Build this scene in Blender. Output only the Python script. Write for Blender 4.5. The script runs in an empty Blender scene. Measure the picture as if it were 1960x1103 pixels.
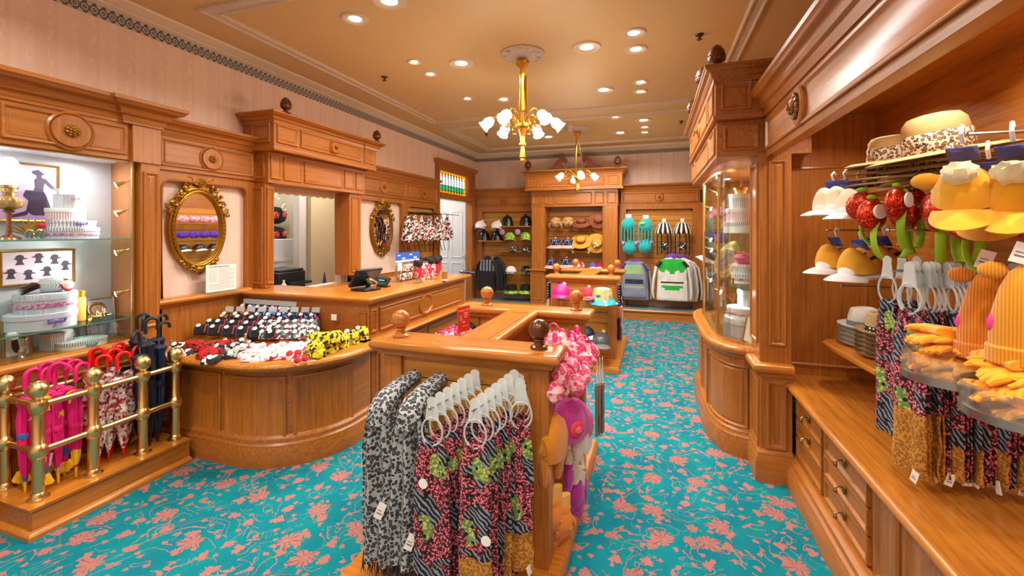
import bpy, math, random
from mathutils import Vector, Matrix, noise
from math import sin, cos, pi, radians, hypot, atan2, sqrt
random.seed(7)
SC = bpy.context.scene
COL = SC.collection
# ---------------------------------------------------------------- camera model (used to read places off the photo)
CF = 830.0; CH = 1.6; CY = 441.0
CS = 272/hypot(272, CF); CC = CF/hypot(272, CF)
def P(u, v, **k):
    a = (u-980)/CF; b = (CY-v)/CF
    d = (-CS+a*CC, CC+a*CS, b)
    if 'z' in k: t = (k['z']-CH)/d[2]
    elif 'x' in k: t = k['x']/d[0]
    else: t = k['y']/d[1]
    return Vector((d[0]*t, d[1]*t, CH+d[2]*t))
# ---------------------------------------------------------------- mesh builder
class MB:
    def __init__(s): s.v=[]; s.f=[]; s.m=[]
    def add(s, vs, fs, mi=0):
        o=len(s.v); s.v += [Vector(q) for q in vs]
        for f in fs: s.f.append(tuple(i+o for i in f)); s.m.append(mi)
        return s
    def box(s,x0,x1,y0,y1,z0,z1,mi=0):
        return s.add([(x0,y0,z0),(x1,y0,z0),(x1,y1,z0),(x0,y1,z0),(x0,y0,z1),(x1,y0,z1),(x1,y1,z1),(x0,y1,z1)],
            [(0,3,2,1),(4,5,6,7),(0,1,5,4),(1,2,6,5),(2,3,7,6),(3,0,4,7)],mi)
    def xf(s,M,start=0):
        for i in range(start,len(s.v)): s.v[i]=M@s.v[i]
        return s
    def merge(s,o,M=None,mi=None):
        b=len(s.v); s.v += [(M@q if M else q.copy()) for q in o.v]
        for f,m in zip(o.f,o.m): s.f.append(tuple(i+b for i in f)); s.m.append(m if mi is None else mi)
        return s
    def lathe(s,prof,c=(0,0,0),n=20,mi=0,M=None,star=None,cap=True):
        c=Vector(c); vs=[]; fs=[]
        for j,(r,z) in enumerate(prof):
            for i in range(n):
                t=2*pi*i/n; k=star(t,j/(len(prof)-1)) if star else 1
                q=Vector((r*k*cos(t),r*k*sin(t),z)); 
                if M: q=M@q
                vs.append(q+c)
        L=len(prof)
        for j in range(L-1):
            for i in range(n):
                a=j*n+i; b=j*n+(i+1)%n
                fs.append((a,b,b+n,a+n))
        if cap:
            if prof[0][0]>1e-5: fs.append(tuple(reversed(range(n))))
            if prof[-1][0]>1e-5: fs.append(tuple((L-1)*n+i for i in range(n)))
        return s.add(vs,fs,mi)
    def tube(s,pts,r,n=8,mi=0,closed=False,cap=True,flat=1.0):
        pts=[Vector(p) for p in pts]; N=len(pts); vs=[]; fs=[]
        rr = r if isinstance(r,(list,tuple)) else [r]*N
        up=None
        for i,p in enumerate(pts):
            if closed: d=pts[(i+1)%N]-pts[i-1]
            else: d=pts[min(i+1,N-1)]-pts[max(i-1,0)]
            if d.length<1e-9: d=Vector((0,0,1))
            d.normalize()
            if up is None:
                up=Vector((0,0,1)) if abs(d.z)<.9 else Vector((1,0,0))
            a=d.cross(up)
            if a.length<1e-4: a=d.cross(Vector((0,1,0.3)))
            a.normalize(); b=a.cross(d).normalized(); up=b
            for k in range(n):
                t=2*pi*k/n; vs.append(p+a*cos(t)*rr[i]+b*sin(t)*rr[i]*flat)
        M=N if closed else N-1
        for i in range(M):
            for k in range(n):
                a=i*n+k; b=i*n+(k+1)%n; j=((i+1)%N)*n
                fs.append((a,b,j+(k+1)%n,j+k))
        if cap and not closed:
            fs.append(tuple(reversed(range(n)))); fs.append(tuple((N-1)*n+k for k in range(n)))
        return s.add(vs,fs,mi)
    def ell(s,c,r,nu=14,nv=8,mi=0,M=None,z0=-1,z1=1,dent=0,seed=0):
        c=Vector(c); r=(r,r,r) if isinstance(r,(int,float)) else r
        t0=math.asin(z0); t1=math.asin(z1); vs=[]; fs=[]
        for j in range(nv+1):
            t=t0+(t1-t0)*j/nv
            for i in range(nu):
                p=2*pi*i/nu; d=Vector((cos(t)*cos(p),cos(t)*sin(p),sin(t)))
                k=1+(noise.noise(d*2.2+Vector((seed*3.1,seed,0)))*dent if dent else 0)
                q=Vector((d.x*r[0],d.y*r[1],d.z*r[2]))*k
                if M: q=M@q
                vs.append(q+c)
        for j in range(nv):
            for i in range(nu):
                a=j*nu+i; b=j*nu+(i+1)%nu; fs.append((a,b,b+nu,a+nu))
        if z0>-.999: fs.append(tuple(reversed(range(nu))))
        return s.add(vs,fs,mi)
    def prism(s,poly,F,d0,d1,mi=0):
        n=len(poly); vs=[F(a,b,d0) for a,b in poly]+[F(a,b,d1) for a,b in poly]
        fs=[tuple(reversed(range(n))),tuple(range(n,2*n))]+[(i,(i+1)%n,n+(i+1)%n,n+i) for i in range(n)]
        return s.add(vs,fs,mi)
    def sweep(s,prof,path,closed=False,mi=0,cap=True):
        # prof: (out,z) closed outline; out is to the right-hand side of the path
        N=len(path); n=len(prof); vs=[]; fs=[]
        def nrm(a,b):
            dx,dy=b[0]-a[0],b[1]-a[1]; l=hypot(dx,dy) or 1; return (dy/l,-dx/l)
        for i,p in enumerate(path):
            if closed or 0<i<N-1:
                n1=nrm(path[i-1],p); n2=nrm(p,path[(i+1)%N])
                mx,my=n1[0]+n2[0],n1[1]+n2[1]; q=mx*mx+my*my
                if q<1e-6: mx,my=n1
                else: mx,my=2*mx/q,2*my/q
            elif i==0: mx,my=nrm(p,path[1])
            else: mx,my=nrm(path[i-1],p)
            for o,z in prof: vs.append((p[0]+mx*o,p[1]+my*o,z))
        M=N if closed else N-1
        for i in range(M):
            for k in range(n):
                a=i*n+k; b=i*n+(k+1)%n; j=((i+1)%N)*n
                fs.append((a,b,j+(k+1)%n,j+k))
        if cap and not closed:
            fs.append(tuple(reversed(range(n)))); fs.append(tuple((N-1)*n+k for k in range(n)))
        return s.add(vs,fs,mi)
    def ring(s,F,u0,v0,u1,v1,prof,nu=1,fill=True,mi=0,mfill=None):
        loops=[]; prof=[(a_,h_ if i_==0 else max(h_,.0014)) for i_,(a_,h_) in enumerate(prof)]
        for ins,h in prof:
            a0,b0,a1,b1=u0+ins,v0+ins,u1-ins,v1-ins; L=[]
            for k in range(nu): L.append(F(a0+(a1-a0)*k/nu,b0,h))
            L.append(F(a1,b0,h)); 
            for k in range(nu): L.append(F(a1+(a0-a1)*k/nu,b1,h))
            L.append(F(a0,b1,h)); loops.append(L)
        n=len(loops[0]); vs=[q for L in loops for q in L]; fs=[]
        for j in range(len(loops)-1):
            for i in range(n): fs.append((j*n+i,j*n+(i+1)%n,(j+1)*n+(i+1)%n,(j+1)*n+i))
        s.add(vs,fs,mi)
        if fill:
            o=(len(loops)-1)*n; b=len(s.v)-len(vs)
            for k in range(nu):
                s.f.append((b+o+k,b+o+k+1,b+o+2*nu+1-k-1,b+o+2*nu+1-k) if True else ()); s.m.append(mfill if mfill is not None else mi)
        return s
def planeF(o,U,V,N):
    o,U,V,N=map(Vector,(o,U,V,N)); return lambda u,v,n:o+U*u+V*v+N*n
def wallL(x): return planeF((x,0,0),(0,1,0),(0,0,1),(1,0,0))      # faces +x, u=y
def wallB(y): return planeF((0,y,0),(1,0,0),(0,0,1),(0,-1,0))     # faces -y, u=x
def wallR(x): return planeF((x,0,0),(0,-1,0),(0,0,1),(-1,0,0))    # faces -x, u=-y
def meshdata(name,mb,mats,sharp=38):
    me=bpy.data.meshes.new(name); me.from_pydata([tuple(q) for q in mb.v],[],mb.f)
    mats=mats if isinstance(mats,(list,tuple)) else [mats]
    for m in mats: me.materials.append(m)
    if len(mats)>1: me.polygons.foreach_set('material_index',mb.m)
    me.validate(); me.update()
    import bmesh
    bm=bmesh.new(); bm.from_mesh(me); bmesh.ops.recalc_face_normals(bm,faces=bm.faces); bm.to_mesh(me); bm.free()
    me.polygons.foreach_set('use_smooth',[True]*len(me.polygons))
    me.set_sharp_from_angle(angle=radians(sharp))
    return me
def tag(o,label=None,cat=None,group=None,kind=None):
    if label: o['label']=label
    if cat: o['category']=cat
    if group: o['group']=group
    if kind: o['kind']=kind
    return o
def thing(name,label,cat,loc=(0,0,0),rz=0,group=None,kind=None):
    o=bpy.data.objects.new(name,None); COL.objects.link(o); o.location=loc; o.rotation_euler=(0,0,rz); o.empty_display_size=.05
    return tag(o,label,cat,group,kind)
def origin(o):
    v=Vector((0,0,0))
    while o: v+=o.location; o=o.parent
    return v
def part(root,name,mb,mats,world=False,bev=0,label=None,sharp=38,pivot=None):
    """one mesh object; world=True: mb is in world coordinates (root unrotated)"""
    if world:
        base=origin(root) if root else Vector((0,0,0))
        piv=Vector(pivot) if pivot else base
        if root is None and pivot is None:
            mn=Vector([min(q[i] for q in mb.v) for i in range(3)]); mx=Vector([max(q[i] for q in mb.v) for i in range(3)])
            piv=Vector(((mn.x+mx.x)/2,(mn.y+mx.y)/2,mn.z))
        for q in mb.v: q-=piv
    me=meshdata(name,mb,mats,sharp); o=bpy.data.objects.new(name,me); COL.objects.link(o)
    if root: o.parent=root
    if world: o.location=piv-base
    if bev:
        b=o.modifiers.new('bevel','BEVEL'); b.width=bev; b.segments=2; b.limit_method='ANGLE'; b.angle_limit=radians(40)
    if label: o['label']=label
    return o
def solo(name,mb,mats,label,cat,group=None,world=True,bev=0,sharp=38):
    return tag(part(None,name,mb,mats,world,bev,None,sharp),label,cat,group)
def struct(name,mb,mats,bev=0):

    o=part(None,name,mb,mats,False,bev); o['kind']='structure'; return o
def dup(root,loc=None,rz=None,label=None,group=None,rot=None,scale=None,mats=None):
    r=root.copy(); COL.objects.link(r)
    if loc is not None: r.location=loc
    if rz is not None: r.rotation_euler=(0,0,rz)
    if rot is not None: r.rotation_euler=rot
    if scale is not None: r.scale=(scale,)*3 if isinstance(scale,(int,float)) else scale
    if label: r['label']=label
    if group: r['group']=group
    def rec(a,b):
        for ch in a.children:
            c=ch.copy(); COL.objects.link(c); c.parent=b
            if mats and ch.name.split('.')[0] in mats:
                c.data=ch.data.copy(); 
                mm=mats[ch.name.split('.')[0]]
                for i,x in enumerate(mm if isinstance(mm,(list,tuple)) else [mm]): c.data.materials[i]=x
            rec(ch,c)
    rec(root,r)
    if mats and root.type=='MESH' and 'self' in mats:
        r.data=root.data.copy(); r.data.materials[0]=mats['self']
    return r
# ---------------------------------------------------------------- materials
MC={}
def lin(h):
    h=h.lstrip('#'); c=[int(h[i:i+2],16)/255 for i in (0,2,4)]
    return tuple((x/12.92 if x<=.04045 else ((x+.055)/1.055)**2.4) for x in c)+(1,)
class NT:
    def __init__(s,name):
        s.mat=bpy.data.materials.new(name); s.mat.use_nodes=True; s.t=s.mat.node_tree; s.b=s.t.nodes['Principled BSDF']
    def n(s,typ,**k):
        o=s.t.nodes.new(typ)
        for a,b in k.items():
            if a.startswith('i_'): 
                key=a[2:]; key=int(key) if key.isdigit() else key.replace('_',' ')
                o.inputs[key].default_value=b
            else: setattr(o,a,b)
        return o
    def l(s,a,b): s.t.links.new(a,b)
    def coord(s,scale=(1,1,1),kind='Object',loc=(0,0,0),rot=(0,0,0)):
        c=s.n('ShaderNodeTexCoord'); m=s.n('ShaderNodeMapping'); s.l(c.outputs[kind],m.inputs[0])
        m.inputs['Scale'].default_value=scale; m.inputs['Location'].default_value=loc; m.inputs['Rotation'].default_value=rot
        return m.outputs[0]
    def rcoord(s,scale=(1,1,1)):
        o=s.n('ShaderNodeObjectInfo'); a=s.n('ShaderNodeVectorMath',operation='ADD'); s.l(s.coord(scale),a.inputs[0])
        m=s.n('ShaderNodeMath',operation='MULTIPLY'); m.inputs[1].default_value=7.0; s.l(o.outputs['Random'],m.inputs[0]); s.l(m.outputs[0],a.inputs[1]); return a.outputs[0]
    def math(s,op,a,b=None,c=None,clamp=False):
        m=s.n('ShaderNodeMath',operation=op); m.use_clamp=clamp
        for i,x in enumerate((a,b,c)):
            if x is None: continue
            if isinstance(x,(int,float)): m.inputs[i].default_value=x
            else: s.l(x,m.inputs[i])
        return m.outputs[0]
    def mix(s,fac,a,b):
        m=s.n('ShaderNodeMix',data_type='RGBA')
        for i,x in ((0,fac),(6,a),(7,b)):
            if isinstance(x,(int,float,tuple)): m.inputs[i].default_value=x
            else: s.l(x,m.inputs[i])
        return m.outputs[2]
    def ramp(s,fac,stops,interp='LINEAR'):
        r=s.n('ShaderNodeValToRGB'); s.l(fac,r.inputs[0]); e=r.color_ramp; e.interpolation=interp
        while len(e.elements)<len(stops): e.elements.new(.5)
        for i,(p,c) in enumerate(stops): e.elements[i].position=p; e.elements[i].color=c if not isinstance(c,str) else lin(c)
        return r.outputs[0]
    def set(s,rough=None,metal=None,color=None,**k):
        if color is not None:
            if isinstance(color,(tuple,str)): s.b.inputs['Base Color'].default_value=lin(color) if isinstance(color,str) else color
            else: s.l(color,s.b.inputs['Base Color'])
        if rough is not None: s.b.inputs['Roughness'].default_value=rough
        if metal is not None: s.b.inputs['Metallic'].default_value=metal
        for a,b in k.items(): s.b.inputs[a.replace('_',' ')].default_value=b
        return s.mat
    def bump(s,h,st=.3,dist=.01):
        b=s.n('ShaderNodeBump'); b.inputs['Strength'].default_value=st; b.inputs['Distance'].default_value=dist
        s.l(h,b.inputs['Height']); s.l(b.outputs[0],s.b.inputs['Normal'])
def cached(f):
    def g(*a,**k):
        key=(f.__name__,a,tuple(sorted(k.items())))
        if key not in MC: MC[key]=f(*a,**k)
        return MC[key]
    return g
@cached
def wood(axis='z',c1='#b46d28',c2='#92561b',rough=.36,name='oak'):
    t=NT('%s_%s'%(name,axis)); sc={'x':(1.6,34,34),'y':(34,1.6,34),'z':(34,34,1.6)}[axis]
    co=t.coord(sc)
    n1=t.n('ShaderNodeTexNoise',i_Scale=1.6,i_Detail=5.0,i_Roughness=.6,i_Distortion=.35); t.l(co,n1.inputs[0])
    n2=t.n('ShaderNodeTexNoise',i_Scale=9.0,i_Detail=3.0,i_Roughness=.6); t.l(co,n2.inputs[0])
    f=t.math('ADD',t.math('MULTIPLY',n1.outputs[0],.75),t.math('MULTIPLY',n2.outputs[0],.25))
    oi=t.n('ShaderNodeObjectInfo'); 
    f=t.math('ADD',f,t.math('MULTIPLY_ADD',oi.outputs['Random'],.10,-.05))
    col=t.ramp(f,[(.34,c2),(.58,c1),(.72,c1)])
    t.bump(f,.08,.002)
    return t.set(rough,0,col,Coat_Weight=.14,Coat_Roughness=.25)
@cached
def plain(name,color,rough=.6,metal=0.0,sheen=0.0,nz=0.0,spec=.5):
    t=NT(name); 
    col=color
    if nz:
        n=t.n('ShaderNodeTexNoise',i_Scale=60.0,i_Detail=3.0); t.l(t.coord(),n.inputs[0])
        c=lin(color); d=tuple(x*(1-nz) for x in c[:3])+(1,)
        col=t.mix(n.outputs[0],d,c); t.bump(n.outputs[0],.25,.003)
    return t.set(rough,metal,col,Sheen_Weight=sheen,Specular_IOR_Level=spec)
@cached
def emit(name,color,st):
    t=NT(name); t.b.inputs['Emission Color'].default_value=lin(color); t.b.inputs['Emission Strength'].default_value=st
    return t.set(.4,0,color)
@cached
def glass(name='clear_glass',tint='#fbfefd',rough=.02,refl=.06,alpha=.0,body='#ffffff'):
    t=NT(name); nt=t.t; nt.nodes.remove(t.b)
    out=[n for n in nt.nodes if n.type=='OUTPUT_MATERIAL'][0]
    tr=t.n('ShaderNodeBsdfTransparent'); tr.inputs[0].default_value=lin(tint)
    gl=t.n('ShaderNodeBsdfGlossy'); gl.inputs['Roughness'].default_value=rough
    fr=t.n('ShaderNodeLayerWeight'); fr.inputs[0].default_value=.25
    m=t.n('ShaderNodeMixShader'); t.l(t.math('MULTIPLY_ADD',fr.outputs['Fresnel'],.55,refl*.3,clamp=True),m.inputs[0]); t.l(tr.outputs[0],m.inputs[1]); t.l(gl.outputs[0],m.inputs[2])
    res=m.outputs[0]
    if alpha:
        df=t.n('ShaderNodeBsdfDiffuse'); df.inputs[0].default_value=lin(body)
        m2=t.n('ShaderNodeMixShader'); m2.inputs[0].default_value=alpha; t.l(res,m2.inputs[1]); t.l(df.outputs[0],m2.inputs[2]); res=m2.outputs[0]
    t.l(res,out.inputs[0]); return t.mat
@cached
def leopard(name,base,spot,mid=None,scale=55.0,rough=.85,kind='Object'):
    t=NT(name); co=t.rcoord()
    nz=t.n('ShaderNodeTexNoise',i_Scale=scale*1.3,i_Detail=1.0); t.l(co,nz.inputs[0])
    ad=t.n('ShaderNodeMix',data_type='RGBA',blend_type='LINEAR_LIGHT'); ad.inputs[0].default_value=.12/scale; t.l(co,ad.inputs[6]); t.l(nz.outputs[1],ad.inputs[7])
    v=t.n('ShaderNodeTexVoronoi',i_Scale=scale,i_Randomness=.9); t.l(ad.outputs[2],v.inputs[0])
    m=lin(mid or base); b=lin(base); s_=lin(spot)
    col=t.ramp(v.outputs['Distance'],[(0,m),(.33,m),(.36,s_),(.49,s_),(.54,b)],'LINEAR')
    return t.set(rough,0,col)
@cached
def patch(name,cols,scale=30.0,rough=.8,interp='CONSTANT',metal=0.0,stretch=(1,1,1),sheen=0.0,weight=None):
    """fabric printed in irregular patches of several colours"""
    t=NT(name); co=t.rcoord(stretch)
    nz=t.n('ShaderNodeTexNoise',i_Scale=scale*.8,i_Detail=2.0); t.l(co,nz.inputs[0])
    ad=t.n('ShaderNodeMix',data_type='RGBA',blend_type='LINEAR_LIGHT'); ad.inputs[0].default_value=.28/scale; t.l(co,ad.inputs[6]); t.l(nz.outputs[1],ad.inputs[7])
    v=t.n('ShaderNodeTexVoronoi',i_Scale=scale); t.l(ad.outputs[2],v.inputs[0])
    wn=t.n('ShaderNodeSeparateColor'); t.l(v.outputs['Color'],wn.inputs[0])
    n=len(cols); col=t.ramp(wn.outputs[0],[(i/n,c) for i,c in enumerate(cols)],interp)
    return t.set(rough,metal,col,Sheen_Weight=sheen)
@cached
def floral(name='floral_print'):
    t=NT(name); co=t.rcoord()
    big=t.n('ShaderNodeTexNoise',i_Scale=9.0,i_Detail=1.0,i_Distortion=.5); t.l(co,big.inputs[0])
    vp=t.n('ShaderNodeTexVoronoi',i_Scale=110.0); t.l(co,vp.inputs[0])
    pink=t.ramp(vp.outputs['Distance'],[(0,'#f6cfcc'),(.36,'#e0586c'),(.6,'#2a1a20')])
    vg=t.n('ShaderNodeTexVoronoi',i_Scale=80.0); t.l(co,vg.inputs[0])
    green=t.ramp(vg.outputs['Distance'],[(0,'#f2efc0'),(.3,'#c3c456'),(.6,'#5f8a52')])
    w=t.n('ShaderNodeTexWave',wave_type='BANDS',bands_direction='DIAGONAL',i_Scale=26.0,i_Distortion=9.0,i_Detail=2.0); w.inputs['Detail Scale'].default_value=.6; t.l(co,w.inputs[0])
    zebra=t.ramp(w.outputs[0],[(.55,'#16151c'),(.7,'#8d93a6')],'LINEAR')
    m1=t.mix(t.ramp(big.outputs[0],[(.44,(0,0,0,1)),(.46,(1,1,1,1))]),zebra,pink)
    b2=t.n('ShaderNodeTexNoise',i_Scale=8.0,i_Detail=1.0); t.l(t.coord(loc=(3,5,1)),b2.inputs[0])
    m2=t.mix(t.ramp(b2.outputs[0],[(.59,(0,0,0,1)),(.61,(1,1,1,1))]),m1,green)
    vb=t.n('ShaderNodeTexVoronoi',i_Scale=34.0); t.l(co,vb.inputs[0])
    m3=t.mix(t.ramp(vb.outputs['Distance'],[(.26,(1,1,1,1)),(.3,(0,0,0,1))]),m2,lin('#120f14'))
    return t.set(.85,0,m3)
@cached
def knit(name,color,axis='x',scale=180.0,rough=.95):
    t=NT(name); co=t.coord()
    w=t.n('ShaderNodeTexWave',wave_type='BANDS',bands_direction=axis.upper(),i_Scale=scale/2.2,i_Distortion=.5); t.l(co,w.inputs[0])
    c=lin(color); d=tuple(x*.62 for x in c[:3])+(1,)
    col=t.mix(w.outputs[0],d,c); t.bump(w.outputs[0],.5,.003)
    return t.set(rough,0,col,Sheen_Weight=.3)
@cached
def stripes(name,c1,c2,axis='x',scale=20.0,rough=.8,duty=.5):
    t=NT(name); co=t.coord()
    s=t.n('ShaderNodeSeparateXYZ'); t.l(co,s.inputs[0])
    f=t.math('FRACT',t.math('MULTIPLY',s.outputs['XYZ'.index(axis.upper())],scale))
    return t.set(rough,0,t.ramp(f,[(0,c1),(duty,c2)],'CONSTANT'))
@cached
def dots(name,c1,c2,scale=60.0,rough=.8,size=.3):
    t=NT(name); v=t.n('ShaderNodeTexVoronoi',i_Scale=scale,i_Randomness=.15); t.l(t.coord(),v.inputs[0])
    return t.set(rough,0,t.ramp(v.outputs['Distance'],[(size,c2),(size+.04,c1)]))
@cached
def glitter(name,color,c2=None,scale=420.0):
    t=NT(name); v=t.n('ShaderNodeTexVoronoi',i_Scale=scale); t.l(t.coord(),v.inputs[0])
    sp=t.n('ShaderNodeSeparateColor'); t.l(v.outputs['Color'],sp.inputs[0])
    c=lin(color); d=tuple(x*.35 for x in c[:3])+(1,); h=lin(c2 or '#ffd0a0')
    col=t.ramp(sp.outputs[0],[(0,d),(.35,c),(.85,c),(.93,h)],'CONSTANT')
    nm=t.n('ShaderNodeBump'); nm.inputs['Strength'].default_value=.8; nm.inputs['Distance'].default_value=.002; t.l(sp.outputs[1],nm.inputs['Height']); t.l(nm.outputs[0],t.b.inputs['Normal'])
    return t.set(.3,.55,col)
OX,OY,OZ=wood('x'),wood('y'),wood('z')
SL=wood('x','#c88a34','#ad7028',.4,'slat_oak'); SLY=wood('y','#c88a34','#ad7028',.4,'slat_oak')
CTX=wood('x','#c47a2b','#a0601e',.24,'counter_oak'); CTY=wood('y','#c47a2b','#a0601e',.24,'counter_oak')
DKW=wood('z','#6b3418','#451f0e',.4,'carved_walnut')
BRASS=plain('polished_brass','#e2c988',.27,1.0); GOLD=plain('antique_gilt','#b8862b',.34,.85,nz=.35)
CHG=plain('gold_leaf_bronze','#e0a63a',.25,.9)
GLASS=glass(); SHELFG=glass('green_edge_glass','#e2f6ef',.03,.15)
PLAST=glass('frosted_plastic','#f3f8f8',.25,.2,.48,'#f2f9fc'); ACRYL=glass('clear_acrylic','#f6fbfb',.05,.3,.05)
WHITE=plain('white_card','#f1f0ee',.6); BLACK=plain('black_plastic','#17181c',.35); STEEL=plain('brushed_steel','#b5b3ad',.3,1.0)
MIR=plain('mirror_silver','#f2f2f2',.02,1.0)
# ================================================================ ROOM
def carpet():
    t=NT('patterned_carpet'); co0=t.coord(); _n=t.n('ShaderNodeTexNoise',i_Scale=26.0,i_Detail=2.0); t.l(co0,_n.inputs[0])
    _a=t.n('ShaderNodeMix',data_type='RGBA',blend_type='LINEAR_LIGHT'); _a.inputs[0].default_value=.016; t.l(co0,_a.inputs[6]); t.l(_n.outputs[1],_a.inputs[7]); co=_a.outputs[2]
    def flower(scale,R,k,loc,jag):
        m=t.n('ShaderNodeMapping'); t.l(co,m.inputs[0]); m.inputs['Location'].default_value=loc; m.inputs['Scale'].default_value=(scale,scale,0)
        v=t.n('ShaderNodeTexVoronoi',voronoi_dimensions='2D',i_Scale=1.0,i_Randomness=.75); t.l(m.outputs[0],v.inputs[0])
        s=t.n('ShaderNodeVectorMath',operation='SUBTRACT'); t.l(m.outputs[0],s.inputs[0]); t.l(v.outputs['Position'],s.inputs[1])
        x=t.n('ShaderNodeSeparateXYZ'); t.l(s.outputs[0],x.inputs[0])
        cs=t.n('ShaderNodeSeparateColor'); t.l(v.outputs['Color'],cs.inputs[0])
        th=t.math('ADD',t.math('ARCTAN2',x.outputs[1],x.outputs[0]),t.math('MULTIPLY',cs.outputs[0],6.28))
        r=t.math('POWER',t.math('ADD',t.math('POWER',x.outputs[0],2),t.math('POWER',x.outputs[1],2)),.5)
        pet=t.math('ABSOLUTE',t.math('COSINE',t.math('MULTIPLY',th,k/2)))
        fine=t.math('MULTIPLY',t.math('ABSOLUTE',t.math('COSINE',t.math('MULTIPLY',th,k*1.5))),jag)
        lop=t.math('MULTIPLY_ADD',t.math('COSINE',th),.22,.78)
        rad=t.math('MULTIPLY',t.math('MULTIPLY',t.math('ADD',t.math('MULTIPLY_ADD',pet,.45,.45),fine),R*scale),lop)
        inside=t.math('LESS_THAN',r,rad)
        # thin petal veins
        vein=t.math('MULTIPLY',t.math('GREATER_THAN',t.math('COSINE',t.math('MULTIPLY',th,k*2)),.72),t.math('GREATER_THAN',r,R*scale*.18))
        return inside,vein
    f1,v1=flower(3.1,.078,5,(.3,.1,0),.22)
    f2,v2=flower(5.6,.036,3,(5.3,2.1,0),.3)
    f3,v3=flower(10.5,.018,4,(1.3,7.1,0),.3)
    def vine(scale,lev,wd,loc,mscale):
        m=t.n('ShaderNodeMapping'); t.l(co,m.inputs[0]); m.inputs['Location'].default_value=loc
        n=t.n('ShaderNodeTexNoise',noise_dimensions='2D',i_Scale=scale,i_Detail=.6,i_Distortion=1.6); t.l(m.outputs[0],n.inputs[0])
        f=t.math('FRACT',t.math('MULTIPLY',n.outputs[0],lev)); d=t.math('ABSOLUTE',t.math('SUBTRACT',f,.5))
        n2=t.n('ShaderNodeTexNoise',noise_dimensions='2D',i_Scale=mscale,i_Detail=1.0); t.l(m.outputs[0],n2.inputs[0])
        return t.math('MULTIPLY',t.math('LESS_THAN',d,wd),t.math('GREATER_THAN',n2.outputs[0],.47))
    vn=t.math('MAXIMUM',vine(2.6,4.0,.032,(0,0,0),6.0),vine(4.2,4.0,.03,(9,4,0),9.0))
    m=t.math('MAXIMUM',t.math('MAXIMUM',f1,f2),t.math('MAXIMUM',f3,vn))
    n=t.n('ShaderNodeTexNoise',i_Scale=260.0,i_Detail=2.0); t.l(co,n.inputs[0])
    nb=t.n('ShaderNodeTexNoise',i_Scale=5.0,i_Detail=3.0); t.l(co,nb.inputs[0])
    teal=t.mix(t.ramp(nb.outputs[0],[(.4,(0,0,0,1)),(.6,(1,1,1,1))]),lin('#008790'),lin('#04788a'))
    coral=t.mix(t.math('MULTIPLY',v1,f1),lin('#b9736a'),lin('#86585a'))
    col=t.mix(m,teal,coral)
    col=t.mix(t.math('MULTIPLY',n.outputs[0],.35),col,lin('#0b6170'))
    t.bump(n.outputs[0],.5,.004)
    return t.set(.95,0,col,Specular_IOR_Level=.2)
def wallpaper(axis,name,c1='#dfb7a2',c2='#ecd0bf'):
    t=NT(name); co=t.coord(); s=t.n('ShaderNodeSeparateXYZ'); t.l(co,s.inputs[0])
    u=s.outputs[0 if axis=='x' else 1]
    f=t.math('FRACT',t.math('MULTIPLY',u,4.6))
    lines=t.ramp(f,[(0,(1,1,1,1)),(.02,(0,0,0,1)),(.05,(1,1,1,1)),(.07,(0,0,0,1)),(.1,(1,1,1,1)),(.12,(0,0,0,1))],'CONSTANT')
    # vine stripe: band around f=.55 broken by noise
    n=t.n('ShaderNodeTexNoise',i_Scale=38.0,i_Detail=3.0); t.l(t.coord((1,1,.55)),n.inputs[0])
    d1=t.math('ABSOLUTE',t.math('SUBTRACT',f,.36)); d2=t.math('ABSOLUTE',t.math('SUBTRACT',f,.8))
    band=t.math('LESS_THAN',t.math('MINIMUM',d1,d2),.075); vine=t.math('MULTIPLY',band,t.math('GREATER_THAN',n.outputs[0],.54))
    wide=t.math('MULTIPLY',t.math('GREATER_THAN',t.math('SINE',t.math('MULTIPLY',u,28.9)),.1),.25)
    m=t.math('MAXIMUM',t.math('MULTIPLY',lines,.55),t.math('MAXIMUM',t.math('MULTIPLY',vine,.6),wide))
    return t.set(.6,0,t.mix(m,lin(c1),lin(c2)))
def frieze_mat(name,axis):
    """grey scroll pattern printed on cream plaster"""
    t=NT(name); co=t.coord(); s=t.n('ShaderNodeSeparateXYZ'); t.l(co,s.inputs[0])
    u=t.math('MULTIPLY',s.outputs[0 if axis=='x' else 1],19.0); z=t.math('MULTIPLY',t.math('SUBTRACT',s.outputs[2],3.1),26.0)
    fu=t.math('SUBTRACT',t.math('FRACT',u),.5)
    r=t.math('POWER',t.math('ADD',t.math('POWER',t.math('MULTIPLY',fu,1.6),2),t.math('POWER',z,2)),.5)
    ring=t.math('LESS_THAN',t.math('ABSOLUTE',t.math('SUBTRACT',r,.72)),.15)
    dot=t.math('LESS_THAN',t.math('ABSOLUTE',t.math('SUBTRACT',r,.25)),.13)
    x=t.math('LESS_THAN',t.math('ABSOLUTE',t.math('SUBTRACT',t.math('ABSOLUTE',t.math('SINE',t.math('MULTIPLY',u,3.1416))),t.math('ABSOLUTE',z))),.17)
    m=t.math('MAXIMUM',t.math('MAXIMUM',ring,dot),x)
    return t.set(.6,0,t.mix(m,lin('#cbbba6'),lin('#59606c')))
CARPET=carpet(); WPY=wallpaper('y','striped_wallpaper_left','#ecceba','#f6e4d8'); WPX=wallpaper('x','striped_wallpaper_back','#e2c6b6','#efdccf')
WPANEL=wallpaper('y','panel_wallpaper','#e9cdbd','#f1ddd0')
CEILM=plain('ceiling_paint','#d3b07a',.5); CREAM=plain('cream_plaster','#e6d5ba',.55)
CREAM2=plain('ornament_plaster','#cdbfae',.6,nz=.2)
W=-3.63; YB=8.62; ZC=3.2; XR=1.62; YF=-1.6
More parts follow.
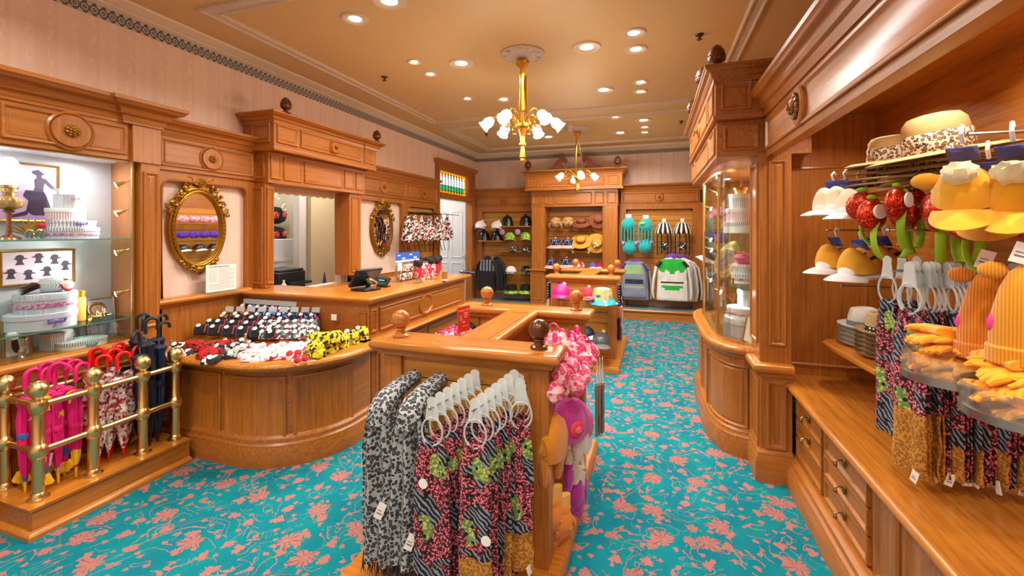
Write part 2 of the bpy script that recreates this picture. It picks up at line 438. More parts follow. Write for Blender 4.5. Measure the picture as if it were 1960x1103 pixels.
struct('floor',MB().box(-5.2,XR+.1,YF,YB+.05,-.08,0),CARPET)
struct('ceiling',MB().box(-4.2,XR+.1,YF,YB+.1,ZC,ZC+.1),CEILM)
# left wall with display recess, service opening and doorway
m=MB(); 
m.box(W-.1,W,YF,6.87,2.34,3.2); m.box(W-.1,W,6.87,8.27,2.68,3.2); m.box(W-.1,W,8.27,YB,2.34,3.2); m.box(W-.1,W,YF,.45,0,2.34); m.box(W-.1,W,.45,2.14,0,.8); m.box(W-.1,W,.45,2.14,2.12,2.34)
m.box(W-.1,W,2.18,3.2,0,2.34); m.box(W-.1,W,3.2,4.38,0,.97); m.box(W-.1,W,3.2,4.38,2.05,2.34); m.box(W-.1,W,4.38,6.80,0,2.34)
m.box(W-.1,W,8.30,YB,0,2.34)
struct('wall_left',m,WPY)
struct('wall_back',MB().box(-3.73,XR+.1,YB,YB+.1,0,ZC),WPX)
struct('wall_right',MB().box(XR,XR+.1,YF,YB,0,ZC),WPY)
struct('wall_front',MB().box(-4.2,XR+.1,YF-.1,YF,0,ZC),WPX)
# cornice: printed band + stepped crown, mitred around the room
crown=[(0,3.145),(.02,3.145),(.03,3.152),(.05,3.155),(.06,3.165),(.085,3.168),(.1,3.178),(.125,3.18),(.15,3.19),(.155,3.2),(0,3.2)]
band=[(0,3.062),(.012,3.062),(.012,3.07),(.006,3.072),(.006,3.138),(.014,3.14),(.014,3.146),(0,3.146)]
FB=frieze_mat('scroll_band_left','y'); FBX=frieze_mat('scroll_band_back','x')
struct('trim_1',MB().sweep(crown,[(W,YF),(W,YB),(XR,YB),(XR,YF),(W,YF)]),CREAM)
# right-hand side of a +y path is +x
struct('trim_2',MB().sweep(band,[(W,YF),(W,YB)]),FB)
struct('trim_3',MB().sweep(band,[(W,YB),(XR,YB)]),FBX)
struct('trim_4',MB().sweep([(0,3.135),(.015,3.135),(.05,3.12),(.09,3.13),(.16,3.165),(.2,3.175),(.21,3.2),(0,3.2)],[(W,YB-.0),(XR,YB-.0)]),CREAM)
# coffer mouldings on the ceiling
def pland(name,path,closed,mat,w=.11,h=.022):
    pr=[(0,ZC+.001),(0,ZC-h*.6),(.008,ZC-h),(.02,ZC-h),(.026,ZC-h*.5),(w-.026,ZC-h*.5),(w-.02,ZC-h),(w-.008,ZC-h),(w,ZC-h*.6),(w,ZC+.001)]
    struct(name,MB().sweep(pr,path,closed),mat)
EMB=NT('embossed_plaster'); _v=EMB.n('ShaderNodeTexVoronoi',i_Scale=55.0); EMB.l(EMB.coord(),_v.inputs[0]); EMB.bump(_v.outputs[0],.5,.006)
EMB=EMB.set(.6,0,EMB.ramp(_v.outputs[0],[(.1,'#dccab4'),(.6,'#cdb9a2')]))
pland('trim_5',[(-3.13,2.26),(-3.13,5.78),(.75,5.78),(.75,2.26)],True,EMB)
pland('trim_6',[(-3.13,6.1),(-3.13,8.0),(.75,8.0),(.75,6.1)],True,EMB)
pland('trim_7',[(-3.13,-1.4),(-3.13,2.02),(.75,2.02),(.75,-1.4)],True,EMB)
# ---- doorway with stained glass transom (far end of the left wall)
def arch(mb,F,u0,u1,v0,v1,w,prof=((0,0),(0,.02),(.02,.035),(.05,.03),(.08,.02),(.1,.03),(.12,.03),(.12,0))):
    pass
d=thing('door_frame','oak door frame with stained glass transom at far end of left wall','door frame',(W,7.6,0)); d['kind']='structure'; d.name='door_1'
m=MB(); F=wallL(W)
for a,b in ((6.76,6.87),(8.27,8.45)):
    m.box(W-.1,W+.05,a,b,0,2.8); m.box(W+.05,W+.065,a+.02,b-.03,0,2.78)
m.box(W-.1,W+.05,6.87,8.27,2.17,2.28); m.box(W-.1,W+.05,6.87,8.27,2.67,2.8)
m.box(W+.05,W+.065,6.87,8.27,2.185,2.265); m.box(W-.1,W+.05,8.09,8.27,2.28,2.67)
m.sweep([(0,2.78),(.07,2.78),(.08,2.81),(.1,2.83),(.1,2.86),(0,2.86)],[(W,6.72),(W,8.48)])
part(d,'frame',m,OZ,True,.004)
# transom leaded window; panes emit a glow in place of light behind them
g=thing('x','','',(0,0,0)); bpy.data.objects.remove(g)
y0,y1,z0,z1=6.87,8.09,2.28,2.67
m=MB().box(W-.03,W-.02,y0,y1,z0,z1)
tf=part(d,'transom_glass',m,emit('amber_glass_glow','#f0960c',.9),True)
n=9; c=emit('white_leaded_glow','#dfe6ea',1.1); gr=emit('green_leaded_glow','#2fa36f',.8); tur=emit('teal_leaded_glow','#4fb9a8',.9)
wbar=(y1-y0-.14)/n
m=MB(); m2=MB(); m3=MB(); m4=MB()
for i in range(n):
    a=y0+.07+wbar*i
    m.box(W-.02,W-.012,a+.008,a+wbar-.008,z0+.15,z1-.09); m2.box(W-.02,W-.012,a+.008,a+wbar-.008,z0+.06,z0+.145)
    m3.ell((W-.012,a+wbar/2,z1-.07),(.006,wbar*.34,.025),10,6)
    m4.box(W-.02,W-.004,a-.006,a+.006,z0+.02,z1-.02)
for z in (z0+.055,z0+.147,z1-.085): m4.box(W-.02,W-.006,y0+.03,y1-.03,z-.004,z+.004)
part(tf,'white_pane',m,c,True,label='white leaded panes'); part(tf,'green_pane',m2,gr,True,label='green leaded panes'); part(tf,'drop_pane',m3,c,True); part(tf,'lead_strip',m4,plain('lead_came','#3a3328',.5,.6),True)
# corridor beyond the door, white panelled leaf
CW=plain('white_gloss_paint','#e9ecef',.4)
m=MB(); m.box(-5.2,W-.1,YB+.0,YB+.1,0,3); m.box(-5.2,W-.1,6.4,6.5,0,3); m.box(-5.3,-5.2,6.4,YB+.1,0,3); m.box(-5.2,W-.1,6.5,YB,2.75,2.85)
struct('wall_corridor',m,CW)
dl=thing('panelled_door','white panelled door leaf with knobs seen through the far doorway','door',(-4.35,8.5,0)); dl['kind']='structure'; dl.name='door_2'
Fd=planeF((-4.66,8.60,0),(1,0,0),(0,0,1),(0,-1,0)); m=MB()
m.prism([(0,0),(.82,0),(.82,2.15),(0,2.15)],Fd,-.04,0)
pr=[(0,0),(.006,.014),(.02,.014),(.035,.002),(.05,.002)]
for a,b,c_,e in ((.1,.15,.37,.9),(.45,.15,.72,.9),(.1,1.0,.37,2.02),(.45,1.0,.72,2.02)): m.ring(Fd,a,b,c_,e,pr)
part(dl,'door_panel',m,CW,True,.003)
part(dl,'door_knob',MB().ell(Fd(.76,1.06,.05),.03).ell(Fd(.76,1.0,.03),.02),plain('white_porcelain','#f4f1ea',.2),True,label='white porcelain knob')
# baseboards visible
struct('baseboard_back',MB().sweep([(0,0),(.02,0),(.02,.09),(.012,.11),(0,.12)],[(W,YB-.0),(W+.05,YB-.0)]),CREAM)
# ---- room behind the service opening
IV=plain('ivory_paint','#efe7d6',.55); IV2=plain('pale_grey_paint','#e4e0dd',.5)
m=MB(); m.box(-6.6,-6.5,1.2,6.4,0,3.0); m.box(-6.6,W-.1,6.3,6.4,0,3.0); m.box(-6.6,W-.1,1.1,1.2,0,3.0); m.box(-6.6,W-.1,1.2,6.3,3.0,3.1); m.box(-6.6,W-.1,1.2,6.3,-.05,0)
struct('wall_stockroom',m,IV)
struct('trim_8',MB().box(-4.78,-4.68,4.80,4.98,0,2.9),IV2)   # pier
m=MB().box(-4.66,-4.6,4.93,6.3,0,2.95); struct('wall_partition',m,plain('beige_panel','#ddcda6',.6))
# ================================================================ WOODEN FIXTURES
RP=[(0,0),(.0,.010),(.010,.016),(.022,.012),(.030,.004),(.036,.0),(.06,.0),(.075,.006)]   # applied moulding round a flat panel
RP2=[(0,0),(.0,.012),(.006,.016),(.014,.012),(.02,.001),(.03,.001),(.036,.007)]
RP3=[(0,0),(.001,.012),(.010,.016),(.020,.008),(.026,.001)]
def cornice_prof(z0,z1,d0,d1,base=0):
    h=z1-z0; p=d1-d0
    L=[(base,z0),(d0+.01,z0),(d0+.012,z0+h*.10),(d0+p*.16,z0+h*.14),(d0+p*.2,z0+h*.3),(d0+p*.36,z0+h*.36)]
    for k in range(6):
        a=k/5*pi/2; L.append((d0+p*(.38+.40*(1-cos(a))),z0+h*(.38+.30*sin(a))))
    L+=[(d0+p*.84,z0+h*.72),(d0+p*.9,z0+h*.80),(d0+p,z0+h*.84),(d0+p,z1),(base,z1)]
    return L
def belt_prof(z0,z1,p,base=-.02):   # bullnose ledge
    h=z1-z0; L=[(base,z0),(.008,z0),(p*.35,z0+h*.18),(p*.4,z0+h*.34),(p*.62,z0+h*.38)]
    for k in range(7):
        a=-pi/2+k/6*pi; L.append((p*.66+p*.34*cos(a),z0+h*.68+h*.30*sin(a)))
    L+=[(p*.5,z1),(base,z1)]
    return L
def plinth_prof(z1,p,base=-.02):
    return [(base,0),(p,0),(p,z1*.60),(p*.86,z1*.66),(p*.86,z1*.72),(p*.62,z1*.78),(p*.55,z1*.9),(p*.2,z1*.96),(p*.12,z1),(base,z1)]
def rosette(root,F,u,v,R,mat=OZ,flower=GOLD,oval=1.0,name='rosette'):
    """disc with a carved flower"""
    m=MB(); n=32
    def disc(r0,h0,r1,h1):
        vs=[];fs=[]
        for r,h in ((r0,h0),(r1,h1)):
            for i in range(n): t=2*pi*i/n; vs.append(F(u+r*cos(t)*oval,v+r*sin(t),h))
        for i in range(n): fs.append((i,(i+1)%n,n+(i+1)%n,n+i))
        m.add(vs,fs)
    for a in ((R*1.22,0,R*1.22,.012),(R*1.22,.012,R*1.1,.02),(R*1.1,.02,R*1.0,.01),(R,.01,R*.97,.024),(R*.97,.024,R*.01,.024)): disc(*a)
    d=part(root,name,m,mat,True)
    m=MB()
    for ring_,k,rr in ((R*.27,8,R*.17),(R*.17,6,R*.12)):
        for i in range(k):
            t=2*pi*i/k+ring_*40; m.ell(F(u+ring_*cos(t)*oval,v+ring_*sin(t),.03 if k==8 else .042),(rr*.8,rr*.8,rr*.8),8,5)
    m.ell(F(u,v,.05),R*.12,8,6)
    part(d,'carved_flower',m,flower,True,label='gilded carved flower' if flower is GOLD else 'carved flower')
def frieze(root,F,u0,u1,z0,z1,ros=True,R=None,name='frieze_panel',mat=OY,fl=GOLD,back=-.08,medal=False):
    m=MB(); m.prism([(u0,z0),(u1,z0),(u1,z1),(u0,z1)],F,back,0)
    w=u1-u0; h=z1-z0; i=.035
    m.ring(F,u0+i,z0+i*.9,u1-i,z1-i*.9,RP2)
    if w>.3: m.ring(F,u0+i+.03,z0+i+.02,u1-i-.03,z1-i-.02,[(0,.0),(.004,.006),(.01,.006),(.014,.0035)])
    part(root,name,m,mat,True,.002)
    if ros: rosette(root,F,(u0+u1)/2,(z0+z1)/2,R or h*.34,flower=fl)
def finial(root,x,y,z,h=.14,mat=DKW,name='finial'):
    r=h*.3; pr=[(r*.9,0),(r*.95,h*.06),(r*.5,h*.12),(r*.4,h*.2),(r*.62,h*.26),(r*1.0,h*.34),(r*1.06,h*.46),(r*1.02,h*.5),(r*1.12,h*.54),(r*1.02,h*.62),(r*.85,h*.78),(r*.5,h*.92),(r*.02,h)]
    m=MB().lathe(pr,(x,y,z),24,star=lambda t,j:1+.06*cos(10*t)*(1 if .3<j<.62 else 0))
    part(root,name,m,mat,True,label='dark carved acorn finial')
# ---------------------------------------------------------------- left: display case
r=thing('display_case','illuminated oak wall display case with glass shelves, leftmost fixture','display case',(-3.6,1.3,0))
F=wallL(-3.5)
m=MB(); m.box(-3.63,-3.5,.3,2.26,0,.80); m.ring(F,.5,.12,1.25,.7,RP); m.ring(F,1.32,.12,2.1,.7,RP)
part(r,'base_panel',m,OY,True,.003)
part(r,'sill',MB().sweep(belt_prof(.76,.83,.05,-.5),[(-3.5,.3),(-3.5,2.12)]),CTY,True)
frieze(r,wallL(-3.48),1.38,2.06,2.09,2.35,R=.1); frieze(r,wallL(-3.48),.35,1.36,2.09,2.35,R=.1)
part(r,'cornice',MB().sweep(cornice_prof(2.34,2.5,0,.12,-.15),[(-3.48,.3),(-3.48,1.42),(-3.46,1.42),(-3.46,1.36),(-3.46,1.42),(-3.48,1.42),(-3.48,2.0),(-3.45,2.0),(-3.45,2.25),(-3.63,2.25)] if False else [(-3.48,.3),(-3.48,2.0),(-3.455,2.0),(-3.455,2.235),(-3.63,2.235)]),OY,True)
m=MB(); m.box(-3.63,-3.47,2.11,2.235,0,2.34); m.ring(wallL(-3.47),2.125,.9,2.22,2.02,RP2); m.box(-3.63,-3.455,2.05,2.235,2.08,2.34)
part(r,'pilaster',m,OZ,True,.003)
LIN=plain('pale_blue_lining','#c9ced6',.7)
m=MB(); m.box(-3.92,-3.9,.4,2.2,.8,2.12); m.box(-3.9,-3.5,.4,2.15,.80,.815); m.box(-3.9,-3.5,.4,2.15,2.1,2.12)
part(r,'back_panel',m,LIN,True,label='pale blue grey lining')
m=MB(); part(r,'side_panel',MB().box(-3.9,-3.52,.4,.42,.81,2.1),OZ,True); m.add([(-3.52,2.08,.81),(-3.9,2.17,.81),(-3.9,2.19,.81),(-3.52,2.11,.81),(-3.52,2.08,2.1),(-3.9,2.17,2.1),(-3.9,2.19,2.1),(-3.52,2.11,2.1)],[(0,1,2,3),(7,6,5,4),(0,4,5,1),(1,5,6,2),(2,6,7,3),(3,7,4,0)])
part(r,'side_panel',m,OZ,True)
def gshelf(z,ya=.42,yb=2.12): part(r,'glass_shelf',MB().add([(-3.89,ya,z),(-3.54,ya,z),(-3.54,yb-.04,z),(-3.89,yb+.02,z),(-3.89,ya,z+.008),(-3.54,ya,z+.008),(-3.54,yb-.04,z+.008),(-3.89,yb+.02,z+.008)],[(0,3,2,1),(4,5,6,7),(0,1,5,4),(1,2,6,5),(2,3,7,6),(3,0,4,7)],),SHELFG,True)
gshelf(.975); gshelf(1.535)
part(r,'shelf_edge',MB().box(-3.542,-3.538,.42,2.08,1.535,1.543).box(-3.542,-3.538,.42,2.08,.975,.983),plain('green_glass_edge','#5f9c8a',.1),True,label='green glass shelf edge')
m=MB(); m.tube([(-3.515,2.085,.82),(-3.515,2.085,2.09)],.011,8); m.tube([(-3.515,.45,2.085),(-3.515,2.085,2.085)],.009,8); m.box(-3.525,-3.505,.45,2.09,.82,.835)
part(r,'brass_trim',m,BRASS,True)
part(r,'glass_pane',MB().box(-3.516,-3.512,.45,2.08,.83,2.08),GLASS,True)
SPOTS=[]
def spotlamp(root,p,d,k=1.0):
    p=Vector(p); d=Vector(d).normalized(); M=d.to_track_quat('Z','Y').to_matrix()
    h=part(root,'spot_lamp',MB().lathe([(.006,-.03),(.012,-.02),(.014,0),(.024,.028)],p,12,M=M).tube([p-d*.03,p-d*.045,p-d*.06+Vector((0,0,.01))],.005,6),BRASS,True,label='small brass spot lamp')
    part(h,'bulb',MB().lathe([(.0,.024),(.02,.026),(.021,.029),(.0,.034)],p,12,M=M,cap=False),emit('halogen_bulb','#fff4e2',30),True)
    SPOTS.append((p+d*.04,d,k))
for z in (1.93,1.73,1.45,1.16): spotlamp(r,(-3.58,2.05,z),(-.45,-.8,-.45 if z>1.5 else -.3))
CASE=r
# ---------------------------------------------------------------- mirror bays
def bay(label,y0,y1,ros=True,paper=True,split=None,rail=True):
    r=thing('wall_panelling',label,'wall panelling',(-3.6,(y0+y1)/2,0))
    sp=split or [(y0,y1)]
    for a,b in sp: frieze(r,wallL(-3.53),a,b,2.06,2.33,R=.085)
    part(r,'cornice',MB().sweep(cornice_prof(2.32,2.45,0,.1,-.1),[(-3.53,y0),(-3.53,y1)]),OY,True)
    return r
r=bay('oak panelling with pink wallpaper panel behind the large gilt oval mirror',2.235,3.1)
def frame_opening(root,y0,y1,a0,a1,z0,z1,rad=.07,x=-3.55,top=2.07):
    """wood sheet with a rounded opening a0..a1,z0..z1"""
    m=MB(); pts=[(a0,z0),(a1,z0)]
    for k in range(7): t=k/6*pi/2; pts.append((a1-rad+rad*cos(t),z1-rad+rad*sin(t)))
    for k in range(7): t=pi/2+k/6*pi/2; pts.append((a0+rad+rad*cos(t),z1-rad+rad*sin(t)))
    n=len(pts); cx,cz=(a0+a1)/2,(z0+z1)/2
    def outer(p):
        dx,dz=p[0]-cx,p[1]-cz; k=min(((y1-cx) if dx>0 else (y0-cx))/dx if abs(dx)>1e-6 else 9e9, ((top-cz) if dz>0 else (z0-.0-cz))/dz if abs(dz)>1e-6 else 9e9)
        return (cx+dx*k,cz+dz*k)
    # grid by columns: left stile, right stile, header following rounded top
    m.box(-3.63,x,y0,a0,z0-.3,top); m.box(-3.63,x,a1,y1,z0-.3,top); m.box(-3.63,x,a0,a1,z1,top)
    for s_,cy in ((1,a1-rad),(-1,a0+rad)):
        c=(a1,z1) if s_>0 else (a0,z1); P_=[c]+[(cy+s_*rad*cos(k/6*pi/2),z1-rad+rad*sin(k/6*pi/2)) for k in range(7)]
        m.prism(P_,wallL(0),-3.63,x)
    part(root,'panel_frame',m,OZ,True)
    # bead round the opening
    part(root,'bead',MB().tube([(x,p[0],p[1]) for p in pts],.009,6,closed=True),OZ,True)
frame_opening(r,2.235,3.1,2.30,3.03,1.07,1.99)
part(r,'wallpaper_panel',MB().box(-3.63,-3.605,2.24,3.09,1.0,2.02),WPANEL,True,label='pink striped wallpaper')
part(r,'chair_rail',MB().sweep(belt_prof(1.0,1.08,.07,-.03),[(-3.56,2.235),(-3.56,3.03)]),CTY,True)
part(r,'lower_panel',MB().box(-3.63,-3.55,2.235,3.1,0,1.0),OZ,True)
r=bay('oak panelling with pale wallpaper panel behind the small oval mirror',4.5,5.7)
frame_opening(r,4.5,5.7,4.62,5.61,1.0,2.0)
part(r,'wallpaper_panel',MB().box(-3.63,-3.605,4.5,5.69,0.7,2.02),WPANEL,True,label='pale striped wallpaper')
part(r,'lower_panel',MB().box(-3.63,-3.55,4.5,5.7,0,1.0),OZ,True)
r=bay('oak panelling with slatted board holding the patterned backpacks',5.7,6.66)
frame_opening(r,5.7,6.66,5.76,6.6,.4,1.97)
def slats(root,F,u0,u1,z0,z1,pitch=.1,mat=SL,gap=.006,th=.018,round_top=0,name='slat_board'):
    m=MB(); z=z1
    while z>z0+.02:
        b=max(z0,z-pitch+gap)
        if z==z1 and round_top:
            R=round_top; pts=[(u0,b),(u1,b)]+[(u1-R+R*cos(k/4*pi/2),z-R+R*sin(k/4*pi/2)) for k in range(5)]+[(u0+R+R*cos(pi/2+k/4*pi/2),z-R+R*sin(pi/2+k/4*pi/2)) for k in range(5)]
            m.prism(pts,F,-th,0)
        else: m.prism([(u0,b),(u1,b),(u1,z),(u0,z)],F,-th,0)
        z-=pitch
    m2=MB().prism([(u0,z0),(u1,z0),(u1,z1-.03),(u0,z1-.03)],F,-th-.01,-th+.004)
    o=part(root,name,m,mat,True,.0015); part(o,'groove_backing',m2,plain('dark_groove','#3a2412',.8),True,label='dark slot between the slats')
slats(r,wallL(-3.585),5.76,6.6,.4,1.95,mat=SLY,round_top=.07)
# ---------------------------------------------------------------- portal over the service opening
r=thing('window_surround','projecting oak surround with acorn finials over the service opening','surround',(-3.5,3.75,0))
m=MB(); m.box(-3.63,-3.42,3.1,3.2,1.065,2.05); m.ring(wallL(-3.42),3.115,1.1,3.19,2.0,RP2,mi=0); m.ring(planeF((0,3.1,0),(1,0,0),(0,0,1),(0,-1,0)),-3.61,1.1,-3.44,2.0,RP2)
part(r,'pilaster',m,OZ,True,.002)
m=MB(); m.box(-3.63,-3.42,4.27,4.48,1.065,2.05); m.ring(wallL(-3.42),4.3,1.1,4.45,2.0,RP2)
part(r,'pilaster',m,OZ,True,.002)
m=MB(); m.box(-3.63,-3.38,3.1,4.5,2.04,2.35); F=wallL(-3.38)
for a,b in ((3.12,3.24),(3.27,3.5),(3.53,4.1),(4.13,4.3),(4.33,4.47)): m.ring(F,a,2.08,b,2.30,RP3)
m.ring(planeF((0,3.1,0),(1,0,0),(0,0,1),(0,-1,0)),-3.6,2.08,-3.42,2.3,RP3)
part(r,'lower_frieze',m,OY,True,.003)
m=MB(); m.box(-3.63,-3.26,3.05,4.56,2.36,2.6); F=wallL(-3.26)
for a,b in ((3.08,3.32),(3.36,4.28),(4.33,4.52)): m.ring(F,a,2.40,b,2.57,RP2)
m.ring(planeF((0,3.05,0),(1,0,0),(0,0,1),(0,-1,0)),-3.52,2.40,-3.30,2.57,RP2)
m.sweep([(-.05,2.33),(.0,2.33),(.005,2.35),(.0,2.37),(-.05,2.37)],[(-3.63,3.05),(-3.26,3.05),(-3.26,4.56),(-3.63,4.56)])
part(r,'upper_frieze',m,OY,True,.003)
rosette(r,wallL(-3.255),3.82,2.485,.06)
part(r,'cornice',MB().sweep(cornice_prof(2.57,2.67,0,.08,-.1),[(-3.63,3.05),(-3.26,3.05),(-3.26,4.33),(-3.25,4.33),(-3.25,4.56),(-3.63,4.56)]).box(-3.63,-3.3,3.08,4.5,2.6,2.665),OY,True)
finial(r,-3.205,3.13,2.67,.15); finial(r,-3.205,4.50,2.67,.15)
# scalloped awning edge inside the opening
m=MB(); sc=[(3.2,2.04)]+[(4.25,2.04)]+[(4.25-1.05*k/40,1.985-.018*abs(sin(k/40*pi*10))) for k in range(41)]
m.prism(sc,wallL(-3.62),-.01,0); solo('scalloped_valance',m,plain('ivory_cloth','#ded6c8',.7),'ivory scalloped valance hanging at top of service opening','valance')
# ---------------------------------------------------------------- sales counter with curved bargain bin
r=thing('sales_counter','L-shaped oak sales counter with oval medallion and bullnose top','counter',(-2.3,3.8,0))
path=[(-3.54,2.98),(-2.2,2.98),(-2.2,4.86)]
P0=[(-3.54,2.98),(-2.2,2.98),(-2.2,4.86),(-3.0,4.86)]
m=MB()
m.box(-3.54,-2.2,2.98,3.06,0,1.0); m.box(-2.28,-2.2,3.06,4.86,0,1.0); m.box(-2.9,-2.28,4.78,4.86,0,1.0)
F=planeF((-2.2,0,0),(0,1,0),(0,0,1),(1,0,0))
m.ring(F,3.0,.76,3.08,.95,RP2); m.ring(F,3.12,.755,4.72,.955,RP2)
m.ring(F,3.0,.16,3.08,.62,RP2); m.ring(F,3.12,.15,3.9,.63,RP); m.ring(F,3.95,.15,4.72,.63,RP)
F2=wallB(2.98); m.ring(F2,-2.3,.76,-2.22,.94,RP2)
part(r,'front_panel',m,OY,True,.002)
m=MB(); n=36
for r0,h0,r1,h1 in ((.11,0,.11,.018),(.11,.018,.095,.022),(.095,.022,.08,.006),(.08,.006,.002,.006)):
    vs=[]; fs=[]
    for rr,h in ((r0,h0),(r1,h1)):
        for i in range(n): t=2*pi*i/n; vs.append(F(3.9+rr*1.25*cos(t),.857+rr*.95*sin(t),h))
    for i in range(n): fs.append((i,(i+1)%n,n+(i+1)%n,n+i))
    m.add(vs,fs)
part(r,'oval_medallion',m,OY,True)
m=MB().sweep(belt_prof(1.0,1.06,.06,-.1),P0); m.box(-3.54,-2.2,2.98,3.35,1.045,1.0595); m.box(-2.9,-2.2,3.35,4.86,1.045,1.0595)
part(r,'counter_top',m,CTY,True)
part(r,'staff_worktop',MB().box(-3.54,-2.28,3.06,4.78,.955,.975),CTY,True)
part(r,'belt_ledge',MB().sweep(belt_prof(.66,.72,.1,-.05),[(-2.2,2.86),(-2.2,4.87),(-3,4.87)]),CTY,True)
part(r,'plinth',MB().sweep(plinth_prof(.16,.07,-.05),[(-2.2,2.92),(-2.2,4.87),(-3,4.87)]),OY,True)
# curved bin
def arc(cx,cy,R,a0,a1,n): return [(cx+R*cos(radians(a0+(a1-a0)*k/n)),cy+R*sin(radians(a0+(a1-a0)*k/n))) for k in range(n+1)]
binp=[(-3.54,2.255),(-3.05,2.255),(-2.70,2.255)]+arc(-2.70,2.78,.525,-84,-6,13)+[(-2.175,2.78),(-2.175,2.97)]
r=thing('curved_display_bin','curved oak bin with panelled front in front of the sales counter','display bin',(-2.8,2.6,0))
part(r,'bowed_front',MB().sweep([(-.03,.05),(0,.05),(0,.64),(-.03,.64)],binp),OY,True)
def pathF(path):
    L=[0]
    for a,b in zip(path,path[1:]): L.append(L[-1]+hypot(b[0]-a[0],b[1]-a[1]))
    def F(s_,z,n):
        s_=min(max(s_,0),L[-1]-1e-6); i=max(j for j in range(len(path)-1) if L[j]<=s_)
        a,b=path[i],path[i+1]; t=(s_-L[i])/(L[i+1]-L[i]); dx,dy=b[0]-a[0],b[1]-a[1]; l=hypot(dx,dy)
        # smooth normal
        def nv(j):
            j=min(max(j,0),len(path)-2); dx,dy=path[j+1][0]-path[j][0],path[j+1][1]-path[j][1]; q=hypot(dx,dy); return Vector((dy/q,-dx/q))
        na=(nv(i-1)+nv(i)).normalized(); nb=(nv(i)+nv(i+1)).normalized(); nn=na.lerp(nb,t).normalized()
        return Vector((a[0]+dx*t+nn.x*n,a[1]+dy*t+nn.y*n,z))
    return F,L[-1]
FB_,LB=pathF(binp); 
for a,b in ((.28,.66),(.70,1.16),(1.20,LB-.22)):
    part(r,'bowed_panel',MB().ring(FB_,a,.16,b,.60,[(0,0),(.0,.012),(.01,.018),(.022,.014),(.03,.004),(.034,.002)],nu=12),OZ,True)
part(r,'rim',MB().sweep(belt_prof(.62,.72,.115,-.06),binp),CTY,True)
part(r,'plinth',MB().sweep(plinth_prof(.2,.055,-.03),binp),OY,True)
bed=[(p[0],p[1]) for p in binp]+[(-3.54,2.97)]
m=MB(); n=len(bed); zb=lambda p:.69+max(0,(p[1]-2.3))*.10
cx,cy=-2.85,2.7
vs=[(p[0],p[1],.69) for p in bed[:-1]]+[(-3.54,2.97,.80)]; vs[n-2]=(-2.175,2.97,.70); vs.append((cx,cy,.76)); m.add(vs,[(i,(i+1)%n,n) for i in range(n)])
part(r,'bed',m,OY,True)
part(r,'glass_lip',MB().sweep([(-.004,.72),(0,.72),(0,.765),(-.004,.765)],[(p[0]-(.02 if p[0]>-2.5 else 0),p[1]+.02) for p in binp[1:-1]]),ACRYL,True)
part(r,'brass_strip',MB().sweep([(-.006,.718),(.004,.718),(.004,.726),(-.006,.726)],[(p[0]-(.02 if p[0]>-2.5 else 0),p[1]+.02) for p in binp[1:-1]]),BRASS,True)
for p in ((-3.1,2.3,.70),(-2.95,2.5,.74),(-2.6,2.75,.755),(-2.3,2.7,.70),(-3.45,2.3,.70)):
    solo('brass_divider_post',MB().lathe([(.011,0),(.011,.01),(.007,.02),(.007,.04),(.012,.05),(.009,.058),(.012,.068),(0,.08)],p,12),BRASS,'small brass post among the knitwear, %s'%{-3.1:'near front left rim of bin',-2.95:'in middle of bin',-2.6:'between back rows',-2.3:'at right end by black and yellow packs',-3.45:'at far left corner of bin'}[p[0]],'post')
# ---------------------------------------------------------------- back wall fixtures
YL=8.42
r=thing('wall_unit','oak wall unit left of centre on back wall with shelved hats','wall unit',(-2.95,8.5,0))
frieze(r,wallB(YL),-3.56,-2.3,2.09,2.33,R=.07,mat=OX)
part(r,'cornice',MB().sweep(cornice_prof(2.32,2.46,0,.1,-.15),[(-3.6,YL),(-2.28,YL)]),OX,True)
m=MB(); m.box(-3.6,-3.42,YL,8.55,.18,2.1); m.box(-3.42,-2.28,YL,8.55,1.98,2.1); part(r,'panel_frame',m,OZ,True,.002)
slats(r,wallB(8.5),-3.44,-2.25,.3,1.97,round_top=.06)
for (a,b,z,d) in ((-3.42,-2.9,1.37,.28),(-2.95,-2.3,1.665,.28),(-2.98,-2.3,1.165,.28)):
    part(r,'wooden_shelf',MB().box(a,b,8.5-d,8.5,z,z+.022),CTX,True,.004)
r=thing('wall_unit','oak wall unit right of centre on back wall with hooded hats and tops','wall unit',(.1,8.5,0))
frieze(r,wallB(YL),-.6,.78,2.09,2.33,R=.07,mat=OX)
part(r,'cornice',MB().sweep(cornice_prof(2.32,2.46,0,.1,-.15),[(-.62,YL),(.86,YL)]),OX,True)
m=MB(); m.box(-.62,-.5,YL,8.55,.18,2.1); m.box(.66,.86,YL,8.55,.18,2.1); m.box(-.5,.66,YL,8.55,1.99,2.1); part(r,'panel_frame',m,OZ,True,.002)
slats(r,wallB(8.5),-.5,.66,.3,1.98,round_top=.06)
# centre unit
r=thing('wall_cabinet','tall oak centre cabinet on back wall with scrolled pediment','cabinet',(-1.45,8.3,0))
YC=8.16
for a,b in ((-2.27,-2.03),(-.88,-.64)):
    m=MB(); m.box(a,b,YC,8.55,.82,2.06); m.ring(wallB(YC),a+.03,.9,b-.03,2.02,[(0,0),(.006,-.006),(.012,-.006)])
    m.box(a-.02,b+.02,YC-.03,8.55,.188,.8); m.ring(wallB(YC-.03),a+.03,.26,b-.03,.72,RP2)
    m.sweep(belt_prof(.79,.85,.05),[(a-.02,8.3),(a-.02,YC-.02),(b+.02,YC-.02),(b+.02,8.3)])
    part(r,'pilaster',m,OZ,True,.003)
m=MB(); m.box(-2.28,-.63,YC,8.55,2.05,2.37); F=wallB(YC)
for a,b in ((-2.25,-2.07),(-2.0,-1.82),(-1.78,-1.1),(-1.06,-.88),(-.83,-.66)): m.ring(F,a,2.1,b,2.32,RP3)
part(r,'lower_frieze',m,OX,True,.003)
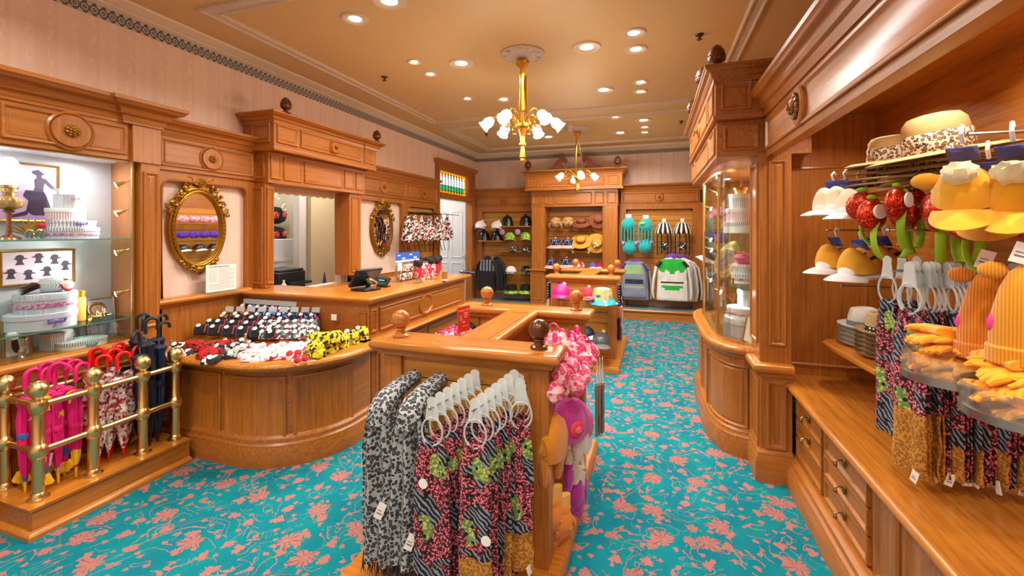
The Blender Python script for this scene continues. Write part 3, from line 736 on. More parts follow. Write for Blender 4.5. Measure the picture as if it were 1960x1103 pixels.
m=MB(); m.box(-2.36,-.55,YC-.1,8.55,2.38,2.66); F=wallB(YC-.1)
for a,b in ((-2.32,-2.12),(-2.06,-.86),(-.8,-.6)): m.ring(F,a,2.43,b,2.61,RP2)
m.sweep([(-.05,2.36),(.02,2.36),(.02,2.4),(-.05,2.4)],[(-2.36,8.55),(-2.36,YC-.1),(-.55,YC-.1),(-.55,8.55)])
part(r,'upper_frieze',m,OX,True,.003)
rosette(r,wallB(YC-.1),-1.46,2.52,.06)
part(r,'cornice',MB().sweep(cornice_prof(2.63,2.74,0,.09,-.1),[(-2.36,8.55),(-2.36,YC-.1),(-.55,YC-.1),(-.55,8.55)]).box(-2.36,-.55,8.1,8.55,2.7,2.735),OX,True)
# scroll pediment: two S-scrolls
def scroll(cx,sgn):
    pts=[(0,0),(.5,0),(.5,.03),(.44,.03),(.36,.05),(.28,.09),(.22,.15),(.18,.2),(.12,.245),(.04,.26),(-.01,.23),(-.02,.18),(.02,.15),(.06,.165),(.06,.2),(.09,.19),(.11,.15),(.1,.1),(.06,.06)]
    return MB().prism([(cx+sgn*a,2.74+b) for a,b in pts],wallB(8.2),-.05,0)
part(r,'scroll_pediment',scroll(-1.6,-1),wood('x','#84401c','#57290f',.4,'carved_oak'),True,.004,label='carved scroll'); part(r,'scroll_pediment',scroll(-1.3,1),wood('x','#84401c','#57290f',.4,'carved_oak'),True,.004,label='carved scroll')
finial(r,-2.3,8.0,2.74,.2); finial(r,-.62,8.0,2.74,.2)
slats(r,wallB(8.5),-2.03,-.88,.3,1.97,round_top=.06)
m=MB(); m.box(-2.03,-2.0,YC+.02,8.5,.188,2.05); m.box(-.91,-.88,YC+.02,8.5,.188,2.05); part(r,'side_lining',m,OZ,True)
part(r,'wooden_shelf',MB().box(-1.52,-.95,8.24,8.5,1.18,1.2),CTX,True,.004)
# platform along the back
r=thing('display_platform','low oak platform with blue carpet top along back wall','platform',(-1.4,8.3,0))
m=MB().sweep([(-.5,0),(.0,0),(.0,.10),(-.008,.11),(.0,.125),(.02,.14),(.03,.16),(.02,.18),(-.5,.18)],[(-3.6,8.08),(.85,8.08)]); part(r,'step',m,CTX,True)
part(r,'carpet_top',MB().box(-3.55,.83,8.12,8.55,.18,.186),plain('grey_blue_carpet','#6f8d99',.95,nz=.3),True,label='grey blue carpet')
# wood wall closing the right side beyond the tower
r=thing('wall_unit','oak slatted side wall beyond the corner vitrine','wall unit',(.95,6.8,0))
slats(r,wallR(.87),-8.4,-5.3,.2,2.0,mat=SLY); 
m=MB(); m.box(.87,1.0,5.05,8.5,2.0,2.33); m.box(.87,1.0,5.05,5.3,0,2.0); m.box(.87,1.0,5.3,8.5,0,.2); part(r,'panel_frame',m,OY,True)
part(r,'cornice',MB().sweep(cornice_prof(2.32,2.46,0,.08,-.1),[(.87,8.4),(.87,5.05)]),OY,True)
# ---------------------------------------------------------------- corner vitrine tower
def bez(p0,p1,p2,p3,n): 
    o=[]
    for k in range(n+1):
        t=k/n; a=(1-t)**3; b=3*t*(1-t)**2; c=3*t*t*(1-t); d=t**3
        o.append((a*p0[0]+b*p1[0]+c*p2[0]+d*p3[0],a*p0[1]+b*p1[1]+c*p2[1]+d*p3[1]))
    return o
tw=bez((.66,3.42),(.50,3.42),(.42,3.56),(.42,3.95),10)+[(.42,4.5)]+bez((.42,4.55),(.42,4.9),(.52,5.04),(.72,5.04),8)
tw_r=list(reversed(tw))     # decreasing y -> right-hand side faces -x
r=thing('glass_vitrine','tall oak corner vitrine with bowed glass and lit hat boxes','display cabinet',(.7,4.2,0))
m=MB(); m.sweep([(-.02,.05),(0,.05),(0,.7),(-.02,.7)],tw_r); part(r,'bowed_base',m,OZ,True)
Ft,LT=pathF(tw_r)
for a,b in ((.35,.95),(1.02,LT-.55),(LT-.48,LT-.03)): part(r,'base_panel',MB().ring(Ft,a,.2,b,.64,RP2,nu=10),OZ,True)
part(r,'ledge',MB().sweep(belt_prof(.69,.78,.06,-.05),tw_r),CTY,True)
part(r,'plinth',MB().sweep(plinth_prof(.2,.045,-.02),tw_r),OY,True)
part(r,'cabinet_floor',MB().add([(p[0],p[1],.77) for p in tw]+[(.95,5.04,.77),(.95,3.42,.77)],[tuple(range(len(tw)+2))]),CTY,True)
inn=[(p[0]+.03,p[1]+(.015 if p[1]<4 else -.015)) for p in tw_r]
part(r,'glass_pane',MB().sweep([(-.004,.79),(0,.79),(0,2.04),(-.004,2.04)],inn),GLASS,True)
m=MB(); m.sweep([(-.01,.78),(.006,.78),(.006,.8),(-.01,.8)],inn); m.sweep([(-.01,2.03),(.006,2.03),(.006,2.05),(-.01,2.05)],inn)
for q in (inn[0],inn[9],inn[-8],inn[-1]): m.tube([(q[0],q[1],.79),(q[0],q[1],2.04)],.009,8)
part(r,'brass_frame',m,BRASS,True)
for z in (1.17,1.57):
    part(r,'glass_shelf',MB().prism([(p[0]+.05,p[1]) for p in tw[2:-2]]+[(.93,5.0),(.93,3.46)],lambda a,b,n:Vector((a,b,n)),z,z+.008),SHELFG,True)
m=MB(); m.box(.93,.97,3.42,5.04,.75,2.1); m.box(.72,.95,5.02,5.06,.75,2.1); part(r,'back_panel',m,OZ,True)
m=MB(); m.box(.40,.95,3.2,5.1,2.09,2.33); F=wallR(.40); 
for a,b in ((-5.05,-4.75),(-4.7,-3.6),(-3.55,-3.25)): m.ring(F,a,2.12,b,2.3,RP3)
m.ring(wallB(3.2),.44,2.13,.65,2.3,RP3)
part(r,'lower_frieze',m,OY,True,.003)
m=MB(); m.box(.385,.95,3.15,5.15,2.35,2.6); F=wallR(.385)
for a,b in ((-5.1,-4.8),(-4.75,-3.55),(-3.5,-3.2)): m.ring(F,a,2.38,b,2.57,RP2)
m.ring(wallB(3.15),.42,2.39,.60,2.57,RP2); m.sweep([(-.05,2.33),(.015,2.33),(.015,2.36),(-.05,2.36)],[(.6,5.15),(.385,5.15),(.385,3.15),(.9,3.15)])
part(r,'upper_frieze',m,OY,True,.003)
rosette(r,wallR(.385),-4.15,2.475,.055)
part(r,'cornice',MB().sweep(cornice_prof(2.57,2.68,0,.07,-.1),[(.9,5.15),(.385,5.15),(.385,3.15),(.9,3.15)]).box(.385,1.5,3.15,5.15,2.64,2.675),OY,True)
finial(r,.40,3.2,2.68,.17); finial(r,.36,3.62,2.68,.18); finial(r,.36,4.5,2.68,.18)
m=MB(); m.box(.65,.83,3.17,3.42,.74,2.1); m.ring(wallB(3.17),.70,.86,.80,2.05,RP2); m.ring(wallR(.65),-3.4,.86,-3.2,2.05,RP2)
m.box(.65,.83,3.15,3.42,0,.72); m.ring(wallB(3.15),.68,.2,.80,.64,RP); m.ring(wallR(.65),-3.4,.2,-3.17,.64,RP2)
part(r,'corner_pier',m,OZ,True,.002)
part(r,'pier_ledge',MB().sweep(belt_prof(.66,.75,.05,-.05),[(.65,3.43),(.65,3.15),(.83,3.15)]),CTX,True)
part(r,'pier_plinth',MB().sweep(plinth_prof(.2,.035,-.05),[(.65,3.43),(.65,3.15),(.83,3.15)]),OX,True)
for z,y in ((1.93,4.1),(1.82,4.6),(1.52,4.6),(1.42,4.55),(1.10,3.95),(1.13,4.6)): spotlamp(r,(.5,y,z),(.6,-.35,-.3),1.3)
TOWER=r
# ---------------------------------------------------------------- right: drawer bench + canopy niche
r=thing('drawer_bench','long oak drawer bench with brass pulls under the right hat display','bench',(1.1,1.4,0))
m=MB(); m.box(.86,1.36,-.6,3.16,.1,.58); F=wallR(.86)
m.box(.845,.86,-.6,3.16,.1,.19)
for a,b in ((-2.14,-1.95),(-1.92,-1.3),(-1.26,-.6),(-.56,.2)): m.ring(F,a,.19,b,.575,RP)
part(r,'carcass',m,OZ,True,.002)
part(r,'plinth',MB().sweep(plinth_prof(.18,.06,-.05),[(.845,3.16),(.845,-.6)]),OY,True)
part(r,'bench_top',MB().sweep(belt_prof(.57,.64,.06,-.1),[(.85,3.16),(.85,-.6)]).box(.84,1.36,-.6,3.36,.6,.6395),CTY,True)
DH=[(.445,.565),(.325,.435),(.20,.315)]
for ya,yb in ((3.13,2.70),(2.66,2.18)):
    for z0,z1 in DH:
        if ya>3 and False: continue
        m=MB().ring(wallR(.86),-ya,z0,-yb,z1,[(0,0),(0,.018),(.012,.018),(.022,.006),(.028,.006)])
        dr=part(r,'drawer',m,OY,True)
        if not (ya>3 and z0<.25):
            y=(ya+yb)/2; z=(z0+z1)/2
            m=MB().ell((.846,y,z),(.006,.016,.022),12,6).tube([(.845,y,z+.012),(.825,y,z+.014),(.81,y,z+.004),(.808,y,z-.012),(.818,y,z-.02)],[.004,.004,.0045,.005,.004],8).ell((.812,y,z-.006),(.008,.014,.01),10,6)
            part(dr,'drawer_pull',m,plain('aged_brass','#8d7444',.35,.9),True,label='aged brass drop pull')
# canopy
r=thing('canopy_niche','oak canopy with lion-head medallion framing the right hat display','display niche',(1.1,1.4,2))
m=MB(); m.box(.68,.74,-.6,3.2,2.07,2.36); F=wallR(.68)
m.ring(F,-3.1,2.11,-1.05,2.3,[(0,0),(0,.012),(.008,.016),(.02,.008),(.03,-.002)]); m.ring(F,-1.0,2.11,.5,2.3,[(0,0),(0,.012),(.008,.016),(.02,.008),(.03,-.002)])
part(r,'fascia',m,OY,True,.002)
part(r,'cornice',MB().sweep(cornice_prof(2.33,2.49,0,.09,-.1),[(.68,3.2),(.68,-.6)]).box(.68,XR,-.6,3.13,2.44,2.48),OY,True)
m=MB(); n=30
for r0,h0,r1,h1 in ((.105,.0,.105,.016),(.105,.016,.095,.024),(.095,.024,.003,.024)):
    vs=[];fs=[]
    for rr,h in ((r0,h0),(r1,h1)):
        for i in range(n): t=2*pi*i/n; vs.append(F(-2.44+rr*.8*cos(t),2.205+rr*.95*sin(t),h))
    for i in range(n): fs.append((i,(i+1)%n,n+(i+1)%n,n+i))
    m.add(vs,fs)
md=part(r,'medallion',m,OZ,True)
m=MB(); m.ell((.645,2.44,2.205),(.022,.03,.045),12,8,dent=.3,seed=3); m.ell((.628,2.44,2.2),(.015,.012,.02)); m.ell((.635,2.44,2.178),(.014,.016,.014))
for i in range(12): t=2*pi*i/12; m.ell((.65,2.44+.035*cos(t),2.205+.05*sin(t)),(.012,.013,.017),8,5,dent=.4,seed=i)
part(md,'carved_head',m,plain('bronzed_carving','#7d5530',.35,.6),True,label='bronze carved lion head')
m=MB(); m.box(.74,1.36,-.6,3.36,2.35,2.37); part(r,'niche_ceiling',m,OY,True)
m=MB(); m.box(1.34,1.36,-.6,3.36,.64,2.37); part(r,'back_panel',m,wood('y','#b5712c','#8a5019',.42,'niche_oak'),True)
m=MB(); m.box(.83,1.36,3.35,3.4,.64,2.37); Fe=wallB(3.35); m.ring(Fe,.86,.70,1.30,2.02,[(0,0),(.0,.006),(.01,.01),(.02,.0)]); part(r,'end_panel',m,OZ,True)
NICHE=r
hs=thing('hat_shelf','oak shelf on right wall carrying the stacks of trilby hats','shelf',(1.2,2.9,.9))
part(hs,'shelf_board',MB().prism([(1.33,3.2),(1.02,3.2),(.98,3.12),(1.02,2.56),(1.08,2.5),(1.33,2.5)],lambda a,b,n:Vector((a,b,n)),.89,.92),CTY,True,.006)
hs=thing('hat_shelf','high oak shelf on right wall carrying the leopard-band straw hats','shelf',(1.2,2.1,1.78))
part(hs,'shelf_board',MB().prism([(1.33,2.75),(1.0,2.75),(.96,2.68),(.96,1.75),(1.02,1.7),(1.33,1.7)],lambda a,b,n:Vector((a,b,n)),1.775,1.8),CTY,True,.006)
# ---------------------------------------------------------------- gondolas
def ball(root,x,y,z,mat,R=.048,lab=None):
    R=R; m=MB().lathe([(R*.85,0),(R*.88,R*.15),(R*.78,R*.26),(R*.55,R*.34),(R*.46,R*.6),(R*.5,R*.78),(R*.62,R*.86),(R*.55,R*.95)],(x,y,z),24).ell((x,y,z+R*1.85),R,24,14)
    part(root,'ball_finial',m,mat,True,label=lab)
def gondola(label,x0,x1,y0,y1,ft,base=(1.45,3.2),dark=False,sx=None):
    r=thing('display_gondola',label,'display stand',((x0+x1)/2,(y0+y1)/2,0)); H=1.05
    bm=[(x0+.02,base[0]),(x1+.01,base[0]),(x1+.01,base[1]),(x0+.02,base[1])]
    m=MB().sweep(plinth_prof(.07,.02,-.3),bm,True); m.box(x0+.03,x1-.01,base[0]+.02,base[1]-.02,.02,.0695); part(r,'base_platform',m,CTX,True)
    for k,(ya,yb,fy) in enumerate(((y0+.04,y0+.16,1),(y1-.16,y1-.04,1))):
        for a,b in ((x0+.03,x0+.13),(x1-.13,x1-.03)):
            m=MB(); m.box(a,b,ya,yb,.07,.99); m.ring(wallB(ya),a+.02,.10,b-.02,.95,[(0,0),(.006,-.007),(.014,.004),(.02,.004)])
            m.ring(planeF((b,0,0),(0,1,0),(0,0,1),(1,0,0)),ya+.02,.10,yb-.02,.95,[(0,0),(.006,-.006),(.012,.003)])
            part(r,'corner_post',m,OZ,True,.002)
        slats(r,wallB(ya+.02),x0+.13,x1-.13,.075,.985,pitch=.125,th=.02,mat=SL,name='slat_panel')
        slats(r,planeF((0,yb-.02,0),(-1,0,0),(0,0,1),(0,1,0)),-(x1-.13),-(x0+.13),.075,.985,pitch=.125,th=.02,mat=wood('x','#a3471d','#7d3212',.35,'red_oak') if k==0 else SL,name='slat_panel')
        m=MB().sweep(belt_prof(.975,1.05,.045,-.04),[(x0+.02,ya-.01),(x1-.02,ya-.01),(x1-.02,yb+.01),(x0+.02,yb+.01)],True); m.box(x0+.01,x1-.01,ya-.02,yb+.02,1.0,1.0495)
        m.sweep([(0,1.049),(.002,1.0525),(.006,1.0525),(.008,1.049)],[(x0+.02,ya),(x1-.02,ya),(x1-.02,yb),(x0+.02,yb)],True)
        part(r,'top_cap',m,CTX,True)
    xs=sx or (x0+x1)/2; a,b=xs-.07,xs+.07
    slats(r,wallR(a),-(y1-.16),-(y0+.16),.075,.985,pitch=.125,mat=SLY,name='spine_panel'); slats(r,wallL(b),y0+.16,y1-.16,.075,.985,pitch=.125,mat=wood('y','#a3471d','#7d3212',.35,'red_oak'),name='spine_panel')
    m=MB(); m.sweep(belt_prof(.975,1.049,.04,-.03),[(a,y1-.16),(a,y0+.16)]); m.sweep(belt_prof(.975,1.049,.04,-.03),[(b,y0+.16),(b,y1-.16)]); m.box(a,b,y0+.16,y1-.16,.98,1.0485)
    m.box(b-.012,b-.004,y0+.2,y1-.3,1.0485,1.052)
    part(r,'spine_cap',m,CTY,True)
    m=MB().lathe([(.05,0),(.05,.003),(.0,.003)],(xs,y1-.28,1.049),24); part(r,'inlay_disc',m,CTX,True)
    for (x,y,dk) in ((x0+.09,y0+.1,0),(x1-.09,y0+.1,1),(x1-.09,y1-.1,0),(x0+.17,y1-.1,0)):
        ball(r,x,y,1.05,wood('z','#5f3216','#43210d',.25,'dark_stained_oak') if (dk and dark) else wood('x','#c9803a','#9c5720',.25,'turned_oak'),lab='dark stained turned ball finial' if dk and dark else 'turned oak ball finial')
    return r
G1=gondola('nearest oak H-shaped display stand with ball finials, hung with scarves',-1.34,-.42,1.86,3.08,0,(1.52,3.2),True,sx=-.86)
G2=gondola('farther oak H-shaped display stand with ball finials, hung with caps',-1.25,-.40,5.22,6.35,0,(4.95,6.5),False,sx=-.82)
# ---------------------------------------------------------------- brass umbrella stand
r=thing('umbrella_stand','brass-railed umbrella stand on an oak step at left','umbrella stand',(-3.28,1.78,0))
m=MB().sweep([(-.2,0),(.025,0),(.025,.02),(.012,.035),(.0,.04),(.0,.14),(.015,.145),(.018,.16),(-.2,.16)],[(-3.48,1.36),(-3.06,1.36),(-3.06,2.16)]); m.box(-3.48,-3.07,1.37,2.16,.0,.1595)
part(r,'oak_step',m,CTY,True)
posts=[(-3.14,1.42),(-3.14,1.66),(-3.14,1.92),(-3.14,2.12),(-3.44,1.42),(-3.44,2.12)]
pr=[(.046,0),(.046,.006),(.034,.012),(.03,.03),(.026,.035),(.026,.215),(.03,.22),(.038,.235),(.042,.255),(.038,.275),(.03,.29),(.026,.295),(.025,.455),(.029,.46),(.037,.475),(.041,.5),(.037,.52),(.022,.53),(.016,.535),(.026,.543),(.038,.56),(.043,.585),(.040,.605),(.024,.625),(0,.634)]
for x,y in posts: part(r,'brass_post',MB().lathe(pr,(x,y,.16),20),BRASS,True)
for z in (.415,.66):
    for a,b in zip(posts[:4],posts[1:4]): part(r,'brass_rail',MB().tube([(a[0],a[1],z),(b[0],b[1],z)],.0175,12),BRASS,True)
    for a,b in ((posts[0],posts[4]),(posts[3],posts[5]),(posts[4],posts[5])): part(r,'brass_rail',MB().tube([(a[0],a[1],z),(b[0],b[1],z)],.0175,12),BRASS,True)
# ================================================================ GOODS: makers
R3=lambda ax,a: Matrix.Rotation(a,3,ax)
def loft(secs,n=20,matf=None,wr=0,seed=0,cap=True):
    m=MB(); vs=[]; fs=[]
    for j,(cx,cy,cz,rx,ry) in enumerate(secs):
        for i in range(n):
            t=2*pi*i/n; c,s_=cos(t),sin(t); e=.75
            x=rx*math.copysign(abs(c)**e,c); y=ry*math.copysign(abs(s_)**e,s_)
            k=noise.noise(Vector((x*14+seed,y*10,cz*9)))*wr if wr else 0
            vs.append((cx+x,cy+y+k,cz))
    L=len(secs)
    for j in range(L-1):
        for i in range(n): fs.append((j*n+i,j*n+(i+1)%n,(j+1)*n+(i+1)%n,(j+1)*n+i))
    m.add(vs,fs)
    if matf: m.m=[matf(sum((m.v[q] for q in f),Vector())/4) for f in m.f]
    if cap: m.add([vs[i] for i in range(n)],[tuple(reversed(range(n)))],matf(Vector(vs[0])) if matf else 0); m.add([vs[(L-1)*n+i] for i in range(n)],[tuple(range(n))],matf(Vector(vs[-1])) if matf else 0)
    return m
def drape(w,z0,z1,amp=.008,waves=3,th=.006,nz=14,nu=22,wf=None,seed=0,bow=0,flare=0,matf=None,yoff=None):
    """folded hanging cloth: closed wavy sheet, x across, z from z0 (top) to z1"""
    m=MB(); vs=[]; fs=[]; N=2*(nu+1)
    for j in range(nz+1):
        q=j/nz; z=z0+(z1-z0)*q; W=w*(wf(q) if wf else 1)*(1+flare*q)
        for side in (0,1):
            rng=range(nu+1) if side==0 else range(nu,-1,-1)
            for i in rng:
                u=i/nu*2-1; x=u*W/2; 
                y=amp*sin(u*pi*waves+seed+q*1.4)+noise.noise(Vector((u*1.5+seed,q*3,seed)))*amp*1.2+(yoff(q) if yoff else 0)
                e=th*(1-.5*abs(u)**4)
                vs.append((x+noise.noise(Vector((q*3,seed,1)))*.006,y+(-e/2 if side==0 else e/2)-bow*(1-u*u),z+noise.noise(Vector((u*2,seed,q)))*.004))
    for j in range(nz):
        for i in range(N): fs.append((j*N+i,j*N+(i+1)%N,(j+1)*N+(i+1)%N,(j+1)*N+i))
    fs.append(tuple(range(N))); fs.append(tuple(reversed([nz*N+i for i in range(N)])))
    m.add(vs,fs)
    if matf:
        m.m=[matf(sum((m.v[q] for q in f),Vector())/len(f)) for f in m.f]
    return m
def disc(c,r,n=14,th=.002,M=None): return MB().lathe([(0,-th/2),(r,-th/2),(r,th/2),(0,th/2)],c,n,M=M)
FACEY=R3('X',pi/2)
TAGM=plain('white_tag','#f4f2ef',.5)
def tagcard(root,p,w=.03,h=.045,rz=0,tilt=.2,name='price_tag'):
    M=Matrix.Translation(p)@Matrix.Rotation(rz,4,'Z')@Matrix.Rotation(tilt,4,'Y')
    m=MB().box(-w/2,w/2,-.001,.001,-h,0).xf(M)
    t=part(root,name,m,TAGM,label='white price tag')
    part(t,'print',MB().box(-w*.32,w*.32,-.0016,-.0011,-h*.7,-h*.62).box(-w*.32,w*.2,-.0016,-.0011,-h*.5,-h*.45).xf(M),plain('print_grey','#70707a',.6),label='grey printed lines')
def cap(label,crown,brim=None,loc=(0,0,0),rz=0,s=1.0,cat='cap',group=None,panel=None,tags=True,flat=1.0,peak=0,vis=1.0):
    r=thing('cap',label,cat,loc,rz,group); m=MB().ell((0,0,0),(.085*s,.098*s,.088*s*flat),24,9,z0=0,mi=0)
    if peak:
        for q in m.v: h=q.z/(.088*s*flat); f=-q.y/(.098*s); q.z*=1+peak*.45*max(0,f+.35); q.x*=1-peak*.38*h**1.6; q.y=q.y*(1-peak*.15*h)-peak*.02*s*h
    part(r,'crown',m,crown)
    # visor: curved shell projecting to -y
    vs=[];fs=[]; na,nr=14,4
    for side in (0,1):
        for j in range(nr+1):
            for i in range(na+1):
                a=radians(-62+124*i/na); q=j/nr; ext=.078*vis*s*cos(a*1.25)**.8 if cos(a*1.25)>0 else 0
                x=sin(a)*(.084*s+ext*q*.35); y=-cos(a)*(.097*s+ext*q)
                z=.006*s-.02*s*q*q-.10*s*abs(sin(a))**2.2*.35*(1-q*.2)-(.003*s if side else 0); vs.append((x,y,z))
    K_=(na+1)*(nr+1)
    for j in range(nr):
        for i in range(na):
            a=j*(na+1)+i; fs.append((a,a+1,a+na+2,a+na+1)); fs.append((K_+a,K_+a+na+1,K_+a+na+2,K_+a+1))
    for i in range(na): a=nr*(na+1)+i; fs.append((a,a+1,K_+a+1,K_+a))
    part(r,'visor',MB().add(vs,fs),brim or crown)
    part(r,'top_button',MB().ell((0,0,.088*s*flat),(.009*s,.009*s,.005*s),8,5),brim or crown)
    if panel: part(r,'front_panel',MB().ell((0,-.002,0),(.0865*s,.0995*s,.0893*s*flat),24,9,z0=.03,z1=.9) if False else loft([(0,-.055*s,.008*s,.062*s,.046*s),(0,-.05*s,.04*s,.05*s,.040*s),(0,-.035*s,.066*s*flat,.035*s,.034*s)],16),panel,label='contrasting front panel')
    if tags: tagcard(r,(.03*s,.03*s,.10*s*flat),.03*s,.035*s,.2,.3)
    return r
def buckethat(label,crown,brim,loc,rz=0,s=1.0,group=None,name='bucket_hat',tilt=None,pom=None):
    r=thing(name,label,'hat',loc,rz,group)
    part(r,'crown',MB().lathe([(.088*s,0),(.085*s,.02*s),(.08*s,.06*s),(.07*s,.085*s),(.04*s,.095*s),(0,.097*s)],n=22,star=lambda t,j:1+.02*sin(5*t)),crown)
    part(r,'brim',MB().lathe([(.086*s,.004*s),(.105*s,-.018*s),(.128*s,-.036*s),(.127*s,-.040*s),(.103*s,-.022*s),(.084*s,0)],n=26,cap=False,star=lambda t,j:1+.05*sin(4*t+1)*min(1,j*2)),brim)
    if pom: part(r,'pompom',MB().ell((0,0,.1*s),.02*s,10,6,dent=.4),pom)
    return r
STRAW=stripes('coiled_straw','#cba56c','#a98048','z',130,.85,.6)
def strawhat(label,loc,s=1.0,bandm=None,group=None,rx=0,ry=0,rz=0,brim=.19,h=.1,name='straw_hat',mat=None,flat=.03):
    r=thing(name,label,'hat',loc,0,group); r.rotation_euler=(rx,ry,rz)
    mat=mat or STRAW; c=.085*s; B=brim*s; H=h*s
    pr=[(B,.004),(B*.8,.006+flat*.3*s),(c*1.15,.012),(c*1.02,.02),(c*1.0,H*.5),(c*.93,H*.85),(c*.75,H*1.0),(c*.4,H*1.05),(0,H*1.06)]
    prb=[(B,.0),(B*.8,.002+flat*.3*s),(c*1.15,.008),(c*.97,.012),(c*.95,H*.5),(c*.88,H*.8),(0,H*.98)]
    wob=lambda t,j:(1+.07*cos(2*t))
    part(r,'straw_body',MB().lathe(pr,n=36,star=wob,cap=False).lathe(prb,n=36,star=wob,cap=False),mat)
    if bandm: part(r,'hat_band',MB().lathe([(c*1.05,.014),(c*1.06,.02),(c*1.035,.02+H*.42),(c*1.0,.02+H*.46),(c*.95,.02+H*.46)],n=36,star=wob,cap=False),bandm)
    return r
def trilby(label,loc,mat,bandm,s=1.0,rz=0,group=None,rx=0,band=True,crown=True):
    r=thing('trilby_hat',label,'hat',loc,rz,group); r.rotation_euler=(rx,0,rz)
    def st(t,j): return 1+.12*cos(2*t)
    pr=[(.118*s,.022),(.105*s,.008),(.09*s,.004),(.078*s,.008),(.076*s,.02),(.072*s,.06*s),(.062*s,.098*s),(.05*s,.104*s),(.03*s,.088*s),(0,.082*s)] if crown else [(.118*s,.022),(.105*s,.008),(.09*s,.004),(.076*s,.014),(.074*s,.03)]
    m=MB().lathe(pr,n=32,cap=False,star=st); 
    for q in m.v:   # brim dips at the front, pinch
        a=atan2(q.y,q.x); rr=hypot(q.x,q.y)
        if rr>.085*s: q.z+= -.012*max(0,-sin(a))+.008*max(0,sin(a))
        if q.z>.07*s and q.y<0: q.x*=.8
    part(r,'body',m,mat)
    if band and crown: part(r,'hat_band',MB().lathe([(.0765*s,.018),(.078*s,.02),(.0765*s,.044),(.074*s,.046)],n=32,star=st,cap=False),bandm)
    return r
def umbrella(label,handle,cloth,tip,base,L=.67,lean=(0,0),rz=0,group=None,tagp=False,fat=.03,ruffle=False):
    r=thing('umbrella',label,'umbrella',base,0,group); r.rotation_euler=(lean[0],lean[1],rz)
    e=L-.12
    part(r,'ferrule',MB().lathe([(.004,0),(.0055,.006),(.008,.075),(0,.076)],n=10),tip)
    part(r,'canopy',MB().lathe([(.008,.06),(fat*.62,.12),(fat*.9,e*.45),(fat,e*.72),(fat*.8,e*.86),(fat*1.25,e*.93),(fat*.8,e*.95),(.007,e*.96)],n=28,star=lambda t,j:1+.26*cos(7*t+j*3.2)*sin(min(1,j*1.3)*pi*.9)**.5),cloth)
    part(r,'closing_strap',MB().lathe([(fat*1.08,e*.55),(fat*1.15,e*.56),(fat*1.15,e*.6),(fat*1.08,e*.61)],n=16,cap=False),cloth)
    rad=.034; pts=[(0,0,e*.9),(0,0,L-.08),(0,0,L-rad)]+[(rad-rad*cos(radians(a)),0,L-rad+rad*sin(radians(a))) for a in range(15,200,20)]
    part(r,'shaft',MB().tube([(0,0,e*.9),(0,0,L-.075)],.004,8),STEEL)
    part(r,'handle',MB().tube([(0,0,L-.1)]+pts[1:],.0105,10),handle,label='J-shaped hook handle')
    if ruffle: part(r,'ruffle',MB().lathe([(.012,.05),(.03,.03),(.035,.045),(.02,.09)],n=20,star=lambda t,j:1+.3*cos(5*t),cap=False),ruffle,label='yellow ruffled tip')
    if tagp: tagcard(r,(-.03,-.03,e*.35),.035,.07)
    return r
def hanger_mb(R=.045,th=.004):
    m=MB().tube([(R*cos(2*pi*k/26),0,-R*1.25+R*1.25*sin(2*pi*k/26)) for k in range(26)],th,6,closed=True,flat=1)
    # neck plate with rounded head
    F=planeF((0,0,0),(1,0,0),(0,0,1),(0,1,0))
    pts=[(-.03,-.012),(.03,-.012),(.026,.02),(.02,.055),(.022,.07),(.012,.08),(0,.084),(-.012,.08),(-.022,.07),(-.02,.055),(-.026,.02)]
    m.prism(pts,F,-.0012,.0012)
    return m
FLO=floral(); MUS=leopard('mustard_leopard','#c88a35','#7d5018','#a9701f',95)
def hscarf(label,loc,rz=0,L=.52,w=.085,tail=.0,seed=0,group=None,mat=None,tailm=None,tags=True,roll=0):
    """printed scarf threaded through a plastic ring hanger; loc = top of the hanger neck"""
    r=thing('hanging_scarf',label,'scarf',loc,rz,group)
    wf=lambda q:.72+.28*min(1,q*5)
    cut=-.1-L*(1-tail)
    part(r,'scarf_cloth',drape(w,-.1,cut,.006,1.5,.012,12,14,wf,seed),mat or FLO)
    if tail: part(r,'scarf_tail',drape(w*1.02,cut+.002,-.1-L,.006,1.5,.012,6,14,None,seed+.5),tailm or MUS,label='mustard leopard print end')
    part(r,'hanger',hanger_mb(),PLAST,label='frosted plastic ring hanger')
    if tags: tagcard(r,(w*.3,-.012,-.1-L+.02),.026,.045,seed,.3)
    return r
def glove_mb(M=None,curl=.3):
    m=MB().ell((0,0,.04),(.036,.018,.045),12,8,dent=.12,seed=1); m.ell((0,0,.0),(.028,.016,.03),12,6)
    for i,(x,l) in enumerate(((-.023,.045),(-.008,.055),(.008,.055),(.023,.045))):
        m.tube([(x,0,.065),(x*1.12,-.008,.07+l*.45),(x*1.15,-.02,.07+l*.75)],[.012,.0115,.007],8)
    m.tube([(.026,0,.03),(.045,-.005,.055),(.05,-.01,.075)],[.009,.008,.005],8)
    if M: m.xf(M)
    return m
def glove(label,mat,loc,rot,cuff=None,group=None,s=1.0,name='glove',tagd=False):
    r=thing(name,label,'glove',loc,0,group); r.rotation_euler=rot; r.scale=(s,)*3
    part(r,'hand',glove_mb(),mat); part(r,'cuff',loft([(0,0,-.05,.027,.013),(0,0,-.02,.026,.013),(0,0,-.005,.028,.014)],14),cuff or mat)
    if tagd: part(r,'round_tag',disc((0,-.016,.0),.016,M=FACEY),TAGM,label='round white tag')
    return r
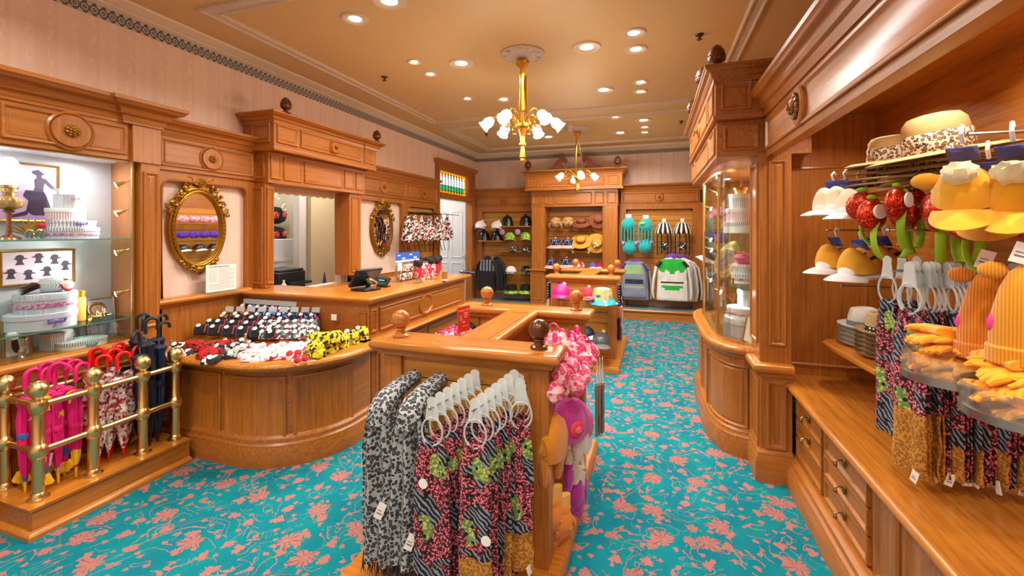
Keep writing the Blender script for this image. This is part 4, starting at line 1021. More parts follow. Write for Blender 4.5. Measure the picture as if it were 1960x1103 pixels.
def shirt(label,loc,w,h,matf,mats,sleeve=None,rz=0,hood=None,short=False,seed=0,name='sweatshirt',hem=None,cat='top'):
    """garment on a hanger; loc = neck centre; hangs down h"""
    r=thing(name,label,cat,loc,rz)
    W=w/2; secs=[(0,0,-h,W*.98,.03),(0,0,-h+.02,W*1.0,.036),(0,0,-h*.6,W*.95,.042),(0,0,-h*.35,W*.93,.045),(0,0,-h*.18,W*.92,.04),(0,0,-h*.08,W*.78,.034),(0,0,-.02,W*.42,.028),(0,0,.0,W*.26,.022)]
    fine=[]
    for a,b in zip(secs,secs[1:]):
        for k in range(7): fine.append(tuple(x+(y-x)*k/7 for x,y in zip(a,b)))
    fine.append(secs[-1])
    part(r,'body',loft(fine,64 if matf else 28,matf,.012,seed),mats)
    for s_ in (-1,1):
        L=h*(.42 if short else .95); sp=W*.82
        pts=[(s_*sp*.85,0,-h*.1),(s_*(sp+W*.18),-.005,-h*.22),(s_*(sp+W*.36),-.015,-h*.1-L*.45),(s_*(sp+W*(.42 if not short else .4)),-.02,-h*.1-L*.72),(s_*(sp+W*.36),-.03,-h*.1-L*.9)]
        if short: pts=pts[:3]
        rad=[W*.26,W*.27,W*.23,W*.2,W*.13][:len(pts)]
        m=MB().tube(pts,rad,12,flat=.42)
        if matf and sleeve and isinstance(sleeve,tuple):
            m.m=[1 if c>.5 else 0 for c in [(sum((m.v[q].z for q in f))/len(f)>-h*.3) for f in m.f]]
        part(r,'sleeve',m,list(sleeve) if isinstance(sleeve,tuple) else (sleeve or mats[0]))
    if hood: part(r,'hood',MB().ell((0,.01,-.01),(W*.42,.04,W*.28),16,8,dent=.15,seed=seed),hood)
    part(r,'hanger_hook',MB().tube([(0,0,0),(0,0,.05),(.012,0,.065),(.02,0,.055)],.0025,6),STEEL)
    return r
# ================================================================ PLACING GOODS
MAG=plain('magenta_plastic','#d6186e',.3); REDP=plain('red_plastic','#e01616',.25); BLKN=plain('navy_black_nylon','#141a2c',.6); NAVY=plain('navy_nylon','#16264a',.55); BLKH=plain('black_rubber','#1a2026',.4)
MAGC=patch('magenta_print',('#e0107a','#e0107a','#e0107a','#e0107a','#e0107a','#e0107a','#f0c818','#e0107a','#e0107a','#2f6fc0','#e0107a','#e0107a','#d9a070'),15.0,.6)
REDC=patch('clear_red_print',('#c9a3a3','#e6dede','#b22030','#d9cccc','#8d2a33','#e9e2e2'),60.0,.35)
YEL=plain('yellow_fabric','#f2c21a',.7)
st=.161
i=0
for (x,y,lx,ly,rz,L) in ((-3.2,1.47,-.10,.08,1.9,.66),(-3.3,1.5,.05,.05,1.2,.68),(-3.36,1.55,.02,-.05,1.5,.67),(-3.22,1.54,-.06,-.03,1.1,.66),(-3.29,1.6,.04,.0,1.4,.67),(-3.2,1.61,-.03,.02,1.8,.65),(-3.37,1.46,0,.03,1.6,.65),(-3.28,1.43,-.04,.02,1.7,.66),(-3.38,1.62,0,-.02,1.3,.66)):
    umbrella('magenta child umbrella with hook handle, bunched at left end of brass stand',MAG,MAGC,YEL,(x,y,st),L,(lx,ly),rz,'magenta child umbrellas in the brass stand',tagp=i in(0,3),fat=.028,ruffle=YEL if i%2==0 else False); i+=1
for k,(x,y,lx,ly,rz,L) in enumerate(((-3.2,1.72,-.22,-.04,1.0,.66),(-3.22,1.78,-.16,.03,1.3,.68),(-3.2,1.85,-.02,-.05,1.5,.66),(-3.33,1.75,-.1,0,1.2,.69),(-3.3,1.84,-.05,.05,1.7,.7),(-3.38,1.8,-.02,-.03,1.0,.68),(-3.36,1.88,-.08,.02,1.4,.66),(-3.26,1.89,.03,.06,1.9,.67))):
    umbrella('clear red-printed umbrella with red hook handle, in middle of brass stand',REDP,REDC,REDP,(x,y,st),L,(lx,ly),rz,'clear red-handled umbrellas in the brass stand',tagp=k in(1,),fat=.03)
for k,(x,y,lx,ly,rz,L,mt) in enumerate(((-3.2,2.0,.0,-.03,1.1,.85,BLKN),(-3.3,1.99,.03,.0,2.4,.86,BLKN),(-3.22,2.06,-.04,.03,1.5,.80,NAVY),(-3.35,2.05,0,-.04,1.0,.86,BLKN),(-3.2,1.97,.02,.04,-1.1,.78,BLKN),(-3.3,2.08,-.02,.06,1.7,.84,NAVY))):
    u=umbrella('long %s umbrella with dark hook handle, at right end of brass stand'%('navy' if mt is NAVY else 'black'),BLKH,mt,BLKH,(x,y,st),L,(lx,ly),rz,('navy' if mt is NAVY else 'black')+' umbrellas in the brass stand',fat=.036)
    if mt is NAVY:
        m=MB()
        for q,(a,b) in enumerate(((-.02,0),(-.008,.01),(.006,-.004),(.018,.008))): m.tube([(.04,a,.56+b),(.043,a+.008,.575+b),(.04,a+.004,.59+b)],.002,5)
        part(u,'white_lettering',m,WHITE,label='white lettering')
# ---------------------------------------------------------------- mirrors
def oval_mirror(y,z,a,b,label):
    x=-3.6; r=thing('oval_mirror',label,'mirror',(x,y,z-b))
    def el(k,t,n=.0): return (x+n,y+(a+k)*cos(t),z+(b+k)*sin(t))
    N=48
    part(r,'mirror_glass',MB().add([el(-.045,2*pi*i/N,.018) for i in range(N)],[tuple(range(N))]),MIR,True)
    m=MB()
    for k,n,rr in ((-.008,.02,.014),(-.03,.03,.011),(-.045,.024,.007),(.004,.008,.008)):
        m.tube([el(k,2*pi*i/N,n) for i in range(N)],rr,8,closed=True)
    for i in range(56): m.ell(el(-.02,2*pi*i/56,.038),.0055,6,4)
    m.add([el(.0,2*pi*i/N,.004) for i in range(N)],[tuple(range(N))])
    part(r,'gilt_frame',m,GOLD,True)
    random.seed(int(y*10)); m=MB(); F=planeF((x,y,z),(0,1,0),(0,0,1),(1,0,0))
    m.prism([(-.13,b-.03),(.13,b-.03),(.12,b+.02),(.07,b+.05),(.05,b+.09),(.0,b+.10),(-.05,b+.09),(-.07,b+.05),(-.12,b+.02)],F,.01,.03)
    for i in range(11):
        t=radians(10+160*i/10); m.tube([F(0,b+.0,.03),F(.04*cos(t),b+.02+.035*sin(t),.055),F(.06*cos(t),b+.025+.075*sin(t),.035)],[.006,.010,.006],6)
    def curl(c,R_,q,sg):
        pts=[F(c[0]+sg*R_*(1-k/13)*cos(q+k*.55),c[1]+R_*(1-k/13)*sin(q+k*.55),.045) for k in range(12)]
        m.tube(pts,[.009*(1-k/16) for k in range(12)],6)
    for s_ in (-1,1):
        for j,(yy,zz,R_) in enumerate(((.09,b+.045,.035),(.125,b-.005,.032),(.165,b-.06,.030),(.20,b-.13,.026),(.222,b-.2,.022))):
            curl((s_*yy*a/.235,zz),R_,1.2+j*.9,s_)
            for q in range(3): m.ell(F(s_*yy*a/.235+random.uniform(-.025,.025),zz+random.uniform(-.025,.03),.035),(.014,.02,.016),8,5,dent=.6,seed=j*3+q)
        for j in range(5):
            t=radians(-90+s_*(6+j*8)); c=el(.004,t,.03); m.ell(c,(.012,.022,.017),8,5,dent=.6,seed=j+9); 
            if j in(1,3): curl((c[1]-y,c[2]-z),.022,j,s_)
    m.ell((x+.035,y,z-b-.01),(.014,.045,.03),10,6,dent=.5,seed=2)
    lo=MB(); hi=MB()
    for f in m.f:
        t_=lo if m.v[f[0]].z<z else hi; t_.add([m.v[q] for q in f],[tuple(range(len(f)))])
    part(r,'carved_foot',lo,GOLD,True,label='gilt carved leaf cluster at bottom'); m=hi
    part(r,'carved_crest',m,GOLD,True,label='gilt carved shell and leaf crest')
oval_mirror(2.6,1.615,.235,.335,'large gilt oval mirror with carved crest on pink wallpaper panel, nearer one')
oval_mirror(5.15,1.615,.25,.335,'small-looking gilt oval mirror on pale panel beyond the service opening')
# ---------------------------------------------------------------- display case contents (z 1.543, .983, .815)
XC=-3.72
PINKW=stripes('white_pink_stripe','#f3eef2','#dcc3d2','z',60,.7,.7)
def vstripe(name,c1,c2,k=26):
    t=NT(name); s=t.n('ShaderNodeSeparateXYZ'); t.l(t.coord(),s.inputs[0]); a=t.math('ARCTAN2',s.outputs[1],s.outputs[0])
    return t.set(.6,0,t.ramp(t.math('FRACT',t.math('MULTIPLY',a,k/6.2832)),[(0,c1),(.55,c2)],'CONSTANT'))
VS1=vstripe('lilac_white_stripe','#f2f2f5','#a9a6c4',40); VS2=vstripe('rose_white_stripe','#f6f1f2','#d8a3b4',44); VS3=vstripe('grey_white_stripe','#eef1f3','#8d98a6',60); DOTL=dots('lilac_dots','#c3c6da','#f2f2fa',90)
RIBP=patch('pink_ribbon_trim',('#d88aa8','#b06aa8','#e8b8c8'),70.0,.6); PURP=plain('purple_ribbon','#7b62c8',.4,sheen=.4); PINKR=plain('pink_ribbon','#e85a84',.5,sheen=.4)
def bow(root,p,s,mat,name='bow',rz=0):
    m=MB()
    for k in (-1,1):
        m.tube([(0,0,0),(k*.5*s,-.1*s,.35*s),(k*s,0,.3*s),(k*.9*s,.05*s,-.15*s),(k*.4*s,0,-.12*s),(0,0,0)],[.05*s,.16*s,.2*s,.18*s,.12*s,.05*s],8,flat=.5)
        m.tube([(0,0,0),(k*.3*s,-.1*s,-.5*s),(k*.45*s,-.05*s,-.9*s)],[.06*s,.12*s,.1*s],6,flat=.3)
    m.ell((0,-.05*s,0),.14*s,8,6); m.xf(Matrix.Translation(p)@Matrix.Rotation(rz,4,'Z'))
    return part(root,name,m,mat)
def hatbox(label,loc,R,h,mat,lid,trim=None,bowm=None,oval=1.2,n=40,rz=pi/2,group=None,sq=False,name='hat_box'):
    r=thing(name,label,'hat box',loc,rz,group)
    st=(lambda t,j:(1+(oval-1)*cos(t)**2)) if not sq else (lambda t,j:1/max(abs(cos(((t+pi/8)%(pi/4))-pi/8)),.5))
    nn=n if not sq else 8
    part(r,'box_body',MB().lathe([(R*.97,0),(R*.97,h*.7),(0,h*.7)],n=nn,star=st),mat)
    part(r,'lid',MB().lathe([(R,h*.68),(R,h*.97),(R*.98,h),(0,h)],n=nn,star=st),lid)
    if trim: part(r,'trim_band',MB().lathe([(R*1.0,h*.3),(R*1.005,h*.32),(R*1.005,h*.5),(R*1.0,h*.52)],n=nn,star=st,cap=False),trim)
    if bowm: bow(r,(0,-R*1.03,h*.5),R*.28,bowm)
    return r
RZ=pi/2   # things in the left case face +x
g='striped round hat boxes stacked in the left display case'
p=P(137,452,x=XC); bx,by=p.x,p.y; z=1.544
hatbox('lilac and grey hat box with pink trim, lowest of stack on the top glass shelf',(bx,by,z),.115,.075,DOTL,VS3,RIBP,None,1.25); z+=.075
hatbox('white hat box with lilac stripes, second of stack on top glass shelf',(bx,by,z),.105,.045,VS1,VS1,None,PURP,1.2); z+=.045
hatbox('rose striped hat box, third of stack on top glass shelf',(bx,by-.03,z),.085,.08,VS2,WHITE,None,None,1.2); z+=.08
hatbox('eight-sided clear-topped box with pink bow, top of stack on top glass shelf',(bx,by-.02,z),.075,.13,VS3,glass('clear_lid_glass','#e8f2f2',.03,.3,.15),None,PINKR,1,sq=True)
# oil lamp
p=P(17,455,x=XC-.02); r=thing('oil_lamp','lit brass pedestal oil lamp with globe shade on top glass shelf','lamp',(p.x,p.y,1.544))
part(r,'pedestal',MB().lathe([(.055,0),(.05,.012),(.03,.02),(.014,.03),(.011,.12),(.014,.16),(.03,.175),(.012,.18)],n=24),plain('aged_copper','#b07a58',.25,.9))
part(r,'oil_font',MB().lathe([(.02,.18),(.06,.20),(.068,.225),(.06,.25),(.03,.265),(.028,.29)],n=24),plain('amber_glass_font','#c7a468',.12,.5),label='amber glass font')
part(r,'burner',MB().lathe([(.03,.285),(.036,.29),(.036,.31),(.044,.315),(.04,.33)],n=20),BRASS)
lg=NT('lamp_globe'); lg.b.inputs['Emission Color'].default_value=lin('#ffe9e4'); lg.b.inputs['Emission Strength'].default_value=.7
part(r,'globe_shade',MB().lathe([(.04,.33),(.06,.36),(.066,.40),(.058,.44),(.035,.48),(.02,.50)],n=28,cap=False),lg.set(.3,0,'#f3dfe0'),label='glowing white globe shade')
# feathers / silver oval brooch pieces
FEA=plain('ochre_feather','#b98a2e',.8,nz=.4)
r=thing('feather_spray','spray of golden feathers with a red berry beside the oil lamp','feathers',P(60,455,x=XC)+Vector((0,0,0))); r.location.z=1.56
m=MB()
for k in range(7):
    a=.3+k*.28; m.tube([(0,0,0),(0,-.06*cos(a),.05*sin(a)+.01),(.01,-.12*cos(a),.09*sin(a)+.02)],[.004,.012,.003],6,flat=.4)
part(r,'feather',m,FEA); part(r,'berry',MB().ell((.02,.04,.07),.02,10,7),plain('red_berry','#d8182c',.4),label='red berry')
for u,l in ((57,'left one of pair by the lamp'),(76,'right one of pair by the lamp')):
    p=P(u,445,x=XC+.06); r=thing('silver_dish','small oval silver dish on top glass shelf, '+l,'dish',(p.x,p.y,1.575)); r.rotation_euler=(0.3,.5,0)
    part(r,'oval_dish',MB().ell((0,0,0),(.008,.022,.034),16,8),plain('silver_metal','#cfd4cf',.12,1.0)); part(r,'rim',MB().tube([(0,.022*cos(2*pi*k/20),.034*sin(2*pi*k/20)) for k in range(20)],.002,6,closed=True),BRASS)
def picture(label,u0,v0,u1,v1,x,artm,fm=GOLD,tilt=0,fw=.014,fig=None,matw=0,zmin=None):
    a=P(u0,v1,x=x); b=P(u1,v0,x=x); y0,y1=min(a.y,b.y),max(a.y,b.y)
    p0=P((u0+u1)/2,v1,x=x).z; p1=P((u0+u1)/2,v0,x=x).z
    if zmin is not None: p1+=zmin-p0; p0=zmin
    r=thing('framed_picture',label,'picture',(x,(y0+y1)/2,p0)); w=(y1-y0)/2; h=p1-p0
    m=MB().ring(planeF((0,0,0),(0,1,0),(0,0,1),(1,0,0)),-w,0,w,h,[(0,-.006),(0,.008),(fw*.4,.012),(fw,.006),(fw,-.004)],fill=False)
    part(r,'frame',m,fm)
    art=part(r,'artwork',MB().box(-.002,.002,-w+fw*.7,w-fw*.7,fw*.7,h-fw*.7),artm)
    if fig: part(art,'drawing',fig(w,h),plain('dark_ink','#3a2a44',.6),label='dark ink drawing')
    if tilt: r.rotation_euler=(0,-tilt,0)
    return r
MAUVE=plain('mauve_paper','#c9a0c8',.6); 
def figs_lady(w,h):
    m=MB(); F=planeF((0,0,0),(0,1,0),(0,0,1),(1,0,0)); S=h
    body=[(-.05,.12),(.20,.12),(.17,.3),(.12,.46),(.08,.55),(.10,.68),(.20,.58),(.28,.54),(.29,.57),(.20,.64),(.12,.75),(.07,.76),(.06,.80),(.10,.83),(.02,.90),(-.06,.87),(-.05,.83),(-.0,.80),(.0,.76),(-.03,.72),(-.02,.60),(-.04,.54),(-.14,.54),(-.17,.44),(-.10,.36),(-.13,.2)]
    m.prism([(a*S+w*.25,b*h) for a,b in body],F,.0028,.004)
    m.prism([(a*S+w*.25,b*h) for a,b in ((-.1,.2),(-.3,.12),(-.34,.06),(-.3,.07),(-.12,.12))],F,.0028,.004)
    return m
def figs_heads(w,h):
    m=MB(); F=planeF((0,0,0),(0,1,0),(0,0,1),(1,0,0)); S=h*.95
    head=[(-.10,-.14),(.10,-.14),(.05,-.05),(.06,.02),(.15,.03),(.16,.05),(.08,.07),(.07,.13),(-.01,.16),(-.08,.12),(-.09,.05),(-.14,.04),(-.06,.0),(-.05,-.06)]
    for k,(a,b) in enumerate(((-.5,.72),(-.02,.75),(.42,.7),(-.72,.35),(-.28,.3),(.2,.36),(.72,.5))):
        q=-1 if k%2 else 1; m.prism([(a*w+x*S*q,b*h+y*S) for x,y in (head if q>0 else list(reversed(head)))],F,.0028,.004)
    return m
picture('gold framed mauve print of a lady in a hat, behind lamp on top shelf',-10,312,113,425,-3.88,MAUVE,fig=figs_lady)
picture('gold framed print of seven hatted heads, on the middle glass shelf wall',-2,478,143,545,-3.87,plain('pale_mauve_paper','#e3cfe2',.6),fig=figs_heads)
picture('gold framed pale blue certificate standing at bottom right of display case',168,632,224,712,-3.78,plain('blue_paper','#a3b3da',.5),plain('pale_gold','#c9a877',.35,.6),.12,zmin=.816)
picture('gold framed print with blue dress figure at bottom left of display case',4,655,62,728,-3.74,plain('pale_print','#dfe6ef',.6),plain('pale_gold2','#b98d5a',.35,.6),.08,fig=lambda w,h:MB().ell((.0035,0,h*.35),(.001,w*.4,h*.25),12,6).ell((.0035,0,h*.65),(.001,w*.12,h*.12),10,6),zmin=.816)
# middle shelf
p=P(80,610,x=XC+.03); bx,by=p.x,p.y
hatbox('large pale lilac hat box with purple bow, lower of pair on middle glass shelf',(bx,by,.984),.15,.10,plain('pale_lilac_card','#d3d5e6',.6),plain('pale_lilac_lid','#d9dbea',.6),None,PURP,1.1)
hatbox('dotted lilac hat box with pink woven trim, upper of pair on middle glass shelf',(bx,by+.02,1.084),.135,.12,DOTL,DOTL,RIBP,None,1.08)
r=thing('trimmed_hat','grey and red trimmed hat with black feathers on top of dotted hat box','hat',(bx+.02,by,1.206)); m=MB()
part(r,'straw_roll',MB().tube([(-.03,.0,.04),(.0,.04,.045),(.03,.08,.04)],[.045,.05,.04],16),VS3)
part(r,'red_trim',MB().lathe([(.036,-.008),(.045,0),(.036,.008),(.03,.0)],(.042,.09,.04),18,M=R3('Y',radians(70))@R3('X',-.4),cap=False),plain('red_fringe','#c8283c',.9,nz=.5),label='red fringe')
part(r,'white_face',MB().ell((.046,.095,.04),(.012,.034,.03),14,8),WHITE)
for k in range(12): a=k*.35; m.tube([(0,.0,.04),(.01*cos(a*5),-.05,.045+.02*cos(a*4)),(.03*cos(a*3),-.11-.01*cos(a*7),.01+.03*sin(a*4))],[.006,.014,.003],6,flat=.4)
part(r,'feathers',m,plain('black_feather','#151a24',.7,nz=.3),label='black feathers')
r=solo('hat_stand',MB().lathe([(.04,0),(.035,.006),(.012,.015),(.012,.14),(.016,.15),(.012,.16),(.012,.23),(.045,.245),(.05,.255),(.045,.265),(0,.268)],(XC-.06,P(107,560,x=XC-.06).y,.984),18),plain('ivory_porcelain','#e8efe8',.25),'white turned hat stand behind the dotted hat box','hat stand')
p=P(152,575,x=XC-.02); r=thing('crown_jar','gold crown on tall amber candle jar, middle glass shelf','jar',(p.x,p.y,.984))
part(r,'jar',MB().lathe([(.033,0),(.034,.01),(.034,.15),(.028,.16)],n=20),plain('amber_wax','#c98a3a',.25)); part(r,'crown',MB().lathe([(.026,.16),(.028,.175),(.034,.2),(.036,.2),(.03,.175),(.028,.16)],n=30,star=lambda t,j:1+.0*t,cap=False).lathe([(.034,.19),(.035,.19)],n=10),CHG,label='small gold crown')
for k in range(7): pass
p=P(188,592,x=XC+.02); r=thing('silver_plate','round silver plate on stand, right side of middle glass shelf','plate',(p.x,p.y,.984)); r.rotation_euler=(0,-.25,0)
SIL=plain('silver_metal2','#c8c2b8',.15,1.0)
part(r,'plate',MB().lathe([(.0,0),(.03,.002),(.035,.008),(.052,.012),(.055,.009),(.035,.003)],(0,0,.062),26,M=R3('Y',pi/2),cap=False),SIL); part(r,'easel',MB().tube([(-.02,-.02,0),(0,0,.05),(.02,-.02,.0)],.003,6).tube([(-.02,.02,0),(0,0,.05),(.02,.02,0)],.003,6),BRASS)
p=P(172,618,x=XC+.08); r=thing('brass_horn','small brass horn lying on the middle glass shelf below silver plate','horn',(p.x,p.y,1.005))
m=MB().lathe([(.024,0),(.018,.01),(.009,.03),(.006,.06),(.006,.11),(.01,.12)],(0,0,0),18,M=R3('X',-pi/2),cap=False); part(r,'horn_body',m,BRASS); part(r,'valve',MB().lathe([(.008,0),(.008,.03),(.01,.034)],(0,.07,-.01),10).lathe([(.008,0),(.008,.03),(.01,.034)],(0,.09,-.01),10),BRASS)
# bottom of case
p=P(108,690,x=XC); hatbox('striped octagonal box with pink bow on the floor of the display case',(p.x,p.y,.816),.085,.12,VS3,VS2,None,plain('pink_satin','#d983b4',.4),1,sq=True)
p=P(150,700,x=XC+.1); hatbox('oval white box with grey ribbed lid on the floor of display case',(p.x,p.y+.02,.816),.10,.06,WHITE,VS3,None,plain('teal_satin','#35a9c0',.4),1.3)
p=P(42,700,x=XC+.08); r=thing('silver_candlestick','ornate silver candlestick with white silk rose, bottom of display case','candlestick',(p.x,p.y,.816))
part(r,'candlestick',MB().lathe([(.03,0),(.02,.01),(.01,.03),(.018,.05),(.01,.07),(.015,.1),(.02,.13),(.01,.14),(.024,.16)],n=16,star=lambda t,j:1+.15*cos(5*t)),SIL)
part(r,'silk_rose',MB().ell((0,-.04,.15),(.03,.03,.022),12,8,dent=.6,seed=5).ell((0,-.02,.165),(.015,.02,.015),10,6,dent=.6),WHITE,label='white silk rose')
# ---------------------------------------------------------------- sales counter things
p=P(690,558,z=1.062); r=thing('cash_register','black touchscreen cash register on the sales counter corner','cash register',(p.x-.02,p.y+.1,1.061),-.25)
part(r,'base',MB().box(-.1,.1,-.09,.09,0,.02),BLACK,bev=.006)
part(r,'arm',MB().tube([(-.05,.05,.01),(.02,.03,.06),(.02,0,.11)],.022,10,flat=.5).tube([(.05,-.02,.015),(.11,.0,.03),(.12,.02,.07),(.06,.0,.10)],.012,8),STEEL,label='grey curved arm')
Mx=Matrix.Translation((0,0,.115))@Matrix.Rotation(radians(-52),4,'Y')
sc=part(r,'screen_housing',MB().box(-.10,.10,-.14,.14,-.014,.014).xf(Mx),BLACK,bev=.008)
part(sc,'screen',MB().box(-.09,.09,-.13,.13,-.016,-.0142).xf(Mx),plain('dark_screen','#20303c',.08),label='dark glossy screen')
p=P(732,545,z=1.08); r=thing('customer_display','small black customer display glowing blue beside the register','display screen',(p.x,p.y,1.061),-.3)
Mx=Matrix.Translation((0,0,.045))@Matrix.Rotation(radians(-50),4,'X')
cd=part(r,'housing',MB().box(-.085,.085,-.012,.012,-.045,.05).xf(Matrix.Translation((0,0,.045))@Matrix.Rotation(radians(-38),4,'X')),BLACK,bev=.005)
part(cd,'lit_display',MB().box(-.065,.065,-.0135,-.0121,-.005,.025).xf(Matrix.Translation((0,0,.045))@Matrix.Rotation(radians(-38),4,'X')),plain('display_black','#0c1a22',.1)); 
m=MB()
for k in range(9): m.box(-.045+k*.009,-.039+k*.009,-.0142,-.0136,.006,.014)
part(cd,'digits',m.xf(Matrix.Translation((0,0,.045))@Matrix.Rotation(radians(-38),4,'X')),emit('cyan_digits','#2ec4e8',2.5),label='cyan glowing digits')
part(r,'foot',MB().box(-.06,.06,-.02,.05,0,.008),BLACK)
a=P(400,555,x=-3.46); b=P(460,547,x=-3.46); r=thing('notice_sheet','clear stand with printed white notice on the chair rail below large mirror','notice',(-3.5,(a.y+b.y)/2,1.081))
w=(b.y-a.y)/2; hh=P(430,505,x=-3.5).z-1.081
part(r,'acrylic_holder',MB().box(-.004,-.002,-w,w,0,hh).box(-.03,.03,-w,w,0,.002),ACRYL)
pp=part(r,'paper',MB().box(-.0015,.0,-w*.97,w*.97,.004,hh-.004),WHITE)
m=MB(); m2=MB()
m2.box(.0003,.001,-w*.8,w*.5,hh*.90,hh*.92)
for k in range(14):
    z=hh*(.82-k*.055); 
    if k<9: m.box(.0003,.0008,-w*.8,-w*.3,z,z+.002)
    m.box(.0003,.0008,-w*.18 if k<10 else -w*.8,w*(.8-.3*(k%3==2)),z,z+.0022)
part(pp,'printed_text',m,plain('print_grey2','#8a8a8c',.7),label='grey lines of print'); part(pp,'heading',m2,plain('print_black','#3a3a40',.7),label='dark heading line')
# leaflet rack
p0=P(757,540,z=1.062); p1=P(800,532,z=1.062); r=thing('leaflet_rack','clear countertop rack with blue headers and small colourful packs','leaflet rack',p0,atan2(p1.y-p0.y,p1.x-p0.x)); 
wd=(p1-p0).length+.02; 
part(r,'rack',MB().box(0,wd,0,.004,0,.2).box(0,wd,-.05,.0,0,.003).box(0,.003,-.05,0,0,.14).box(wd-.003,wd,-.05,0,0,.14),ACRYL)
h=part(r,'header_card',MB().box(0,wd,-.004,-.001,.215,.30),plain('blue_header','#2f62cf',.5),label='blue header card'); 
m=MB(); 
for k in range(2):
    for j in range(5): m.box(wd*(.06+.5*k)+j*.012,wd*(.06+.5*k)+j*.012+.007,-.0055,-.0042,.265,.275+.006*(j%2))
    m.box(wd*(.25+.5*k),wd*(.38+.5*k),-.0055,-.0042,.23,.245)
part(h,'white_print',m,WHITE,label='white print'); part(h,'snow_strip',MB().box(0,wd,-.0055,-.0042,.2,.219),WHITE)
PK=patch('multicolour_packs',('#2b2430','#e9e6e0','#c8a08a','#46604e','#d8d0d8','#8a4048','#e8c8a8'),55.0,.5)
for k in range(6): part(r,'pack',MB().box(.012+(k%3)*wd*.32,.01+(k%3+.9)*wd*.32,-.045,-.008,.01+(k//3)*.085,.085+(k//3)*.085),PK,bev=.006)
part(r,'white_tag_card',MB().box(-.04,.03,-.058,-.056,.12,.2),WHITE,label='white side card')
p=P(783,470,z=1.38); r=solo('price_card',MB().box(-.055,.055,-.002,.002,0,.06).xf(Matrix.Translation((p.x,p.y,p.z-.02))@Matrix.Rotation(-.3,4,'Z')@Matrix.Rotation(.1,4,'Y')),plain('coral_red_card','#ea5348',.5),'small red card standing above the blue leaflet headers','card')
RW=patch('red_white_packs',('#e8314a','#f4f0f0','#d81c3c','#fbe9ea','#ef6a7c'),60.0,.5); TUL=plain('black_tulle','#1b1a20',.8,nz=.3); REDF=plain('red_felt','#e02443',.8)
for k,(u,v) in enumerate(((808,536),(818,534),(828,532))):
    p=P(u,v,z=1.062); r=thing('red_gift_pack','red and white cello gift pack on counter, among the black bows','gift pack',(p.x,p.y,1.061),.6,'red and white gift packs on the counter')
    part(r,'bag',loft([(0,0,0,.03,.022),(0,0,.08,.034,.024),(0,0,.16,.03,.014),(0,0,.18,.032,.004)],14,None,.01,k),RW); part(r,'clear_wrap',loft([(0,0,.17,.034,.006),(0,0,.2,.04,.004)],12),ACRYL)
for k,(u,v) in enumerate(((812,500),(824,499),(834,502),(840,497),(820,506),(846,508))):
    p=P(u,v,z=1.25); r=thing('bow_headband','black tulle bow headband with red felt band, in the counter bunch','headband',(min(max(p.x,-2.7),-2.3),min(p.y,4.7),1.061),k*.5,'black bow headbands on the counter')
    part(r,'tulle_bow',MB().ell((-.035,0,.2),(.04,.018,.035),12,8,dent=.35,seed=k).ell((.035,0,.2),(.04,.018,.035),12,8,dent=.35,seed=k+3),TUL); part(r,'band',MB().tube([(.055*cos(a),0,.1+.09*sin(a)) for a in [pi*q/12 for q in range(-2,15)]],.009,8),REDF,label='red felt band'); part(r,'holder',MB().tube([(0,0,0),(0,0,.19)],.004,6).lathe([(.03,0),(.03,.005)],n=12),STEEL)
p=P(851,537,z=1.062); r=thing('card_holder','small wooden block holder with curved white foot on counter','card holder',(p.x,p.y,1.061),.5); part(r,'block',MB().box(-.03,.03,-.012,.012,.01,.1),OZ,bev=.003); part(r,'foot',MB().box(-.035,.035,-.03,.03,0,.011),WHITE,bev=.004)
p=P(890,524,z=1.062); r=thing('barcode_scanner','dark handheld scanner with blue window at far end of counter','scanner',(p.x,p.y,1.061),.5); part(r,'scanner_body',MB().ell((0,0,.022),(.075,.035,.02),14,8).tube([(.02,0,.02),(.08,0,.01),(.12,.0,.012)],[.02,.015,.014],8),plain('dark_blue_plastic','#232c40',.3)); part(r,'window',MB().ell((-.045,-.01,.032),(.025,.02,.012),10,6),plain('blue_window','#7aa7e8',.15),label='pale blue window')
# ---------------------------------------------------------------- backpacks
BPM=patch('black_white_red_print',('#e9e4e2','#1c191d','#f1edea','#3a3236','#ddd6d4','#1c191d','#d8c8c6','#c23b4e'),48.0,.7)
rk=solo('wall_rail',MB().box(-3.58,-3.56,5.8,6.55,1.86,1.885).box(-3.56,-3.3,5.84,5.85,1.865,1.875).box(-3.56,-3.28,6.15,6.16,1.865,1.875).box(-3.56,-3.28,6.5,6.51,1.865,1.875).box(-3.31,-3.3,5.7,7.05,1.862,1.872),BLACK,'black metal hanging rail above the patterned backpacks','rail')
for k,(u,v,rz) in enumerate(((781,432,1.3),(793,430,1.2),(808,436,.6),(822,432,1.3),(836,438,.6),(844,431,1.3),(856,430,.7))):
    p=P(u,v,x=-3.3+.02*(k%2)); r=thing('backpack','printed drawstring backpack %s'%('hanging alone at far right of rail, before the white doorway' if k==6 else 'hanging in the row on the slatted board'),'backpack',(p.x,p.y,1.44),rz,'printed backpacks on the rail' if k<6 else None)
    part(r,'bag',loft([(0,0,-.01+.012*(k%3),.06,.04),(0,0,.02,.10,.05),(0,0,.10,.10,.06),(0,0,.20,.078,.05),(0,0,.30,.045,.035),(0,0,.38,.018,.016)],20,None,.03,k),BPM)
    part(r,'top_loop',MB().tube([(-.015,0,.37),(-.012,0,.41),(.0,0,.425),(.012,0,.41),(.015,0,.37)],.006,6),BLACK); 
    for s_ in (-1,1): part(r,'strap',MB().tube([(s_*.02,.03,.36),(s_*.06,.09,.2),(s_*.05,.07,-.02),(s_*.04,.03,-.14),(s_*.03,.0,-.17)],.008,6,flat=.5),BLACK)
